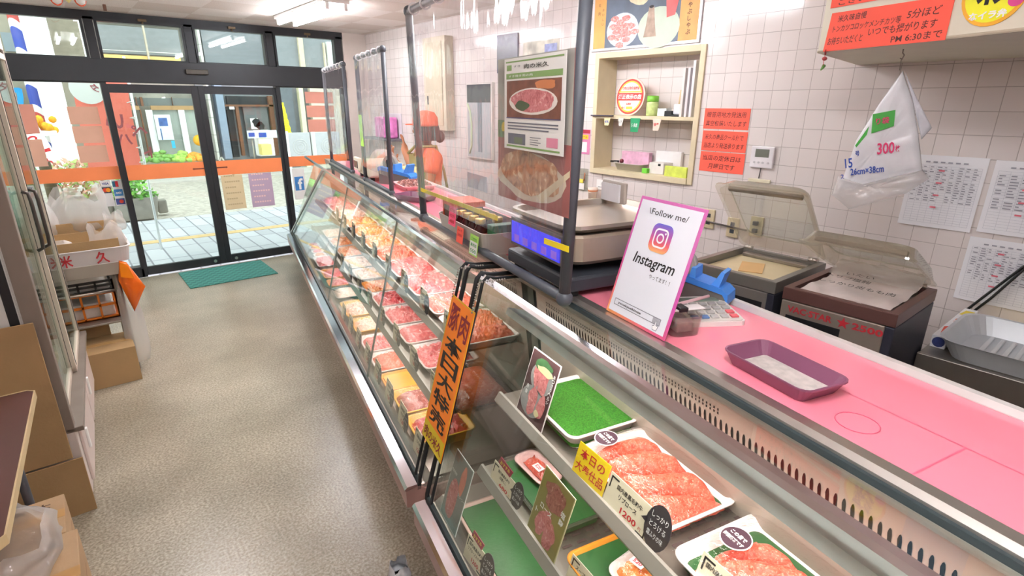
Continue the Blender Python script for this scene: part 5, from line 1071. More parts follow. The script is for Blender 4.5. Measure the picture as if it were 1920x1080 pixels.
for k, (px, py, w, h, c, tx, ic) in enumerate(((1138, 224, .06, .055, '#efe0b0', '6%', blue_ink), (1164, 221, .048, .055, '#e9e6dc', 'LCア', grey_ink), (1190, 232, .085, .09, '#22925e', '優良店', white_ink), (1231, 229, .065, .075, '#ecd6c4', '特選', red_ink))):
    p = onX(px, py, XW-.02); t = thing('shelf_tag', ['cream tag with blue figures hanging from the alcove shelf', 'small white tag hanging beside the cream one on the alcove shelf', 'green tag with white writing hanging from the alcove shelf', 'pinkish tag hanging from the alcove shelf beside the green one'][k], 'tag', (XW-.016, p.y, 1.64), RWALL, 'tags on the alcove shelf')
    MB().prismy([(-w/2, 0), (-w/2+.006, -h), (w/2-.016, -h), (w/2, 0)], 0, .001).obj('tag', P('tag'+c, c, .5, var=.03), t); MB().text(tx, -.004, -h*.5, h*.3, w*.6, -.001, .02).obj('lettering', ic, t)
# alcove floor
t = thing('grey_pan', 'low grey pan on the bottom of the alcove', 'pan', (XW+.08, onX(1180, 312, XW+.06).y, AZ0+.002), RWALL); tray_mesh(.27, .12, .05, .03, .02).obj('pan', P('pan_grey', '#c3beb4', .4, var=.05), t)
MB().cyl((-.12, 0, .055), (-.20, .01, .05), .008, 8).obj('handle', black, t); MB().ball((-.09, 0, .06), .016, 8, 6).obj('knob', P('dark_red_knob', '#6a2430', .4), t)
wb_('pink_packet', 'pink printed packet standing behind the grey pan in the alcove', 'packet', onX(1217, 300, XW+.13).y, onX(1166, 300, XW+.13).y, AZ0+.002, AZ0+.13, XW+.125, XW+.165, P('packet_pink', '#e6b4cc', .5, var=.2, vs=20))
wb_('green_packet', 'small green packet peeping out by the grey pan', 'packet', onX(1218, 320, XW+.05).y, onX(1208, 320, XW+.05).y, AZ0+.002, AZ0+.035, XW+.02, XW+.05, P('packet_green', '#6cc23a', .5))
t = thing('tissue_box', 'white box with a dark slot in the alcove behind the lime box', 'box', (XW+.10, onX(1236, 305, XW+.08).y, AZ0+.002)); MB().box(-.05, .06, -.06, .06, 0, .075, .004).obj('carton', P('carton_white', '#e6e2de', .5), t); MB().box(-.052, -.049, -.035, -.015, .055, .07).obj('slot', black, t)
wb_('white_carton', 'tall white carton at the back of the alcove floor', 'carton', onX(1276, 300, XW+.15).y, onX(1228, 300, XW+.15).y, AZ0+.002, AZ0+.15, XW+.155, XW+.18, P('carton_white2', '#ebe8e8', .5))
wb_('lime_box', 'lime and white box at the front right of the alcove floor', 'box', onX(1290, 320, XW+.02).y, onX(1248, 320, XW+.02).y, AZ0+.002, AZ0+.07, XW+.005, XW+.03, P('lime_box', '#d2e060', .5, var=.12, vs=25))
# poster in its frame
t = thing('framed_poster', 'framed hotpot poster on the tiled wall above the alcove', 'poster', (XW-.012, (2.90+2.03)/2, 0), RWALL)
pw = .87; z0, z1 = 2.08, 2.46
MB().box(-pw/2, pw/2, 0, .012, z0, z1, .003).obj('frame', P('silver_frame', '#cfcdd2', .35, .5), t); MB().rect(-pw/2+.018, pw/2-.018, z0+.018, z1-.018, -.0006).obj('picture_ground', P('poster_slate', '#5d6878', .5, var=.25, vs=5), t)
b = MB(); b.rect(-pw/2+.018, -.31, z0+.018, z1-.018, -.001); b.rect(.285, pw/2-.018, z0+.018, z1-.018, -.001); b.obj('amber_panel', P('amber_paper', '#d8a05a', .55, var=.1, vs=8), t)
MB().ell(-.16, z0+.12, .135, .105, -.0012).obj('plate', P('printed_bluewhite', '#ccd2da', .5), t); b = MB()
for k in range(16): a_ = k*2.4; r_ = .02+.0055*k; b.blob(-.16+r_*1.2*math.cos(a_), z0+.12+r_*.9*math.sin(a_), .036, .018, -.0016-.00005*k, 12, seed=k)
b.obj('meat_rolls', meat_mat('printed_rolls', '#b8504e', '#dd8a84', '#f0c8c0', 60, .55), t)
MB().ell(.13, z0+.11, .16, .12, -.0012).obj('soup_bowl', P('printed_celadon', '#b9c6b4', .5, var=.06), t); b = MB(); b.poly([(.02, -.0018, z0+.06), (.12, -.0018, z0+.06), (.105, -.0018, z0+.13), (.09, -.0018, z0+.235), (.05, -.0018, z0+.235), (.035, -.0018, z0+.13)]); b.obj('pot_chimney', P('printed_brass', '#a08a78', .5, var=.3, vs=20), t); MB().ell(.07, z0+.235, .018, .008, -.0022).obj('chimney_mouth', ink, t)
MB().blob(-.03, z1-.07, .09, .05, -.0014, seed=12).obj('noodles', P('printed_cream2', '#d8cfae', .5, var=.15, vs=30), t); MB().poly([(.19, -.002, z0+.16), (.25, -.002, z0+.17), (.29, -.002, z1-.04), (.17, -.002, z1-.06)]).obj('raised_slice', P('printed_redslice', '#d85a58', .5, var=.15, vs=20), t); MB().blob(-.02, z1-.04, .10, .02, -.0018, seed=3).blob(.1, z1-.045, .07, .03, -.0018, seed=4).obj('greens', P('printed_limegreen', '#93b84a', .5, var=.2, vs=20), t)
b = MB()
for k, ch in enumerate('夜はしゃぶしゃぶ'): b.text(ch, .352, z1-.055-.037*k, .028, None, -.0016, .02)
for k, ch in enumerate('牛肉'): b.text(ch, -.37, z1-.09-.05*k, .022, None, -.0016)
for k, ch in enumerate('おいしい'): b.text(ch, -.335, z1-.12-.03*k, .016, None, -.0016)
b.obj('lettering', P('poster_brown', '#5a3c28', .6), t)
# three fluorescent notes
for k, (py0, py1, tx) in enumerate(((212, 243, ('贈答用地方発送用', '真空包装いたします')), (254, 285, ('米久の商品クール便で', '当店より発送承ります')), (292, 326, ('当店の定休日は', '月曜日です')))):
    a, c = onX(1322-4*k, py0, XW), onX(1403-5*k, py1, XW)
    w, h = a.y-c.y, .118
    t = thing('wall_notice', ['top', 'middle', 'lowest'][k]+' fluorescent red handwritten notice on the tiles beside the alcove', 'notice', (XW-.003, (a.y+c.y)/2, (a.z+c.z)/2+.012), RWALL, 'red notices beside the alcove')
    MB().box(-w/2, w/2, 0, .0015, -h/2, h/2).obj('paper', pinkred, t); MB().text(tx[0], -.004, h*.2, h*.27, w*.86, -.0006, .008, shear=.1).text(tx[1], .0, -h*.22, h*.27, w*(.9 if k < 2 else .6), -.0006, .008, shear=.1).obj('lettering', P('hand_ink', '#5a2422', .6, var=0), t)
# thermostat
t = thing('wall_controller', 'white wall controller with a grey display on the tiles', 'controller', (XW-.018, 1.54, 1.448), RWALL)
MB().box(-.067, .067, 0, .018, -.06, .06, .005).obj('case', P('controller_white', '#e9e5e8', .4), t); MB().box(-.04, .04, -.0015, 0, .0, .045, .001).obj('display', P('controller_lcd', '#72756a', .2), t)
for k in range(4): MB().cyl((-.04+.025*k+.006*(k == 3), 0, -.03), (-.04+.025*k+.006*(k == 3), -.003, -.03), .006, 10).obj('button', P('button_light', '#c9c5c8', .5), t)
MB().tube([(0, .01, -.06), (-.004, .01, -.12)], .003, 6).obj('cable', P('dark_cable', '#5d5552', .5), t)
o = wb_('cable_cover', 'cream cable cover on the tiles below the wall controller', 'cover', 1.475, 1.605, 1.305, 1.325, XW-.012, XW, P('cover_cream', '#e0d8bc', .5))
# sockets, cables, small things low on the wall
for k, (y, z) in enumerate(((1.826, 1.048), (1.66, 1.02), (1.515, 1.05))):
    t = thing('wall_socket', ['cream wall socket just behind the emblem sign', 'cream wall socket hidden behind the vacuum sealer lid', 'cream wall socket with plugs at the vacuum sealer hinge'][k], 'socket', (XW-.012, y, z), RWALL, 'wall sockets'); MB().box(-.038, .038, 0, .012, -.06, .06, .004).obj('plate', P('socket_cream', '#cdbf9c', .5), t)
    for q in (-.022, .022): MB().box(-.014, .014, -.02 if k == 2 else -.002, 0, q-.012, q+.012, .002).obj('outlet', dgrey, t)
b = MB(); b.tube([onX(1130, 384, XW-.02), onX(1140, 372, XW-.02), onX(1160, 376, XW-.015), onX(1195, 384, XW-.015), onX(1260, 395, XW-.015), onX(1330, 416, XW-.02), onX(1400, 432, XW-.02)], .006, 6); tag(b.obj('wall_cable', P('dark_cable', '#5d5552', .5)), 'dark cable running along the tiles behind the emblem sign', 'cable')
p = onX(1131, 346, XW); t = thing('hook_tag', 'white paper tag with writing on a hook below the alcove', 'tag', (XW-.004, p.y, p.z), RWALL); MB().box(-.062, .062, 0, .001, -.04, .035).obj('paper', white, t); MB().text('大黒', .005, .008, .018, .05, -.0006).rect(-.045, .045, -.022, -.018, -.0006).obj('lettering', grey_ink, t); MB().tube([(-.01, 0, .035), (-.008, -.004, .06), (-.012, 0, .075)], .002, 5).obj('hook', steel_d, t)
p = onX(1096, 266, XW); t = thing('pink_flyer', 'pink flyer with a red heading beside the pole of the near screen', 'flyer', (XW-.003, p.y, p.z), RWALL); MB().box(-.058, .058, 0, .001, -.09, .09).obj('paper', P('flyer_pink', '#d986b0', .6, var=.08), t); MB().rect(-.055, .055, .062, .088, -.0006).obj('heading', P('flyer_red', '#b02a40', .5), t); MB().rect(-.04, .04, .02, .052, -.0006).obj('yellow_field', P('flyer_yellow', '#f0d23c', .5), t); MB().rect(-.045, .03, -.075, .0, -.0006).obj('white_field', white, t); MB().text('セール', 0, .036, .018, .06, -.001, .02).obj('lettering', red_ink, t)
p = onX(1111, 367, XW-.06); t = thing('stacked_cups', 'stack of orange banded paper cups under the hook tag', 'cups', (XW-.06, p.y, p.z-.06)); MB().lathe([(.026, 0), (.034, .085), (.036, .088)], n=18).lathe([(.034, .09), (.038, .12)], n=18).obj('cup', P('cup_pale', '#efd8c8', .5), t); MB().lathe([(.0295, .02), (.0312, .04)], n=18, cap=False).lathe([(.0375, .095), (.0385, .105)], n=18, cap=False).obj('band', P('band_orange', '#e08a5a', .5), t)
wb_('wall_ledge', 'narrow cream ledge on the tiles holding the paper cups', 'ledge', p.y-.12, p.y+.18, p.z-.075, p.z-.06, XW-.11, XW, wood)
p = onX(1094, 338, XW); t = thing('clip_rack', 'clear rack of scraps and a yellow clip on the tiles by the screen pole', 'rack', (XW-.01, p.y, p.z), RWALL); MB().box(-.05, .05, 0, .01, -.08, .09, .003).obj('pocket', acryl, t); MB().box(-.03, .01, -.006, 0, -.02, .01, .003).obj('clip', P('clip_yellow', '#e2d45a', .5), t); MB().box(-.04, .02, -.002, .0, -.07, -.02).obj('slip', white, t); MB().cyl((.02, -.005, .0), (.025, -.005, .06), .005, 8).obj('brush', P('brush_brown', '#a86a4a', .5), t)
t = thing('noodle_box', 'red and cream printed carton standing behind the weighing scale', 'carton', cw(1.50, 1.88, 1.0), D+.05)
MB().box(-.02, .02, -.19, .19, 0, .30, .003).obj('carton', P('carton_cream', '#e3dcc8', .5, var=.03), t)
b = MB(Matrix.Translation((-.0205, 0, 0)) @ Matrix.Rotation(-PI/2, 4, 'Z')); b.rect(-.185, .185, .005, .235, -.0005); b.obj('red_field', P('carton_red', '#c63a42', .5, var=.08), t)
b = MB(Matrix.Translation((-.0205, 0, 0)) @ Matrix.Rotation(-PI/2, 4, 'Z')); b.text('適正表示', 0, .165, .07, .33, -.0012, .03); b.obj('lettering', white_ink, t)
t = thing('rear_stand', 'low steel stand behind the counter carrying the printed carton', 'stand', cw(1.50, 1.86, 0), RC); MB().box(-.09, .2, -.25, .25, .97, 1.0, .004).obj('top', steel_d, t)
for x in (-.07, .18):
    for y in (-.22, .22): MB().cyl((x, y, 0), (x, y, .97), .014, 8).obj('leg', steel_d, t)
# wall cupboard and its notices
A_, B_ = Vector((2.330, 1.005, 0)), Vector((2.052, .365, 0)); dd = (B_-A_).normalized(); ry_ = math.atan2(dd.y, dd.x); Bx = A_+dd*1.1
t = thing('wall_cupboard', 'cream wall cupboard hung high over the vacuum sealers', 'cupboard', (0, 0, 0))
MB().prism([(A_.x, A_.y), (Bx.x, Bx.y), (XW, Bx.y+.1), (XW, 1.141)], 1.915, ZC).obj('body', P('cupboard_cream', '#dcd6c2', .5, var=.03), t)
b = MB(); b.tube([(A_.x+.004, A_.y, 1.92), (Bx.x+.004, Bx.y, 1.92)], .006, 6); b.obj('lower_trim', P('cupboard_trim', '#b9ad96', .5), t)
def on_cup(s, z, off=.003): q = A_+dd*s; n_ = Vector((dd.y, -dd.x, 0)); return Vector((q.x, q.y, z)) + n_*off
t = thing('cupboard_notice', 'fluorescent red handwritten notice on the wall cupboard, with opening words', 'notice', on_cup(.262, 1.985), (0, 0, ry_), 'red notices on the wall cupboard')
MB().prismy([(-.235, -.067), (.228, -.072), (.228, .05), (-.222, .062)], 0, .0015).obj('paper', pinkred, t)
MB().text('米久味自慢', -.13, .038, .022, .12, -.0006, .008, shear=.1).text('トンカツコロッケメンチカツ等', -.07, .006, .022, .27, -.0006, .008, shear=.1).text('5分ほど', .14, .016, .026, .11, -.0006, .008, shear=.1).text('お待ちいただくと', -.145, -.034, .026, .15, -.0006, .008, shear=.1).text('いつでも揚がります', .07, -.020, .026, .24, -.0006, .008, shear=.1).text('PM 6:30まで', .13, -.052, .022, .17, -.0006, .008).obj('lettering', P('hand_ink', '#5a2422', .6, var=0), t)
t = thing('cupboard_notice', 'upper fluorescent red notice on the wall cupboard, cut by the picture top', 'notice', on_cup(.262, 2.125), (0, 0, ry_), 'red notices on the wall cupboard')
MB().prismy([(-.235, -.06), (.235, -.066), (.235, .06), (-.235, .062)], 0, .0015).obj('paper', pinkred, t); MB().text('いつもありがとう', -.02, -.005, .03, .38, -.0006, .008, shear=.1).text('ございます', -.1, -.045, .022, .2, -.0006, .008, shear=.1).obj('lettering', P('hand_ink', '#5a2422', .6, var=0), t)
t = thing('round_sticker', 'round yellow sticker with bold brush strokes on the wall cupboard', 'sticker', on_cup(.60, 2.025), (0, 0, ry_))
MB().cyl((0, 0, 0), (0, .002, 0), .088, 32).obj('rim', P('sticker_orange', '#f0b02a', .5), t); MB().ell(0, 0, .078, .078, -.0006, 32).obj('face', P('sticker_lemon', '#f2f028', .5), t); MB().text('彩', 0, .012, .09, .09, -.0012, .03).obj('brush_lettering', ink, t); MB().text('なイラ弁', -.005, -.058, .022, .10, -.0012, .04).obj('lettering', white_ink, t); MB().ell(.06, -.03, .02, .016, -.0016).obj('pink_seal', P('seal_pink', '#d94a8a', .5), t)
p = on_cup(.8, 2.2, .002); t = thing('photo_leaflet', 'blue toned leaflet at the far right of the wall cupboard', 'leaflet', on_cup(.86, 2.03), (0, 0, ry_)); MB().box(-.10, .10, 0, .0015, -.08, .12).obj('paper', P('leaflet_blue', '#8fc0d8', .5, var=.15, vs=8), t)
t = thing('hanging_trinket', 'tiny red and green trinket hanging from the corner of the wall cupboard', 'trinket', on_cup(.04, 1.915)); MB().cyl((0, 0, 0), (0, 0, -.06), .001, 4).obj('string', red_ink, t); MB().blob(0, 0, .01, .01).ball((.003, 0, -.022), .009, 8, 6, (1.3, 1, .8)).obj('red_piece', P('trinket_red', '#b8484a', .5), t); b = MB(); b.tube([(-.012, 0, -.062), (.002, 0, -.052), (.008, 0, -.046)], [.003, .006, .007], 7); b.obj('green_piece', P('trinket_green', '#6b9a52', .5), t)
# packet of 300 bags on its hook
hk = onZ(1694, 92, 1.915); nv = Vector((-ray(1660, 250).x, -ray(1660, 250).y, 0)).normalized(); xv = Vector((-nv.y, nv.x, 0))
rb = math.atan2(xv.y, xv.x)
t = thing('bag_packet', 'folded packet of clear plastic bags hanging from a hook under the wall cupboard', 'bag packet', hk, (0, 0, rb))
def lp(px, py): q = on(px, py, hk, nv)-hk; return (q.dot(xv), q.z)
MB().tube([(0, 0, 0), (0, 0, -.012), (.006, -.004, -.02), (.002, -.006, -.034), (-.004, -.004, -.03)], .0022, 6).tube([(0, -.004, -.03), (.002, 0, -.07)], .0015, 5).obj('hook', steel_d, t)
bagw = P('milky_bag', '#e6e6ea', .3, var=.06, vs=20, spec=.6)
def flap(pix, name, mat, th, y0, sd):
    P2 = [lp(*q) for q in pix]; cx = sum(q[0] for q in P2)/len(P2); cz = sum(q[1] for q in P2)/len(P2); b = MB(); b.smooth = True; loops = []
    dense = []
    for k in range(len(P2)):
        a, c = P2[k], P2[(k+1) % len(P2)]
        for j in range(6): f2 = j/6; dense.append((a[0]+(c[0]-a[0])*f2, a[1]+(c[1]-a[1])*f2))
    for y, s in ((0, 1.0), (-th, .97), (-th*1.5, .8), (-th*1.6, .5), (-th*1.55, .15)):
        loops.append([(cx+(x-cx)*s, y0+y-.006*(.5+noise.noise((x*28+sd, z*28, s*4))) if s < .99 else y0, cz+(z-cz)*s) for x, z in dense])
    b.loft(loops, True, True); return b.obj(name, mat, t)
flap([(1693, 132), (1648, 195), (1606, 262), (1573, 355), (1588, 352), (1600, 355), (1730, 322), (1722, 250), (1712, 190)], 'front_fold', bagw, .010, 0, 3)
flap([(1696, 132), (1712, 190), (1728, 262), (1748, 240), (1720, 185)], 'rear_fold', P('milky_bag2', '#d6d6dc', .35, var=.08, vs=20), .006, .014, 9)
flap([(1572, 330), (1559, 365), (1592, 392), (1700, 362), (1742, 335), (1730, 318), (1610, 346)], 'loose_film', bag_clear, .016, -.002, 14)
b = MB(); a, c = lp(1610, 245), lp(1680, 207); q_ = [lp(1637, 214), lp(1634, 250), lp(1676, 236), lp(1679, 206)]; b.poly([(x, -.026, z) for x, z in q_]); q2 = [lp(1604, 272), lp(1630, 236), lp(1626, 252), lp(1606, 276)]; b.poly([(x, -.022, z) for x, z in q2]); b.obj('green_label', P('label_green', '#3fae3c', .5), t)
def tx_(b, s, px, py, hpx, wpx, y=-.0275, rot=0, bold=.02):
    x, z = lp(px, py); sc = abs(lp(px+10, py)[0]-x)/10; sz = abs(lp(px, py+10)[1]-z)/10
    n0 = len(b.v); b.text(s, 0, 0, hpx*sz, wpx*sc, 0, bold); ct, st_ = math.cos(rot), math.sin(rot)
    b.v[n0:] = [(x+vx*ct-vz*st_, y, z+vx*st_+vz*ct) for vx, _, vz in b.v[n0:]]
b = MB(); tx_(b, '300', 1661, 277, 22, 32, rot=.16); tx_(b, '枚', 1683, 277, 12, 9, rot=.16); tx_(b, 'り袋', 1655, 226, 13, 25, y=-.029, rot=.16); b.obj('lettering_pink', pink_ink, t)
b = MB(); tx_(b, '15', 1592, 305, 18, 14, y=-.024, rot=.25); tx_(b, '26cm×38cm', 1626, 318, 13, 62, rot=.2); tx_(b, '号', 1608, 287, 10, 8, y=-.024, rot=.2); tx_(b, '2', 1580, 330, 8, 6, y=-.022, rot=.2)
b.obj('lettering_blue', blue_ink, t)
# papers on the wall
def sheet(label, yc, zc, w, h, rows, cols, seed, lines=True):
    t = thing('wall_paper_sheet', label, 'paper sheet', (XW-.006, yc, zc), RWALL, 'printed sheets on the tiles'); MB().grid(6, 8, lambda a, c: ((a-.5)*w, .004-.006*(1-c)**3*(1+.3*math.sin(a*6)), (c-.5)*h)).obj('paper', P('sheet_white', '#efeef2', .7, var=.01), t)
    b, b2 = MB(), MB(); rnd = random.Random(seed)
    for k in range(rows+1):
        z = h*.36-k*h*.8/rows
        if lines: b.rect(-w*.43, w*.45, z-.0004, z+.0003, -.0042)
        if k == rows: break
        for j in range(cols):
            if rnd.random() < .8 and k < rows*.62: x = -w*.42+j*w*.86/cols; b2.rect(x+.003, x+.003+rnd.uniform(.3, .8)*w*.8/cols, z-h*.55/rows, z-h*.25/rows, -.0045)
    if lines:
        for j in range(cols+1): x = -w*.43+j*w*.88/cols; b.rect(x-.0003, x+.0004, -h*.44, h*.36, -.0042)
    for j in range(6): b2.rect(-w*.3+j*w*.1, -w*.3+j*w*.1+w*.06, h*.40, h*.42, -.0045)
    b.obj('ruled_lines', P('rule_grey', '#b4b4be', .6), t); b2.obj('print', P('print_grey', '#96969f', .6, var=0), t); b3 = MB()
    for k in range(4): z = h*(.3-.17*k); b3.rect(-w*.1, -w*.02, z-.004, z+.003, -.0048)
    b3.obj('red_marks', P('mark_red', '#d86a7a', .6), t)
sheet('stapled price list sheets on the tiles behind the hanging bag packet', .684, 1.352, .28, .325, 24, 9, 1)
sheet('ruled list sheet beside the stapled price lists, cut by the picture edge', .385, 1.355, .275, .31, 20, 6, 2)
sheet('curled ruled sheet on the tiles above the yellow board', .40, 1.03, .275, .29, 22, 9, 3)
b = MB()
for s in (0, .025): b.tube([(XW-.01, .20-s, 1.25), (XW-.02, .335-s*.4, 1.08), (XW-.02, .43-s, .92), (XW-.03, .50-s, .80)], .0055, 7)
tag(b.obj('twin_cable', rubber), 'pair of black cables hanging down the tiles to the steel bench', 'cable')
# vacuum sealers
def lid_mesh(L_, Wd, dep):
    b = MB(); b.loft([rr(L_, Wd, .03, 4, z=0), rr(L_, Wd, .03, 4, z=.008), rr(L_*.96, Wd*.96, .04, 4, z=.010), rr(L_*.86, Wd*.88, .05, 4, z=dep), rr(L_*.84, Wd*.86, .05, 4, z=dep), rr(L_*.84, Wd*.86, .05, 4, z=dep-.006), rr(L_*.93, Wd*.93, .04, 4, z=.002)], False, False)
    i = b.pts(rr(L_*.855, Wd*.875, .05, 4, z=dep)); b.face(range(i, i+20+4)) if False else None
    return b
def sealer(label, X0, X1, Y0_, Y1_, z, ang, tubm, frontm, dark):
    t = thing('vacuum_sealer', label, 'vacuum sealer', ((X0+X1)/2, (Y0_+Y1_)/2, 0), 0, 'vacuum sealers behind the counter'); hx, hy = (X1-X0)/2, (Y1_-Y0_)/2
    b = MB(); b.box(-hx, hx, -hy+.03, hy-.0, .2, z-.052, .004); b.obj('cabinet', frontm, t)
    b = MB(); b.box(-hx-.0, hx, -hy, -hy+.03, .2, z-.052, .004); b.obj('dark_side', P('sealer_navy', '#2b2c38', .5, var=.05), t)
    b = MB(); L0 = [(-hx, -hy), (hx, -hy), (hx, hy), (-hx, hy)]; k = .028
    Li = [(-hx+k, -hy+k), (hx-k, -hy+k), (hx-k, hy-k), (-hx+k, hy-k)]
    b.loft([[(x, y, z-.048) for x, y in L0], [(x, y, z-.004) for x, y in L0], [(x*.995, y*.995, z) for x, y in L0], [(x, y, z) for x, y in Li], [(x, y, z-.046) for x, y in Li]]); b.obj('tub', tubm, t)
    MB().box(-hx+k+.002, hx-k-.002, -hy+k+.002, hy-k-.002, z-.0455, z-.030, .004).obj('plate', P('sealer_plate', '#d8c9a4', .5, var=.05) if not dark else P('sealer_plate2', '#b8a8a0', .5, var=.05), t)
    MB().box(hx-.075, hx-.035, -hy+.05, hy-.05, z-.0295, z-.012, .004).obj('seal_bar', steel_d, t)
    for x in (-hx+.05, hx-.05):
        for y in (-hy+.05, hy-.05): MB().cyl((x, y, 0), (x, y, .21), .02, 10).obj('leg', dgrey, t)
    T = Matrix.Translation((hx-.01, 0, z+.008)) @ Matrix.Rotation(ang, 4, 'Y') @ Matrix.Translation((-hx+.005, 0, 0))
    b = lid_mesh(2*hx, 2*hy, .055); b.v = [tuple(T @ Vector(v)) for v in b.v]; o = b.obj('lid', clear('lid_acrylic', '#f2efe8', .08, .75, .06, haze=.16, hazecol='#e6e0d2'), t)
    b = MB(T); b.loft([rr(2*hx*.85, 2*hy*.87, .05, 4, z=.049), rr(2*hx*.85, 2*hy*.87, .05, 4, z=.055)]); b.obj('lid_window', acryl, o)
    b = MB(T); b.box(-hx+.055, -hx+.075, -hy+.04, hy-.04, .022, .040, .004); b.obj('press_bar', P('bar_grey', '#a29c94', .35, .5), o)
    for y in (-hy+.05, hy-.05): MB().cyl((hx-.02, y-.02, z+.006), (hx-.02, y+.02, z+.006), .011, 10).obj('hinge', steel, t)
    return t, hx, hy
sal1, hx, hy = sealer('steel vacuum sealer with its clear lid raised high, nearer the alcove', 2.13, 2.60, .925, 1.335, 1.05, .80, P('tub_grey', '#8d8a84', .4, .5, var=.05), P('sealer_steel', '#a8a29c', .38, .65, var=.05), False)
b = MB(); b.T = Matrix.Translation((-.02, .01, 1.05-.0295)) @ Matrix.Rotation(.4, 4, 'Z'); b.box(-.07, .10, -.05, .05, 0, .004, .001); o = b.obj('tan_sheet', P('tan_sheet', '#d8b078', .6, var=.05), None); tag(o, 'folded tan sheet lying in the open vacuum sealer nearer the alcove', 'sheet', None, None, sal1.location.copy())
b = MB(Matrix.Translation((-hx-.0006, 0, 0)) @ Matrix.Rotation(-PI/2, 4, 'Z')); b.rect(-.05, .16, .90, .955, -.0008); b.obj('control_panel', black, sal1)
sal2, hx, hy = sealer('brown topped vacuum sealer with red lettering and its lid half open', 2.11, 2.55, .495, .885, 1.05, .42, P('tub_brown', '#6b4a44', .4, .2, var=.05), P('sealer_steel2', '#b4a99c', .38, .6, var=.05), True)
Tf = Matrix.Translation((-hx-.0006, 0, 0)) @ Matrix.Rotation(-PI/2, 4, 'Z')
b = MB(Tf); b.text('VAC·STAR', -.085, .968, .026, .165, -.001, .03).text('2500', .115, .968, .026, .10, -.001, .03)
st_ = []
for k in range(10): a_ = PI/2+k*PI/5; r_ = .024 if k % 2 == 0 else .0095; st_.append((.035+r_*math.cos(a_), -.001, .968+r_*math.sin(a_)))
b.poly(st_); b.obj('lettering', P('sealer_red', '#c22a34', .5), sal2)
b = MB(Tf); b.box(-.17, .03, -.003, 0, .875, .942, .002); b.obj('control_panel', black, sal2)
t = thing('vacuum_bag', 'clear bag with handwritten words lying in the brown vacuum sealer', 'bag', (2.33, .69, 1.05-.034)); 
MB().grid(20, 18, lambda a, c: ((a-.5)*.40, (c-.5)*.31, .028+.016*noise.noise((a*5, c*5, 2))+.07*max(0, a-.72)**1*(1+.5*math.sin(c*9)))).obj('bag', P('bag_pinkwhite', '#ddd0cc', .3, var=.06, vs=14, spec=.6), t)
b = MB(Matrix.Translation((-.02, 0, .052)) @ Matrix.Rotation(-PI/2, 4, 'Z') @ Matrix.Rotation(-PI/2+.12, 4, 'X'))
b.text('いたい', -.03, .09, .030, .1, 0, .0).text('トリプ塩麹', -.05, .035, .032, .15, 0, .0).text('しっかり皮もも肉', 0, -.03, .032, .26, 0, .0); b.obj('lettering', ink, t)
b = MB(); b.grid(12, 14, lambda a, c: (.10+a*.12, (c-.5)*.32, .04+.06*a*(1-.3*a)+.012*noise.noise((a*9, c*9, 4)))); b.obj('clear_mouth', bag_clear, t)
# steel bench
t = thing('steel_bench', 'stainless steel bench along the tiled wall in the lower right corner', 'bench', (0, 0, 0))
MB().box(2.47, XW-.003, YB+.02, .485, .785, .81, .004).obj('top', P('bench_steel', '#8f8a82', .38, .75, var=.1, vs=3), t); MB().box(2.455, 2.475, YB+.02, .488, .72, .812, .003).obj('front_lip', steel_d, t); MB().box(2.50, 3.09, YB+.03, .47, .12, .72, .004).obj('cabinet', P('bench_dark', '#7a6f64', .45, .5, var=.1), t)
for y in (YB+.08, .43): MB().cyl((2.53, y, 0), (2.53, y, .13), .02, 10).obj('leg', steel_d, t)
t = thing('wrap_box', 'long white wrap carton with red and yellow print on the steel bench', 'wrap carton', (2.81, .452, .81), (0, 0, .0))
MB().box(-.24, .24, -.025, .025, 0, .05, .002).obj('carton', P('wrap_white', '#ecebee', .45, var=.02), t)
b = MB(); b.poly([(-.20, -.018, .0506), (-.10, -.022, .0506), (-.07, .0, .0506), (-.10, .02, .0506), (-.19, .01, .0506)]); b.quad((-.17, -.0256, .01), (-.09, -.0256, .01), (-.09, -.0256, .045), (-.15, -.0256, .045)); b.obj('red_print', P('wrap_red', '#e0482e', .5), t); MB().quad((.12, -.02, .0506), (.20, -.02, .0506), (.20, .012, .0506), (.12, .02, .0506)).obj('yellow_print', P('wrap_yellow', '#f0d83a', .5), t)
b = MB(Matrix.Translation((.0, 0, .0508)) @ Matrix.Rotation(-PI/2, 4, 'X')); b.text('抗菌', .02, 0, .028, .06, 0, .03); b.obj('lettering', P('wrap_coral', '#d87a5a', .5), t)
b = MB(Matrix.Translation((-.2405, 0, .025)) @ Matrix.Rotation(-PI/2, 4, 'Z')); b.ell(0, 0, .021, .021, 0); b.obj('blue_seal', P('seal_navy', '#34407c', .5, var=.2, vs=80), t)
t = thing('yellow_board', 'yellow board lying against the tiles at the back of the steel bench', 'board', (2.98, .12, .811)); MB().prism([(-.02, .30), (-.02, .22), (-.05, .22), (-.05, -.4), (.10, -.4), (.10, .30)], 0, .012).obj('board', P('yellow_board2', '#e8d22a', .5, var=.03), t)
t = thing('ribbed_tray', 'pale ribbed tray on the steel bench at the picture edge', 'tray', (2.68, .12, .812)); b = MB(); b.loft([rr(.38, .56, .06, z=0), rr(.46, .64, .08, z=.075), rr(.47, .65, .08, z=.078), rr(.45, .63, .08, z=.075), rr(.37, .55, .06, z=.006)]); b.obj('tray', P('tray_alu', '#d3d8dc', .3, .35, var=.04), t)
for k in range(13): MB().box(-.16, .16, -.21+.035*k-.008, -.21+.035*k+.008, .005, .014, .004).obj('rib', P('rib_pale', '#e4e8ea', .3, .3, var=.03), t)
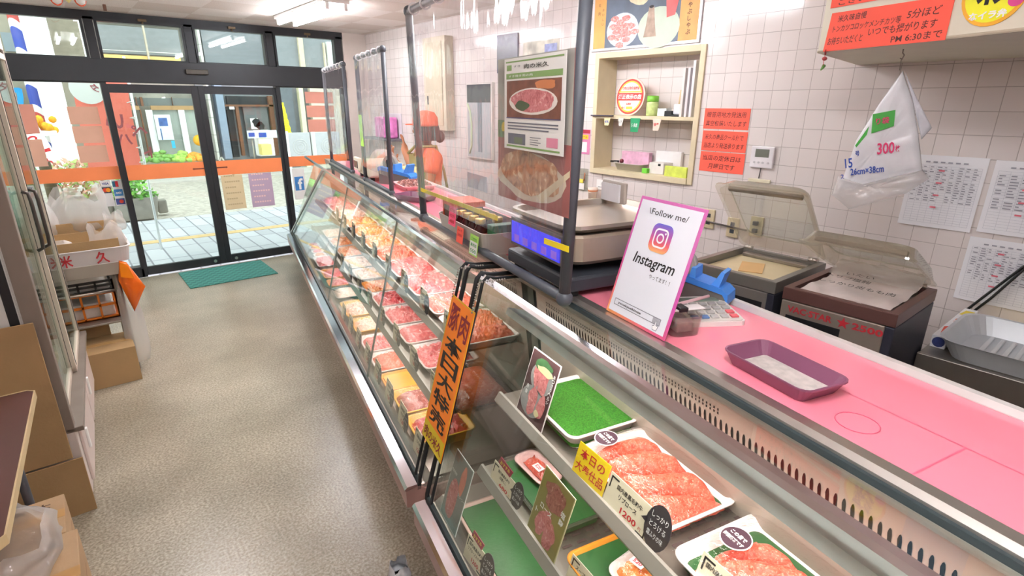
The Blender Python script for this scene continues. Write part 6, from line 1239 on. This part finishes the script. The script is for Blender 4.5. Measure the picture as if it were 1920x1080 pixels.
t = thing('blue_cloth', 'blue glove like cloth lying in the ribbed tray', 'cloth', (2.72, .0, .83)); MB().grid(10, 10, lambda a, c: ((a-.5)*.16, (c-.5)*.14, .02+.02*noise.noise((a*4, c*4, 1))+.05*a)).obj('cloth', P('cloth_blue', '#3c8ad0', .6, var=.1), t)
# wall things beyond the counter
t = thing('distribution_panel', 'tall cream electrical cabinet on the tiled wall beyond the near screen', 'electrical cabinet', (XW, 0, 0)); MB().box(-.10, 0, 4.69, 5.09, 1.475, 2.335, .006).obj('case', P('panel_cream', '#d6cbb4', .5, var=.03), t); MB().box(-.108, -.10, 4.74, 5.04, 1.52, 2.29, .003).obj('door', P('panel_cream2', '#cfc4aa', .5, var=.03), t); MB().box(-.113, -.107, 5.0, 5.02, 1.72, 1.80, .002).obj('latch', dgrey, t)
t = thing('wall_mirror', 'dark topped glazed panel on the tiles beside the leaflet', 'glazed panel', (XW, 0, 0)); MB().box(-.03, 0, 4.05, 4.45, 1.235, 1.91, .004).obj('frame', P('panel_pale', '#d9d2cc', .5), t); MB().box(-.034, -.028, 4.07, 4.43, 1.74, 1.895).obj('dark_top', P('panel_dark', '#3c4147', .4, var=.08), t); MB().box(-.033, -.028, 4.07, 4.43, 1.25, 1.74).obj('pane', P('panel_grey', '#b9bcc0', .15, var=.08, vs=3), t); MB().box(-.036, -.032, 4.2, 4.26, 1.3, 1.74).obj('mullion', P('panel_slate', '#7e8890', .4), t); MB().tube([(-.034, 4.40, 1.28), (-.034, 4.365, 1.35), (-.034, 4.36, 1.55), (-.034, 4.38, 1.66), (-.034, 4.42, 1.73)], .012, 6).obj('green_tube', P('pale_green_tube', '#cfe0bc', .4), t)
o = MB().box(XW-.012, XW, 3.72, 4.0, 1.98, 2.28, .003).obj('dark_picture', P('dark_picture', '#5a5568', .3, var=.3, vs=4)); tag(o, 'dark framed picture high on the tiles behind the leaflet', 'picture')
t = thing('photo_poster', 'pale photo poster high on the tiles above the leaflet', 'poster', (XW, 0, 0)); MB().box(-.004, 0, 3.24, 3.66, 1.9, 2.2).obj('sheet', P('photo_pale', '#c9c4b4', .5, var=.4, vs=9), t); MB().box(-.0052, -.004, 3.26, 3.40, 2.0, 2.17).obj('blue_figure', P('photo_blue', '#8d98c8', .5, var=.4, vs=25), t)
t = thing('wall_rack', 'small dark wall shelf holding pink packs beyond the waving hand', 'rack', (XW, 0, 0)); MB().box(-.16, 0, 5.76, 6.5, 1.32, 1.345, .003).obj('shelf', P('rack_grey', '#6d6a72', .5), t); MB().box(-.012, 0, 5.78, 6.3, 1.345, 1.62, .003).obj('back', P('rack_pale', '#d5d0d6', .5), t)
for k in range(3):
    o = MB().box(XW-.12, XW-.03, 5.83+.15*k, 5.95+.15*k, 1.346, 1.58, .02).obj('pink_pack', P('pack_magenta', '#d47ab8', .4, var=.25, vs=14)); tag(o, 'pink pack standing on the small wall shelf, '+['nearest the waving hand', 'in the middle', 'nearest the street'][k], 'pack', 'pink packs on the wall shelf')
# ---------------------------------------------------------------- the shopkeeper behind the counter
def skin(name, pts, edges, radii, mat, parent, sub=2, roots=(0,)):
    me = bpy.data.meshes.new(name); me.from_pydata(pts, edges, []); o = bpy.data.objects.new(name, me); COL.objects.link(o); o.parent = parent
    md = o.modifiers.new('skin', 'SKIN'); md.use_smooth_shade = True
    for k, r_ in enumerate(radii): v = me.skin_vertices[0].data[k]; v.radius = r_ if isinstance(r_, tuple) else (r_, r_); v.use_root = k in roots
    sd = o.modifiers.new('subdivision', 'SUBSURF'); sd.levels = sub; sd.render_levels = sub
    me.materials.append(mat); return o
skin_m = P('warm_skin', '#b57c58', .5, var=.06); hair_m = P('dark_hair', '#2b2322', .5, var=.15, vs=40); coral_c = P('coral_cloth', '#f0714f', .8, var=.06); olive_c = P('olive_cloth', '#a49c68', .8, var=.08)
pr = thing('person', 'person in olive apron waving one hand behind the vinyl screens, coral cap imitating a reflection', 'person', cw(1.42, 4.40, 0), RF-.04)
hands = []
pts = [(0,0,.90), (0,0,1.05), (0,.005,1.2), (0,.01,1.33), (0,.005,1.40), (0,-.005,1.465), (0,-.012,1.53), (0,-.008,1.595),          # 0-7 pelvis..crown
       (-.16,.01,1.325), (-.34,-.02,1.12), (-.51,-.05,1.30), (-.535,-.055,1.335),                                                    # 8-11 raised arm
       (.16,.01,1.325), (.22,-.06,1.09), (-.02,-.24,1.26), (-.055,-.26,1.29),                                                        # 12-15 bent arm
       (-.09,0,.86), (-.10,-.01,.48), (-.10,.01,.09), (-.10,-.11,.05), (.09,0,.86), (.10,-.01,.48), (.10,.01,.09), (.10,-.11,.05)]
ed = [(0,1),(1,2),(2,3),(3,4),(4,5),(5,6),(6,7),(3,8),(8,9),(9,10),(10,11),(3,12),(12,13),(13,14),(14,15),(0,16),(16,17),(17,18),(18,19),(0,20),(20,21),(21,22),(22,23)]
ra = [(.15,.11), (.125,.095), (.14,.10), (.12,.085), .05, (.068,.078), (.078,.092), (.062,.072), .058, .046, .034, .034, .055, .04, .028, .03, .085, .055, .038, .032, .085, .055, .038, .032]
def fingers(base, d, side, nrm, curl):
    """palm and five unequal fingers as chains of their own, rooted inside the palm"""
    base, d, side, nrm = Vector(base), Vector(d).normalized(), Vector(side).normalized(), Vector(nrm).normalized()
    i = len(pts); pts.append(tuple(base+d*.045)); ra.append((.030, .017)); ed.append((hands[-1], i))
    for k, (off, ln) in enumerate(((-.027, .066), (-.009, .074), (.009, .070), (.026, .054))):
        a = base+d*.055+side*off; p = [a, a+d*.03+side*off*.15, a+d*(.03+ln*.4)+side*off*.3+nrm*ln*.2*curl, a+d*(.03+ln*.72)+side*off*.35+nrm*ln*.55*curl]
        j = len(pts); pts.extend(tuple(q) for q in p); ra.extend([.010, .0095, .0085, .007]); ed.extend([(i, j), (j, j+1), (j+1, j+2), (j+2, j+3)])
    a = base+d*.02+side*-.028; j = len(pts); pts.extend([tuple(a), tuple(a+d*.025-side*.022+nrm*.008), tuple(a+d*.05-side*.03+nrm*.018)]); ra.extend([.012, .010, .008]); ed.extend([(i-0, j), (j, j+1), (j+1, j+2)])
hands.append(11); fingers(pts[11], (-.35, 0, .9), (.9, -.2, .35), (0, -1, 0), .5)
hands.append(15); fingers(pts[15], (-.5, -.2, .75), (.5, -.7, .3), (.2, .9, .2), .7)
body = skin('body', pts, ed, ra, skin_m, pr)
MB().ball((0, -.097, 1.515), .013, 8, 6, (.8, 1.1, 1.3)).obj('nose', skin_m, pr)
for s in (-1, 1):
    MB().ball((s*.028, -.091, 1.537), .010, 10, 6, (1.2, .5, .8)).obj('eye', P('eye_dark', '#1f1a18', .3), pr); MB().ball((s*.079, .0, 1.525), .02, 8, 6, (.4, .8, 1.3)).obj('ear', skin_m, pr)
    MB().tube([(s*.015, -.097, 1.556), (s*.03, -.095, 1.561), (s*.044, -.086, 1.556)], .0035, 5).obj('eyebrow', hair_m, pr)
MB().tube([(-.02, -.092, 1.483), (0, -.097, 1.481), (.02, -.092, 1.483)], .0045, 6).obj('mouth', P('lip', '#a8574c', .5), pr)
b = MB(); b.smooth = True
b.grid(20, 10, lambda a, c: ((.098-.02*c)*math.sin((a-.5)*2*PI*.76)*math.sin(.35+1.55*(1-c)), .008+.108*math.cos((a-.5)*2*PI*.76)*math.sin(.35+1.55*(1-c)), 1.535+.10*math.cos(.35+1.55*(1-c))-.06*(1-c)**2)); b.ball((0, .115, 1.47), .05, 10, 8, (1.2, .8, 1)); b.obj('hair', hair_m, pr)
b = MB(); b.lathe([(.102, 1.555), (.104, 1.575), (.100, 1.62), (.075, 1.66), (.02, 1.675)], n=20); b.prism([(x, y-.06) for x, y in [(-.08, -.03), (-.05, -.09), (0, -.105), (.05, -.09), (.08, -.03)]], 1.565, 1.572); b.obj('cap', coral_c, pr)  # coral cap added to imitate a reddish reflection in the screen film
skin('shirt', [(0,0,.95), (0,0,1.06), (0,.005,1.2), (0,.01,1.335), (0,.008,1.375), (-.16,.01,1.33), (-.27,-.005,1.215), (.16,.01,1.33), (.205,-.035,1.18)], [(0,1),(1,2),(2,3),(3,4),(3,5),(5,6),(3,7),(7,8)], [(.168,.128), (.145,.115), (.155,.118), (.135,.10), .062, .07, .062, .07, .062], coral_c, pr)
skin('trousers', [(0,0,1.0), (0,0,.9), (-.09,0,.86), (-.10,-.01,.48), (-.10,.01,.12), (.09,0,.86), (.10,-.01,.48), (.10,.01,.12)], [(0,1),(1,2),(2,3),(3,4),(1,5),(5,6),(6,7)], [(.16,.12), (.17,.125), .10, .075, .06, .10, .075, .06], P('dark_trousers', '#3d4048', .8, var=.06), pr)
b = MB(); b.smooth = True
b.grid(14, 16, lambda a, c: ((a-.5)*2*(.19 if c < .55 else .19-.20*(c-.55)), -.135-.012*math.cos((a-.5)*PI)+.09*abs((a-.5)*2)**2.4, .55+.79*c)); b.obj('apron', olive_c, pr)
for s in (-1, 1): MB().tube([(s*.085, -.135, 1.335), (s*.10, -.06, 1.40), (s*.07, .06, 1.40), (s*.04, .13, 1.2), (s*.12, .135, 1.02)], .012, 6).obj('apron_strap', olive_c, pr)
for s in (-1, 1):
    b = MB(); b.loft([rr(.10, .27, .04, z=0, cx=s*.10, cy=-.05), rr(.10, .27, .04, z=.05, cx=s*.10, cy=-.05), rr(.08, .16, .035, z=.10, cx=s*.10, cy=-.0)]); b.obj('shoe', P('white_boot', '#d8d6d2', .5), pr)
# ---------------------------------------------------------------- left side: glass cabinet, steel table, boxes
ca = -math.atan2(.066, 1.3)
t = thing('glass_cabinet', 'tall glass fronted cabinet along the left wall with cream framed sliding doors', 'cabinet', (-.178, 2.735, 0), ca)
cg = P('cabinet_grey', '#86796e', .5, var=.05); cwh = P('cabinet_ivory', '#d9ccc4', .5, var=.04); LC = 1.28
MB().box(-.56, -.0, .0, LC, .06, .38, .004).box(-.54, -.03, .02, LC-.02, 0, .06).obj('base', cwh, t)
MB().box(-.56, -.535, 0, LC, .38, 2.0).obj('back_panel', P('cabinet_white', '#e3e0de', .5), t); MB().box(-.56, 0, 0, LC, 1.97, 2.15, .005).obj('top', cwh, t)
MB().box(-.56, -.06, 0, .02, .38, 1.97).obj('side_panel', P('cabinet_white2', '#e6e6e2', .4, var=.02), t); MB().box(-.07, -.0, 0, .05, .38, 1.97, .003).box(-.07, 0, LC-.03, LC, .38, 1.97, .003).obj('post', cg, t)
MB().box(-.10, -.07, -.004, .0, .38, 1.97).obj('seal', black, t); MB().box(-.53, -.05, LC-.01, LC-.004, .40, 1.95).obj('end_glass', glass, t)
MB().box(-.34, -.2, -.003, -.0005, .905, .935).obj('green_label', P('label_leaf', '#77b83a', .5), t)
for z in (.75, 1.1, 1.45): MB().box(-.53, -.10, .03, LC-.02, z, z+.012).obj('shelf', glass, t)
for k, (y0, y1, x) in enumerate(((.055, .66, -.028), (.63, LC-.04, -.008))):
    b = MB(); f_ = .03
    b.box(x-.012, x+.008, y0, y0+f_, .40, 1.95, .002).box(x-.012, x+.008, y1-f_, y1, .40, 1.95, .002).box(x-.012, x+.008, y0, y1, .40, .43, .002).box(x-.012, x+.008, y0, y1, 1.92, 1.95, .002)
    d_ = b.obj('door', P('cabinet_cream_frame', '#d8c9b8', .45, var=.03), t); MB().box(x-.004, x, y0+f_, y1-f_, .43, 1.92).obj('pane', glass, d_); MB().box(x+.008, x+.010, y0+f_-.006, y0+f_, .43, 1.92).box(x+.008, x+.010, y1-f_, y1-f_+.006, .43, 1.92).obj('gasket', black, d_)
    yh = y1-.045 if k == 0 else y0+.055
    MB().tube([(x+.008, yh, 1.05), (x+.03, yh, 1.06), (x+.033, yh, 1.10), (x+.033, yh, 1.28), (x+.03, yh, 1.32), (x+.008, yh, 1.33)], .008, 8).obj('handle', P('handle_dark', '#5a5350', .35, .6), d_)
for k, (y0, y1) in enumerate(((.06, .62), (.66, 1.22))):
    o = MB().box(.0, .012, y0, y1, .09, .36, .004).obj('lower_panel', P('cabinet_pinkish', '#d6c6c0', .45, var=.03), t); MB().box(.012, .022, y0+.1, y0+.125, .2, .30, .003).obj('pull', white, o)
MB().box(-.03, .03, 0.0, LC, .375, .398, .003).obj('sill', P('sill_grey', '#8c8178', .4, .4), t)
# cardboard sheet against the cabinet side
t = thing('cardboard_sheet', 'big brown cardboard sheet propped against the near side of the glass cabinet', 'cardboard', (-.178, 2.712, 0))
MB().box(-.52, -.03, -.008, 0, .275, .90, .002).obj('upper_panel', kraft, t); b = MB(); b.box(-.52, .0, -.016, -.008, 0, .27, .002); b.obj('lower_panel', kraft, t)
# steel table with the shop's white container
yT = 4.15
pA, pB = onY(222, 490, yT), onY(225, 513, yT)
t = thing('steel_table', 'stainless steel table carrying the white lettered container by the window', 'table', (0, yT, 0)); tz = pA.z; xr_ = pA.x
MB().box(-.62, xr_, 0, .62, tz-.012, tz, .003).obj('top', steel, t); MB().box(-.62, xr_, -.004, .012, pB.z, tz, .003).obj('apron', steel, t)
for x in (-.58, xr_-.03):
    for y in (.035, .58): MB().cyl((x, y, 0), (x, y, tz-.012), .019, 12).obj('leg', steel_d, t)
lowz = onY(200, 597, yT+.12).z+.06
MB().box(-.6, xr_-.02, .03, .6, lowz-.075, lowz-.06, .003).obj('lower_rail', steel_d, t)
b = MB(); b.tube([(-.58, .03, tz-.19), (xr_-.03, .03, tz-.19)], .009, 8); b.obj('cross_rail', steel_d, t)
cL, cR, cT = onY(40, 520, yT-.01), onY(248, 481, yT-.01), onY(246, 459, yT-.01)
t = thing('white_container', 'white tray container with red brushed characters on the steel table', 'container', (0, yT-.01, tz))
x0, x1 = -.42, cR.x; h = cT.z-tz; w_ = x1-x0; cx = (x0+x1)/2
b = MB(); b.loft([rr(w_-.03, .40, .04, z=0, cx=cx, cy=.21), rr(w_, .43, .05, z=h-.006, cx=cx, cy=.21), rr(w_+.012, .442, .05, z=h-.006, cx=cx, cy=.21), rr(w_+.012, .442, .05, z=h, cx=cx, cy=.21), rr(w_-.012, .42, .05, z=h, cx=cx, cy=.21), rr(w_-.04, .39, .04, z=.006, cx=cx, cy=.21)]); b.obj('container', P('container_white', '#d9d2d2', .4, var=.03), t)
q1, q2, q3 = onY(122, 488, yT-.01), onY(191, 478, yT-.01), onY(48, 500, yT-.01)
b = MB(); b.text('米', q1.x, h*.45, h*.8, .066, -.003, .02).text('久', q2.x, h*.45, h*.8, .068, -.003, .02).text('人', q3.x, h*.42, h*.8, .05, -.003, .0); o = b.obj('lettering', P('brush_red', '#b8242c', .6), t); o.rotation_euler = (0, 0, 0)
# trays of clear bags: open cartons and bags standing in and behind the container
def carton(label, x0, x1, y0, y1, z0, z1, open_=True, name='cardboard_box', group=None, mat=kraft):
    t = thing(name, label, 'cardboard box', ((x0+x1)/2, (y0+y1)/2, z0), 0, group); hx, hy, h = (x1-x0)/2, (y1-y0)/2, z1-z0; e = .006
    if open_:
        b = MB(); b.box(-hx, hx, -hy, -hy+e, 0, h).box(-hx, hx, hy-e, hy, 0, h).box(-hx, -hx+e, -hy+e, hy-e, 0, h).box(hx-e, hx, -hy+e, hy-e, 0, h).box(-hx+e, hx-e, -hy+e, hy-e, 0, e); b.obj('carton', mat, t)
    else:
        MB().box(-hx, hx, -hy, hy, 0, h, .003).obj('carton', mat, t); MB().box(-hx, hx, -.024, .024, h, h+.0008).obj('tape', P('parcel_tape', '#b98f58', .3, var=.03), t)
    return t
zc = onY(150, 415, yT+.30).z
carton('open cardboard box standing in the white container, holding clear bags', -.36, x1-.05, yT+.03, yT+.37, tz+.007, tz+h+.045)
carton('open cardboard box behind the white container, half hidden by clear bags', -.34, x1-.02, yT+.43, yT+.60, tz+.001, tz+h+.10)
def bag(label, p, w, d, h, seed, group='clear bags on the steel table', mat=bag_clear, name='plastic_bag', rot=0):
    b = MB(); b.smooth = True; rnd = random.Random(seed); loops = []
    for k in range(9):
        f_ = k/8; s = (1-.25*f_**2)*(1 if k else .85); L_ = []
        for j in range(22):
            a = 2*PI*j/22; q = 1+.22*noise.noise((math.cos(a)*2.2+seed, math.sin(a)*2.2, f_*3))+.14*f_*math.sin(a*7+seed)
            L_.append((w/2*s*q*math.cos(a), d/2*s*q*math.sin(a), h*f_*(1+.22*f_*math.sin(a*3+seed))))
        loops.append(L_)
    b.loft(loops, True, False); o = b.obj(name, mat); tag(o, label, 'plastic bag', group, None, p, rot); return o
bag('clear bundle of bags heaped at the front of the white container', (x0+.20, yT+.09, tz+h*.55), .36, .13, .09, 3)
bag('clear bag standing upright at the doorway corner of the white container', (x1-.10, yT+.11, tz+h*.5), .20, .12, .16, 5)
bag('tall clear bag bundle behind the cardboard boxes, in front of the flowering shrub', (x1-.20, yT+.50, tz+h+.02), .34, .16, .26, 7)
bag('clear bag bundle behind the cabinet end, beside the tree trunk outside', (-.22, yT+.46, tz+h+.02), .26, .16, .20, 9)
bag('small clear bag over the corner of the rear cardboard box', (x1-.03, yT+.42, tz+h+.03), .13, .12, .11, 12)
# below the table
lx0, lx1 = onZ(176, 716, 0).x, onZ(262, 694, 0).x; ly = 4.17; lz = onY(240, 648, ly).z
ly = yT-.02
carton('large closed cardboard box on the floor under the steel table', lx0-.12, lx1, yT-.16, yT+.16, 0, onY(245, 650, yT-.16).z, False, group='cardboard boxes under the steel table')
uz0 = onY(245, 650, yT-.16).z
zt_ = lowz-.06
t = carton('smaller cardboard box with a grey label behind the large one', lx0-.06, lx1-.10, yT+.20, yT+.50, 0, onY(180, 592, yT+.20).z, False, group='cardboard boxes under the steel table')
MB().box(.02, .09, -.153, -.1505, .36, .39).obj('label', P('grey_label', '#7d7068', .6), t)
def crate(label, x0, x1, y0, y1, z0, z1, mat):
    t = thing('plastic_crate', label, 'crate', ((x0+x1)/2, (y0+y1)/2, z0), 0, 'crates on the steel table shelf'); hx, hy, h = (x1-x0)/2, (y1-y0)/2, z1-z0; b = MB(); e = .008
    for z in (0, h*.48, h-.012): b.box(-hx, hx, -hy, -hy+e, z, z+.016).box(-hx, hx, hy-e, hy, z, z+.016).box(-hx, -hx+e, -hy, hy, z, z+.016).box(hx-e, hx, -hy, hy, z, z+.016)
    for k in range(6):
        x = -hx+(2*hx-.012)*k/5; b.box(x, x+.012, -hy, -hy+e, 0, h).box(x, x+.012, hy-e, hy, 0, h)
    for k in range(4):
        y = -hy+(2*hy-.012)*k/3; b.box(-hx, -hx+e, y, y+.012, 0, h).box(hx-e, hx, y, y+.012, 0, h)
    b.box(-hx, hx, -hy, hy, 0, .006); b.obj('crate', mat, t); MB().box(-hx+.02, hx-.02, -hy+.03, hy-.03, .008, h*.6, .01).obj('contents', P('crate_contents', '#e2ddd6', .6, var=.1, vs=12), t)
crate('orange plastic crate on the lower rail of the steel table', -.35, xr_-.05, yT+.12, yT+.5, lowz-.06, onY(200, 547, yT+.12).z, P('crate_orange', '#e8801c', .45, var=.04))
crate('dark plastic crate right under the steel table top', -.35, xr_-.05, yT+.13, yT+.5, onY(200, 547, yT+.12).z+.002, onY(200, 547, yT+.12).z+.075, P('crate_dark', '#3a3836', .5, var=.05))
t = thing('red_canister', 'brownish red canister under the steel table, seen through the cabinet glass', 'canister', (-.26, yT+.10, 0)); zz = onY(90, 565, yT+.1).z; MB().lathe([(.05, .26), (.062, .29), (.064, zz-.05), (.04, zz)], n=16).obj('canister', P('canister_red', '#8f3f2c', .5, var=.08), t); MB().cyl((0, 0, 0), (0, 0, .27), .05, 14).obj('base', steel_d, t)
# orange bag and clear bag hanging from the table corner
hz = tz-.01
b = MB(); b.smooth = True; P4 = [onY(*q, yT+.02) for q in ((222, 487), (236, 490), (272, 535), (252, 583), (221, 524))]; cxx = sum(q.x for q in P4)/5; czz = sum(q.z for q in P4)/5; loops = []
for y, s in ((.06, .4), (.05, .85), (.0, 1), (-.03, .92), (-.045, .6), (-.05, .2)): loops.append([(cxx+(q.x-cxx)*s, y+.012*noise.noise((q.x*20, q.z*20, s*3)), czz+(q.z-czz)*s) for a_, c_ in zip(P4, P4[1:]+P4[:1]) for q in (a_, a_.lerp(c_, .33), a_.lerp(c_, .66))])
b.loft(loops); t = thing('shopping_bag', 'orange plastic bag hanging from the corner of the steel table', 'plastic bag', (0, yT+.0, 0)); b.obj('bag', P('bag_orange', '#ee6a14', .25, var=.06, spec=.6), t)
b = MB(); b.poly([(P4[0].x, -.052, P4[0].z), (P4[1].x+.0, -.052, P4[1].z-.01), (P4[1].x+.02, -.052, czz+.02), (P4[4].x+.015, -.052, P4[4].z+.03)]); b.obj('inner_fold', P('bag_orange_light', '#fb8a0e', .3, var=.04), t)
pz = onY(256, 680, yT+.0)
bag('long clear plastic bag hanging below the orange bag beside the large cardboard box', (onY(258, 640, yT).x, yT+.02, onY(258, 676, yT).z), .13, .12, onY(236, 560, yT).z-onY(258, 676, yT).z, 21, group='hanging bags')
# brown topped table and the cartons in the lower left corner
tb = onZ(70, 730, .72); tn = onZ(18, 1000, .72)
t = thing('brown_table', 'dark brown topped table with a pale edge in the lower left corner', 'table', (0, 0, 0)); ra_ = math.atan2(tb.x-tn.x, tb.y-tn.y)
b = MB(); b.prism([(-.85, tb.y+.01), (-.85, tn.y-.02), (tn.x-.03, tn.y-.02), (tn.x-.010, tn.y), (tb.x-.010, tb.y-.01), (tb.x-.03, tb.y+.01)], .695, .72); b.obj('top', P('brown_laminate', '#5b3a34', .35, var=.06, vs=4), t)
b = MB(); ps = [(-.85, tb.y+.014), (tb.x-.032, tb.y+.014), (tb.x-.006, tb.y-.008), (tn.x-.006, tn.y), (tn.x-.030, tn.y-.024), (-.85, tn.y-.024)]
pi = [(-.85, tb.y+.010), (tb.x-.030, tb.y+.010), (tb.x-.0105, tb.y-.01), (tn.x-.0105, tn.y), (tn.x-.030, tn.y-.020), (-.85, tn.y-.020)]
for k in range(5): a, c, d_, e = ps[k], ps[k+1], pi[k+1], pi[k]; b.loft([[(*a, .693), (*c, .693), (*d_, .693), (*e, .693)], [(*a, .722), (*c, .722), (*d_, .722), (*e, .722)]])
b.obj('edge_band', P('edge_cream', '#d6bf92', .5, var=.05), t)
for x, y in ((tb.x-.10, tb.y-.12), (tn.x-.10, tn.y+.12), (-.8, tb.y-.12), (-.8, tn.y+.12)): MB().cyl((x, y, 0), (x-.0, y, .695), .014, 10).obj('leg', P('leg_slate', '#5d5f66', .4, .4), t)
def big_carton(label, x0, x1, y0, y1, h, chars):
    t = carton(label, x0, x1, y0, y1, 0, h, False, group='cartons in the lower left corner', mat=P('carton_tan', '#b39470', .75, var=.05, bump=.06, bs=80)); hx, hy = (x1-x0)/2, (y1-y0)/2
    b = MB(Matrix.Translation((hx+.0006, 0, 0)) @ Matrix.Rotation(PI/2, 4, 'Z'))
    for k in range(3): b.rect(-hy*.6+.06*k, -hy*.6+.06*k+.04, h*.45, h*.62, -.0006)
    b.rect(-hy*.7, hy*.7, h*.72, h*.735, -.0006); b.obj('side_print', P('print_brown', '#8a5a3c', .7), t)
    b = MB(Matrix.Translation((0, 0, h+.0015)) @ Matrix.Rotation(-PI/2, 4, 'X')); 
    for k, ch in enumerate(chars): b.text(ch, hx-.06-.07*(len(chars)-1-k), hy-.05, .035, .045, 0, .02)
    b.obj('lettering', P('carton_ink', '#4a3626', .7), t)
q1, q2 = onZ(120, 925, .36), onZ(148, 998, .36)
big_carton('printed tan carton on the floor beside the cardboard sheet', q1.x-.36, q1.x, q1.y-.24, q1.y, .36, '信州大')
big_carton('printed tan carton nearest the viewer under the brown table edge', q1.x-.34, q1.x+.03, 1.62, q1.y-.245, .36, '信')
bag('crumpled clear plastic wrapping thrown over the cartons', (q1.x-.17, q1.y-.30, .363), .34, .46, .10, 31, group='loose plastic', name='plastic_wrapping')
p = onZ(798, 1066, .0); bag('small crumpled white scrap bag on the floor against the case foot', (cw(.345, cf(p)[1], 0)), .08, .10, .07, 44, group='loose scraps', mat=P('scrap_white', '#c9ccd0', .4, var=.2, vs=30), name='scrap_bag')
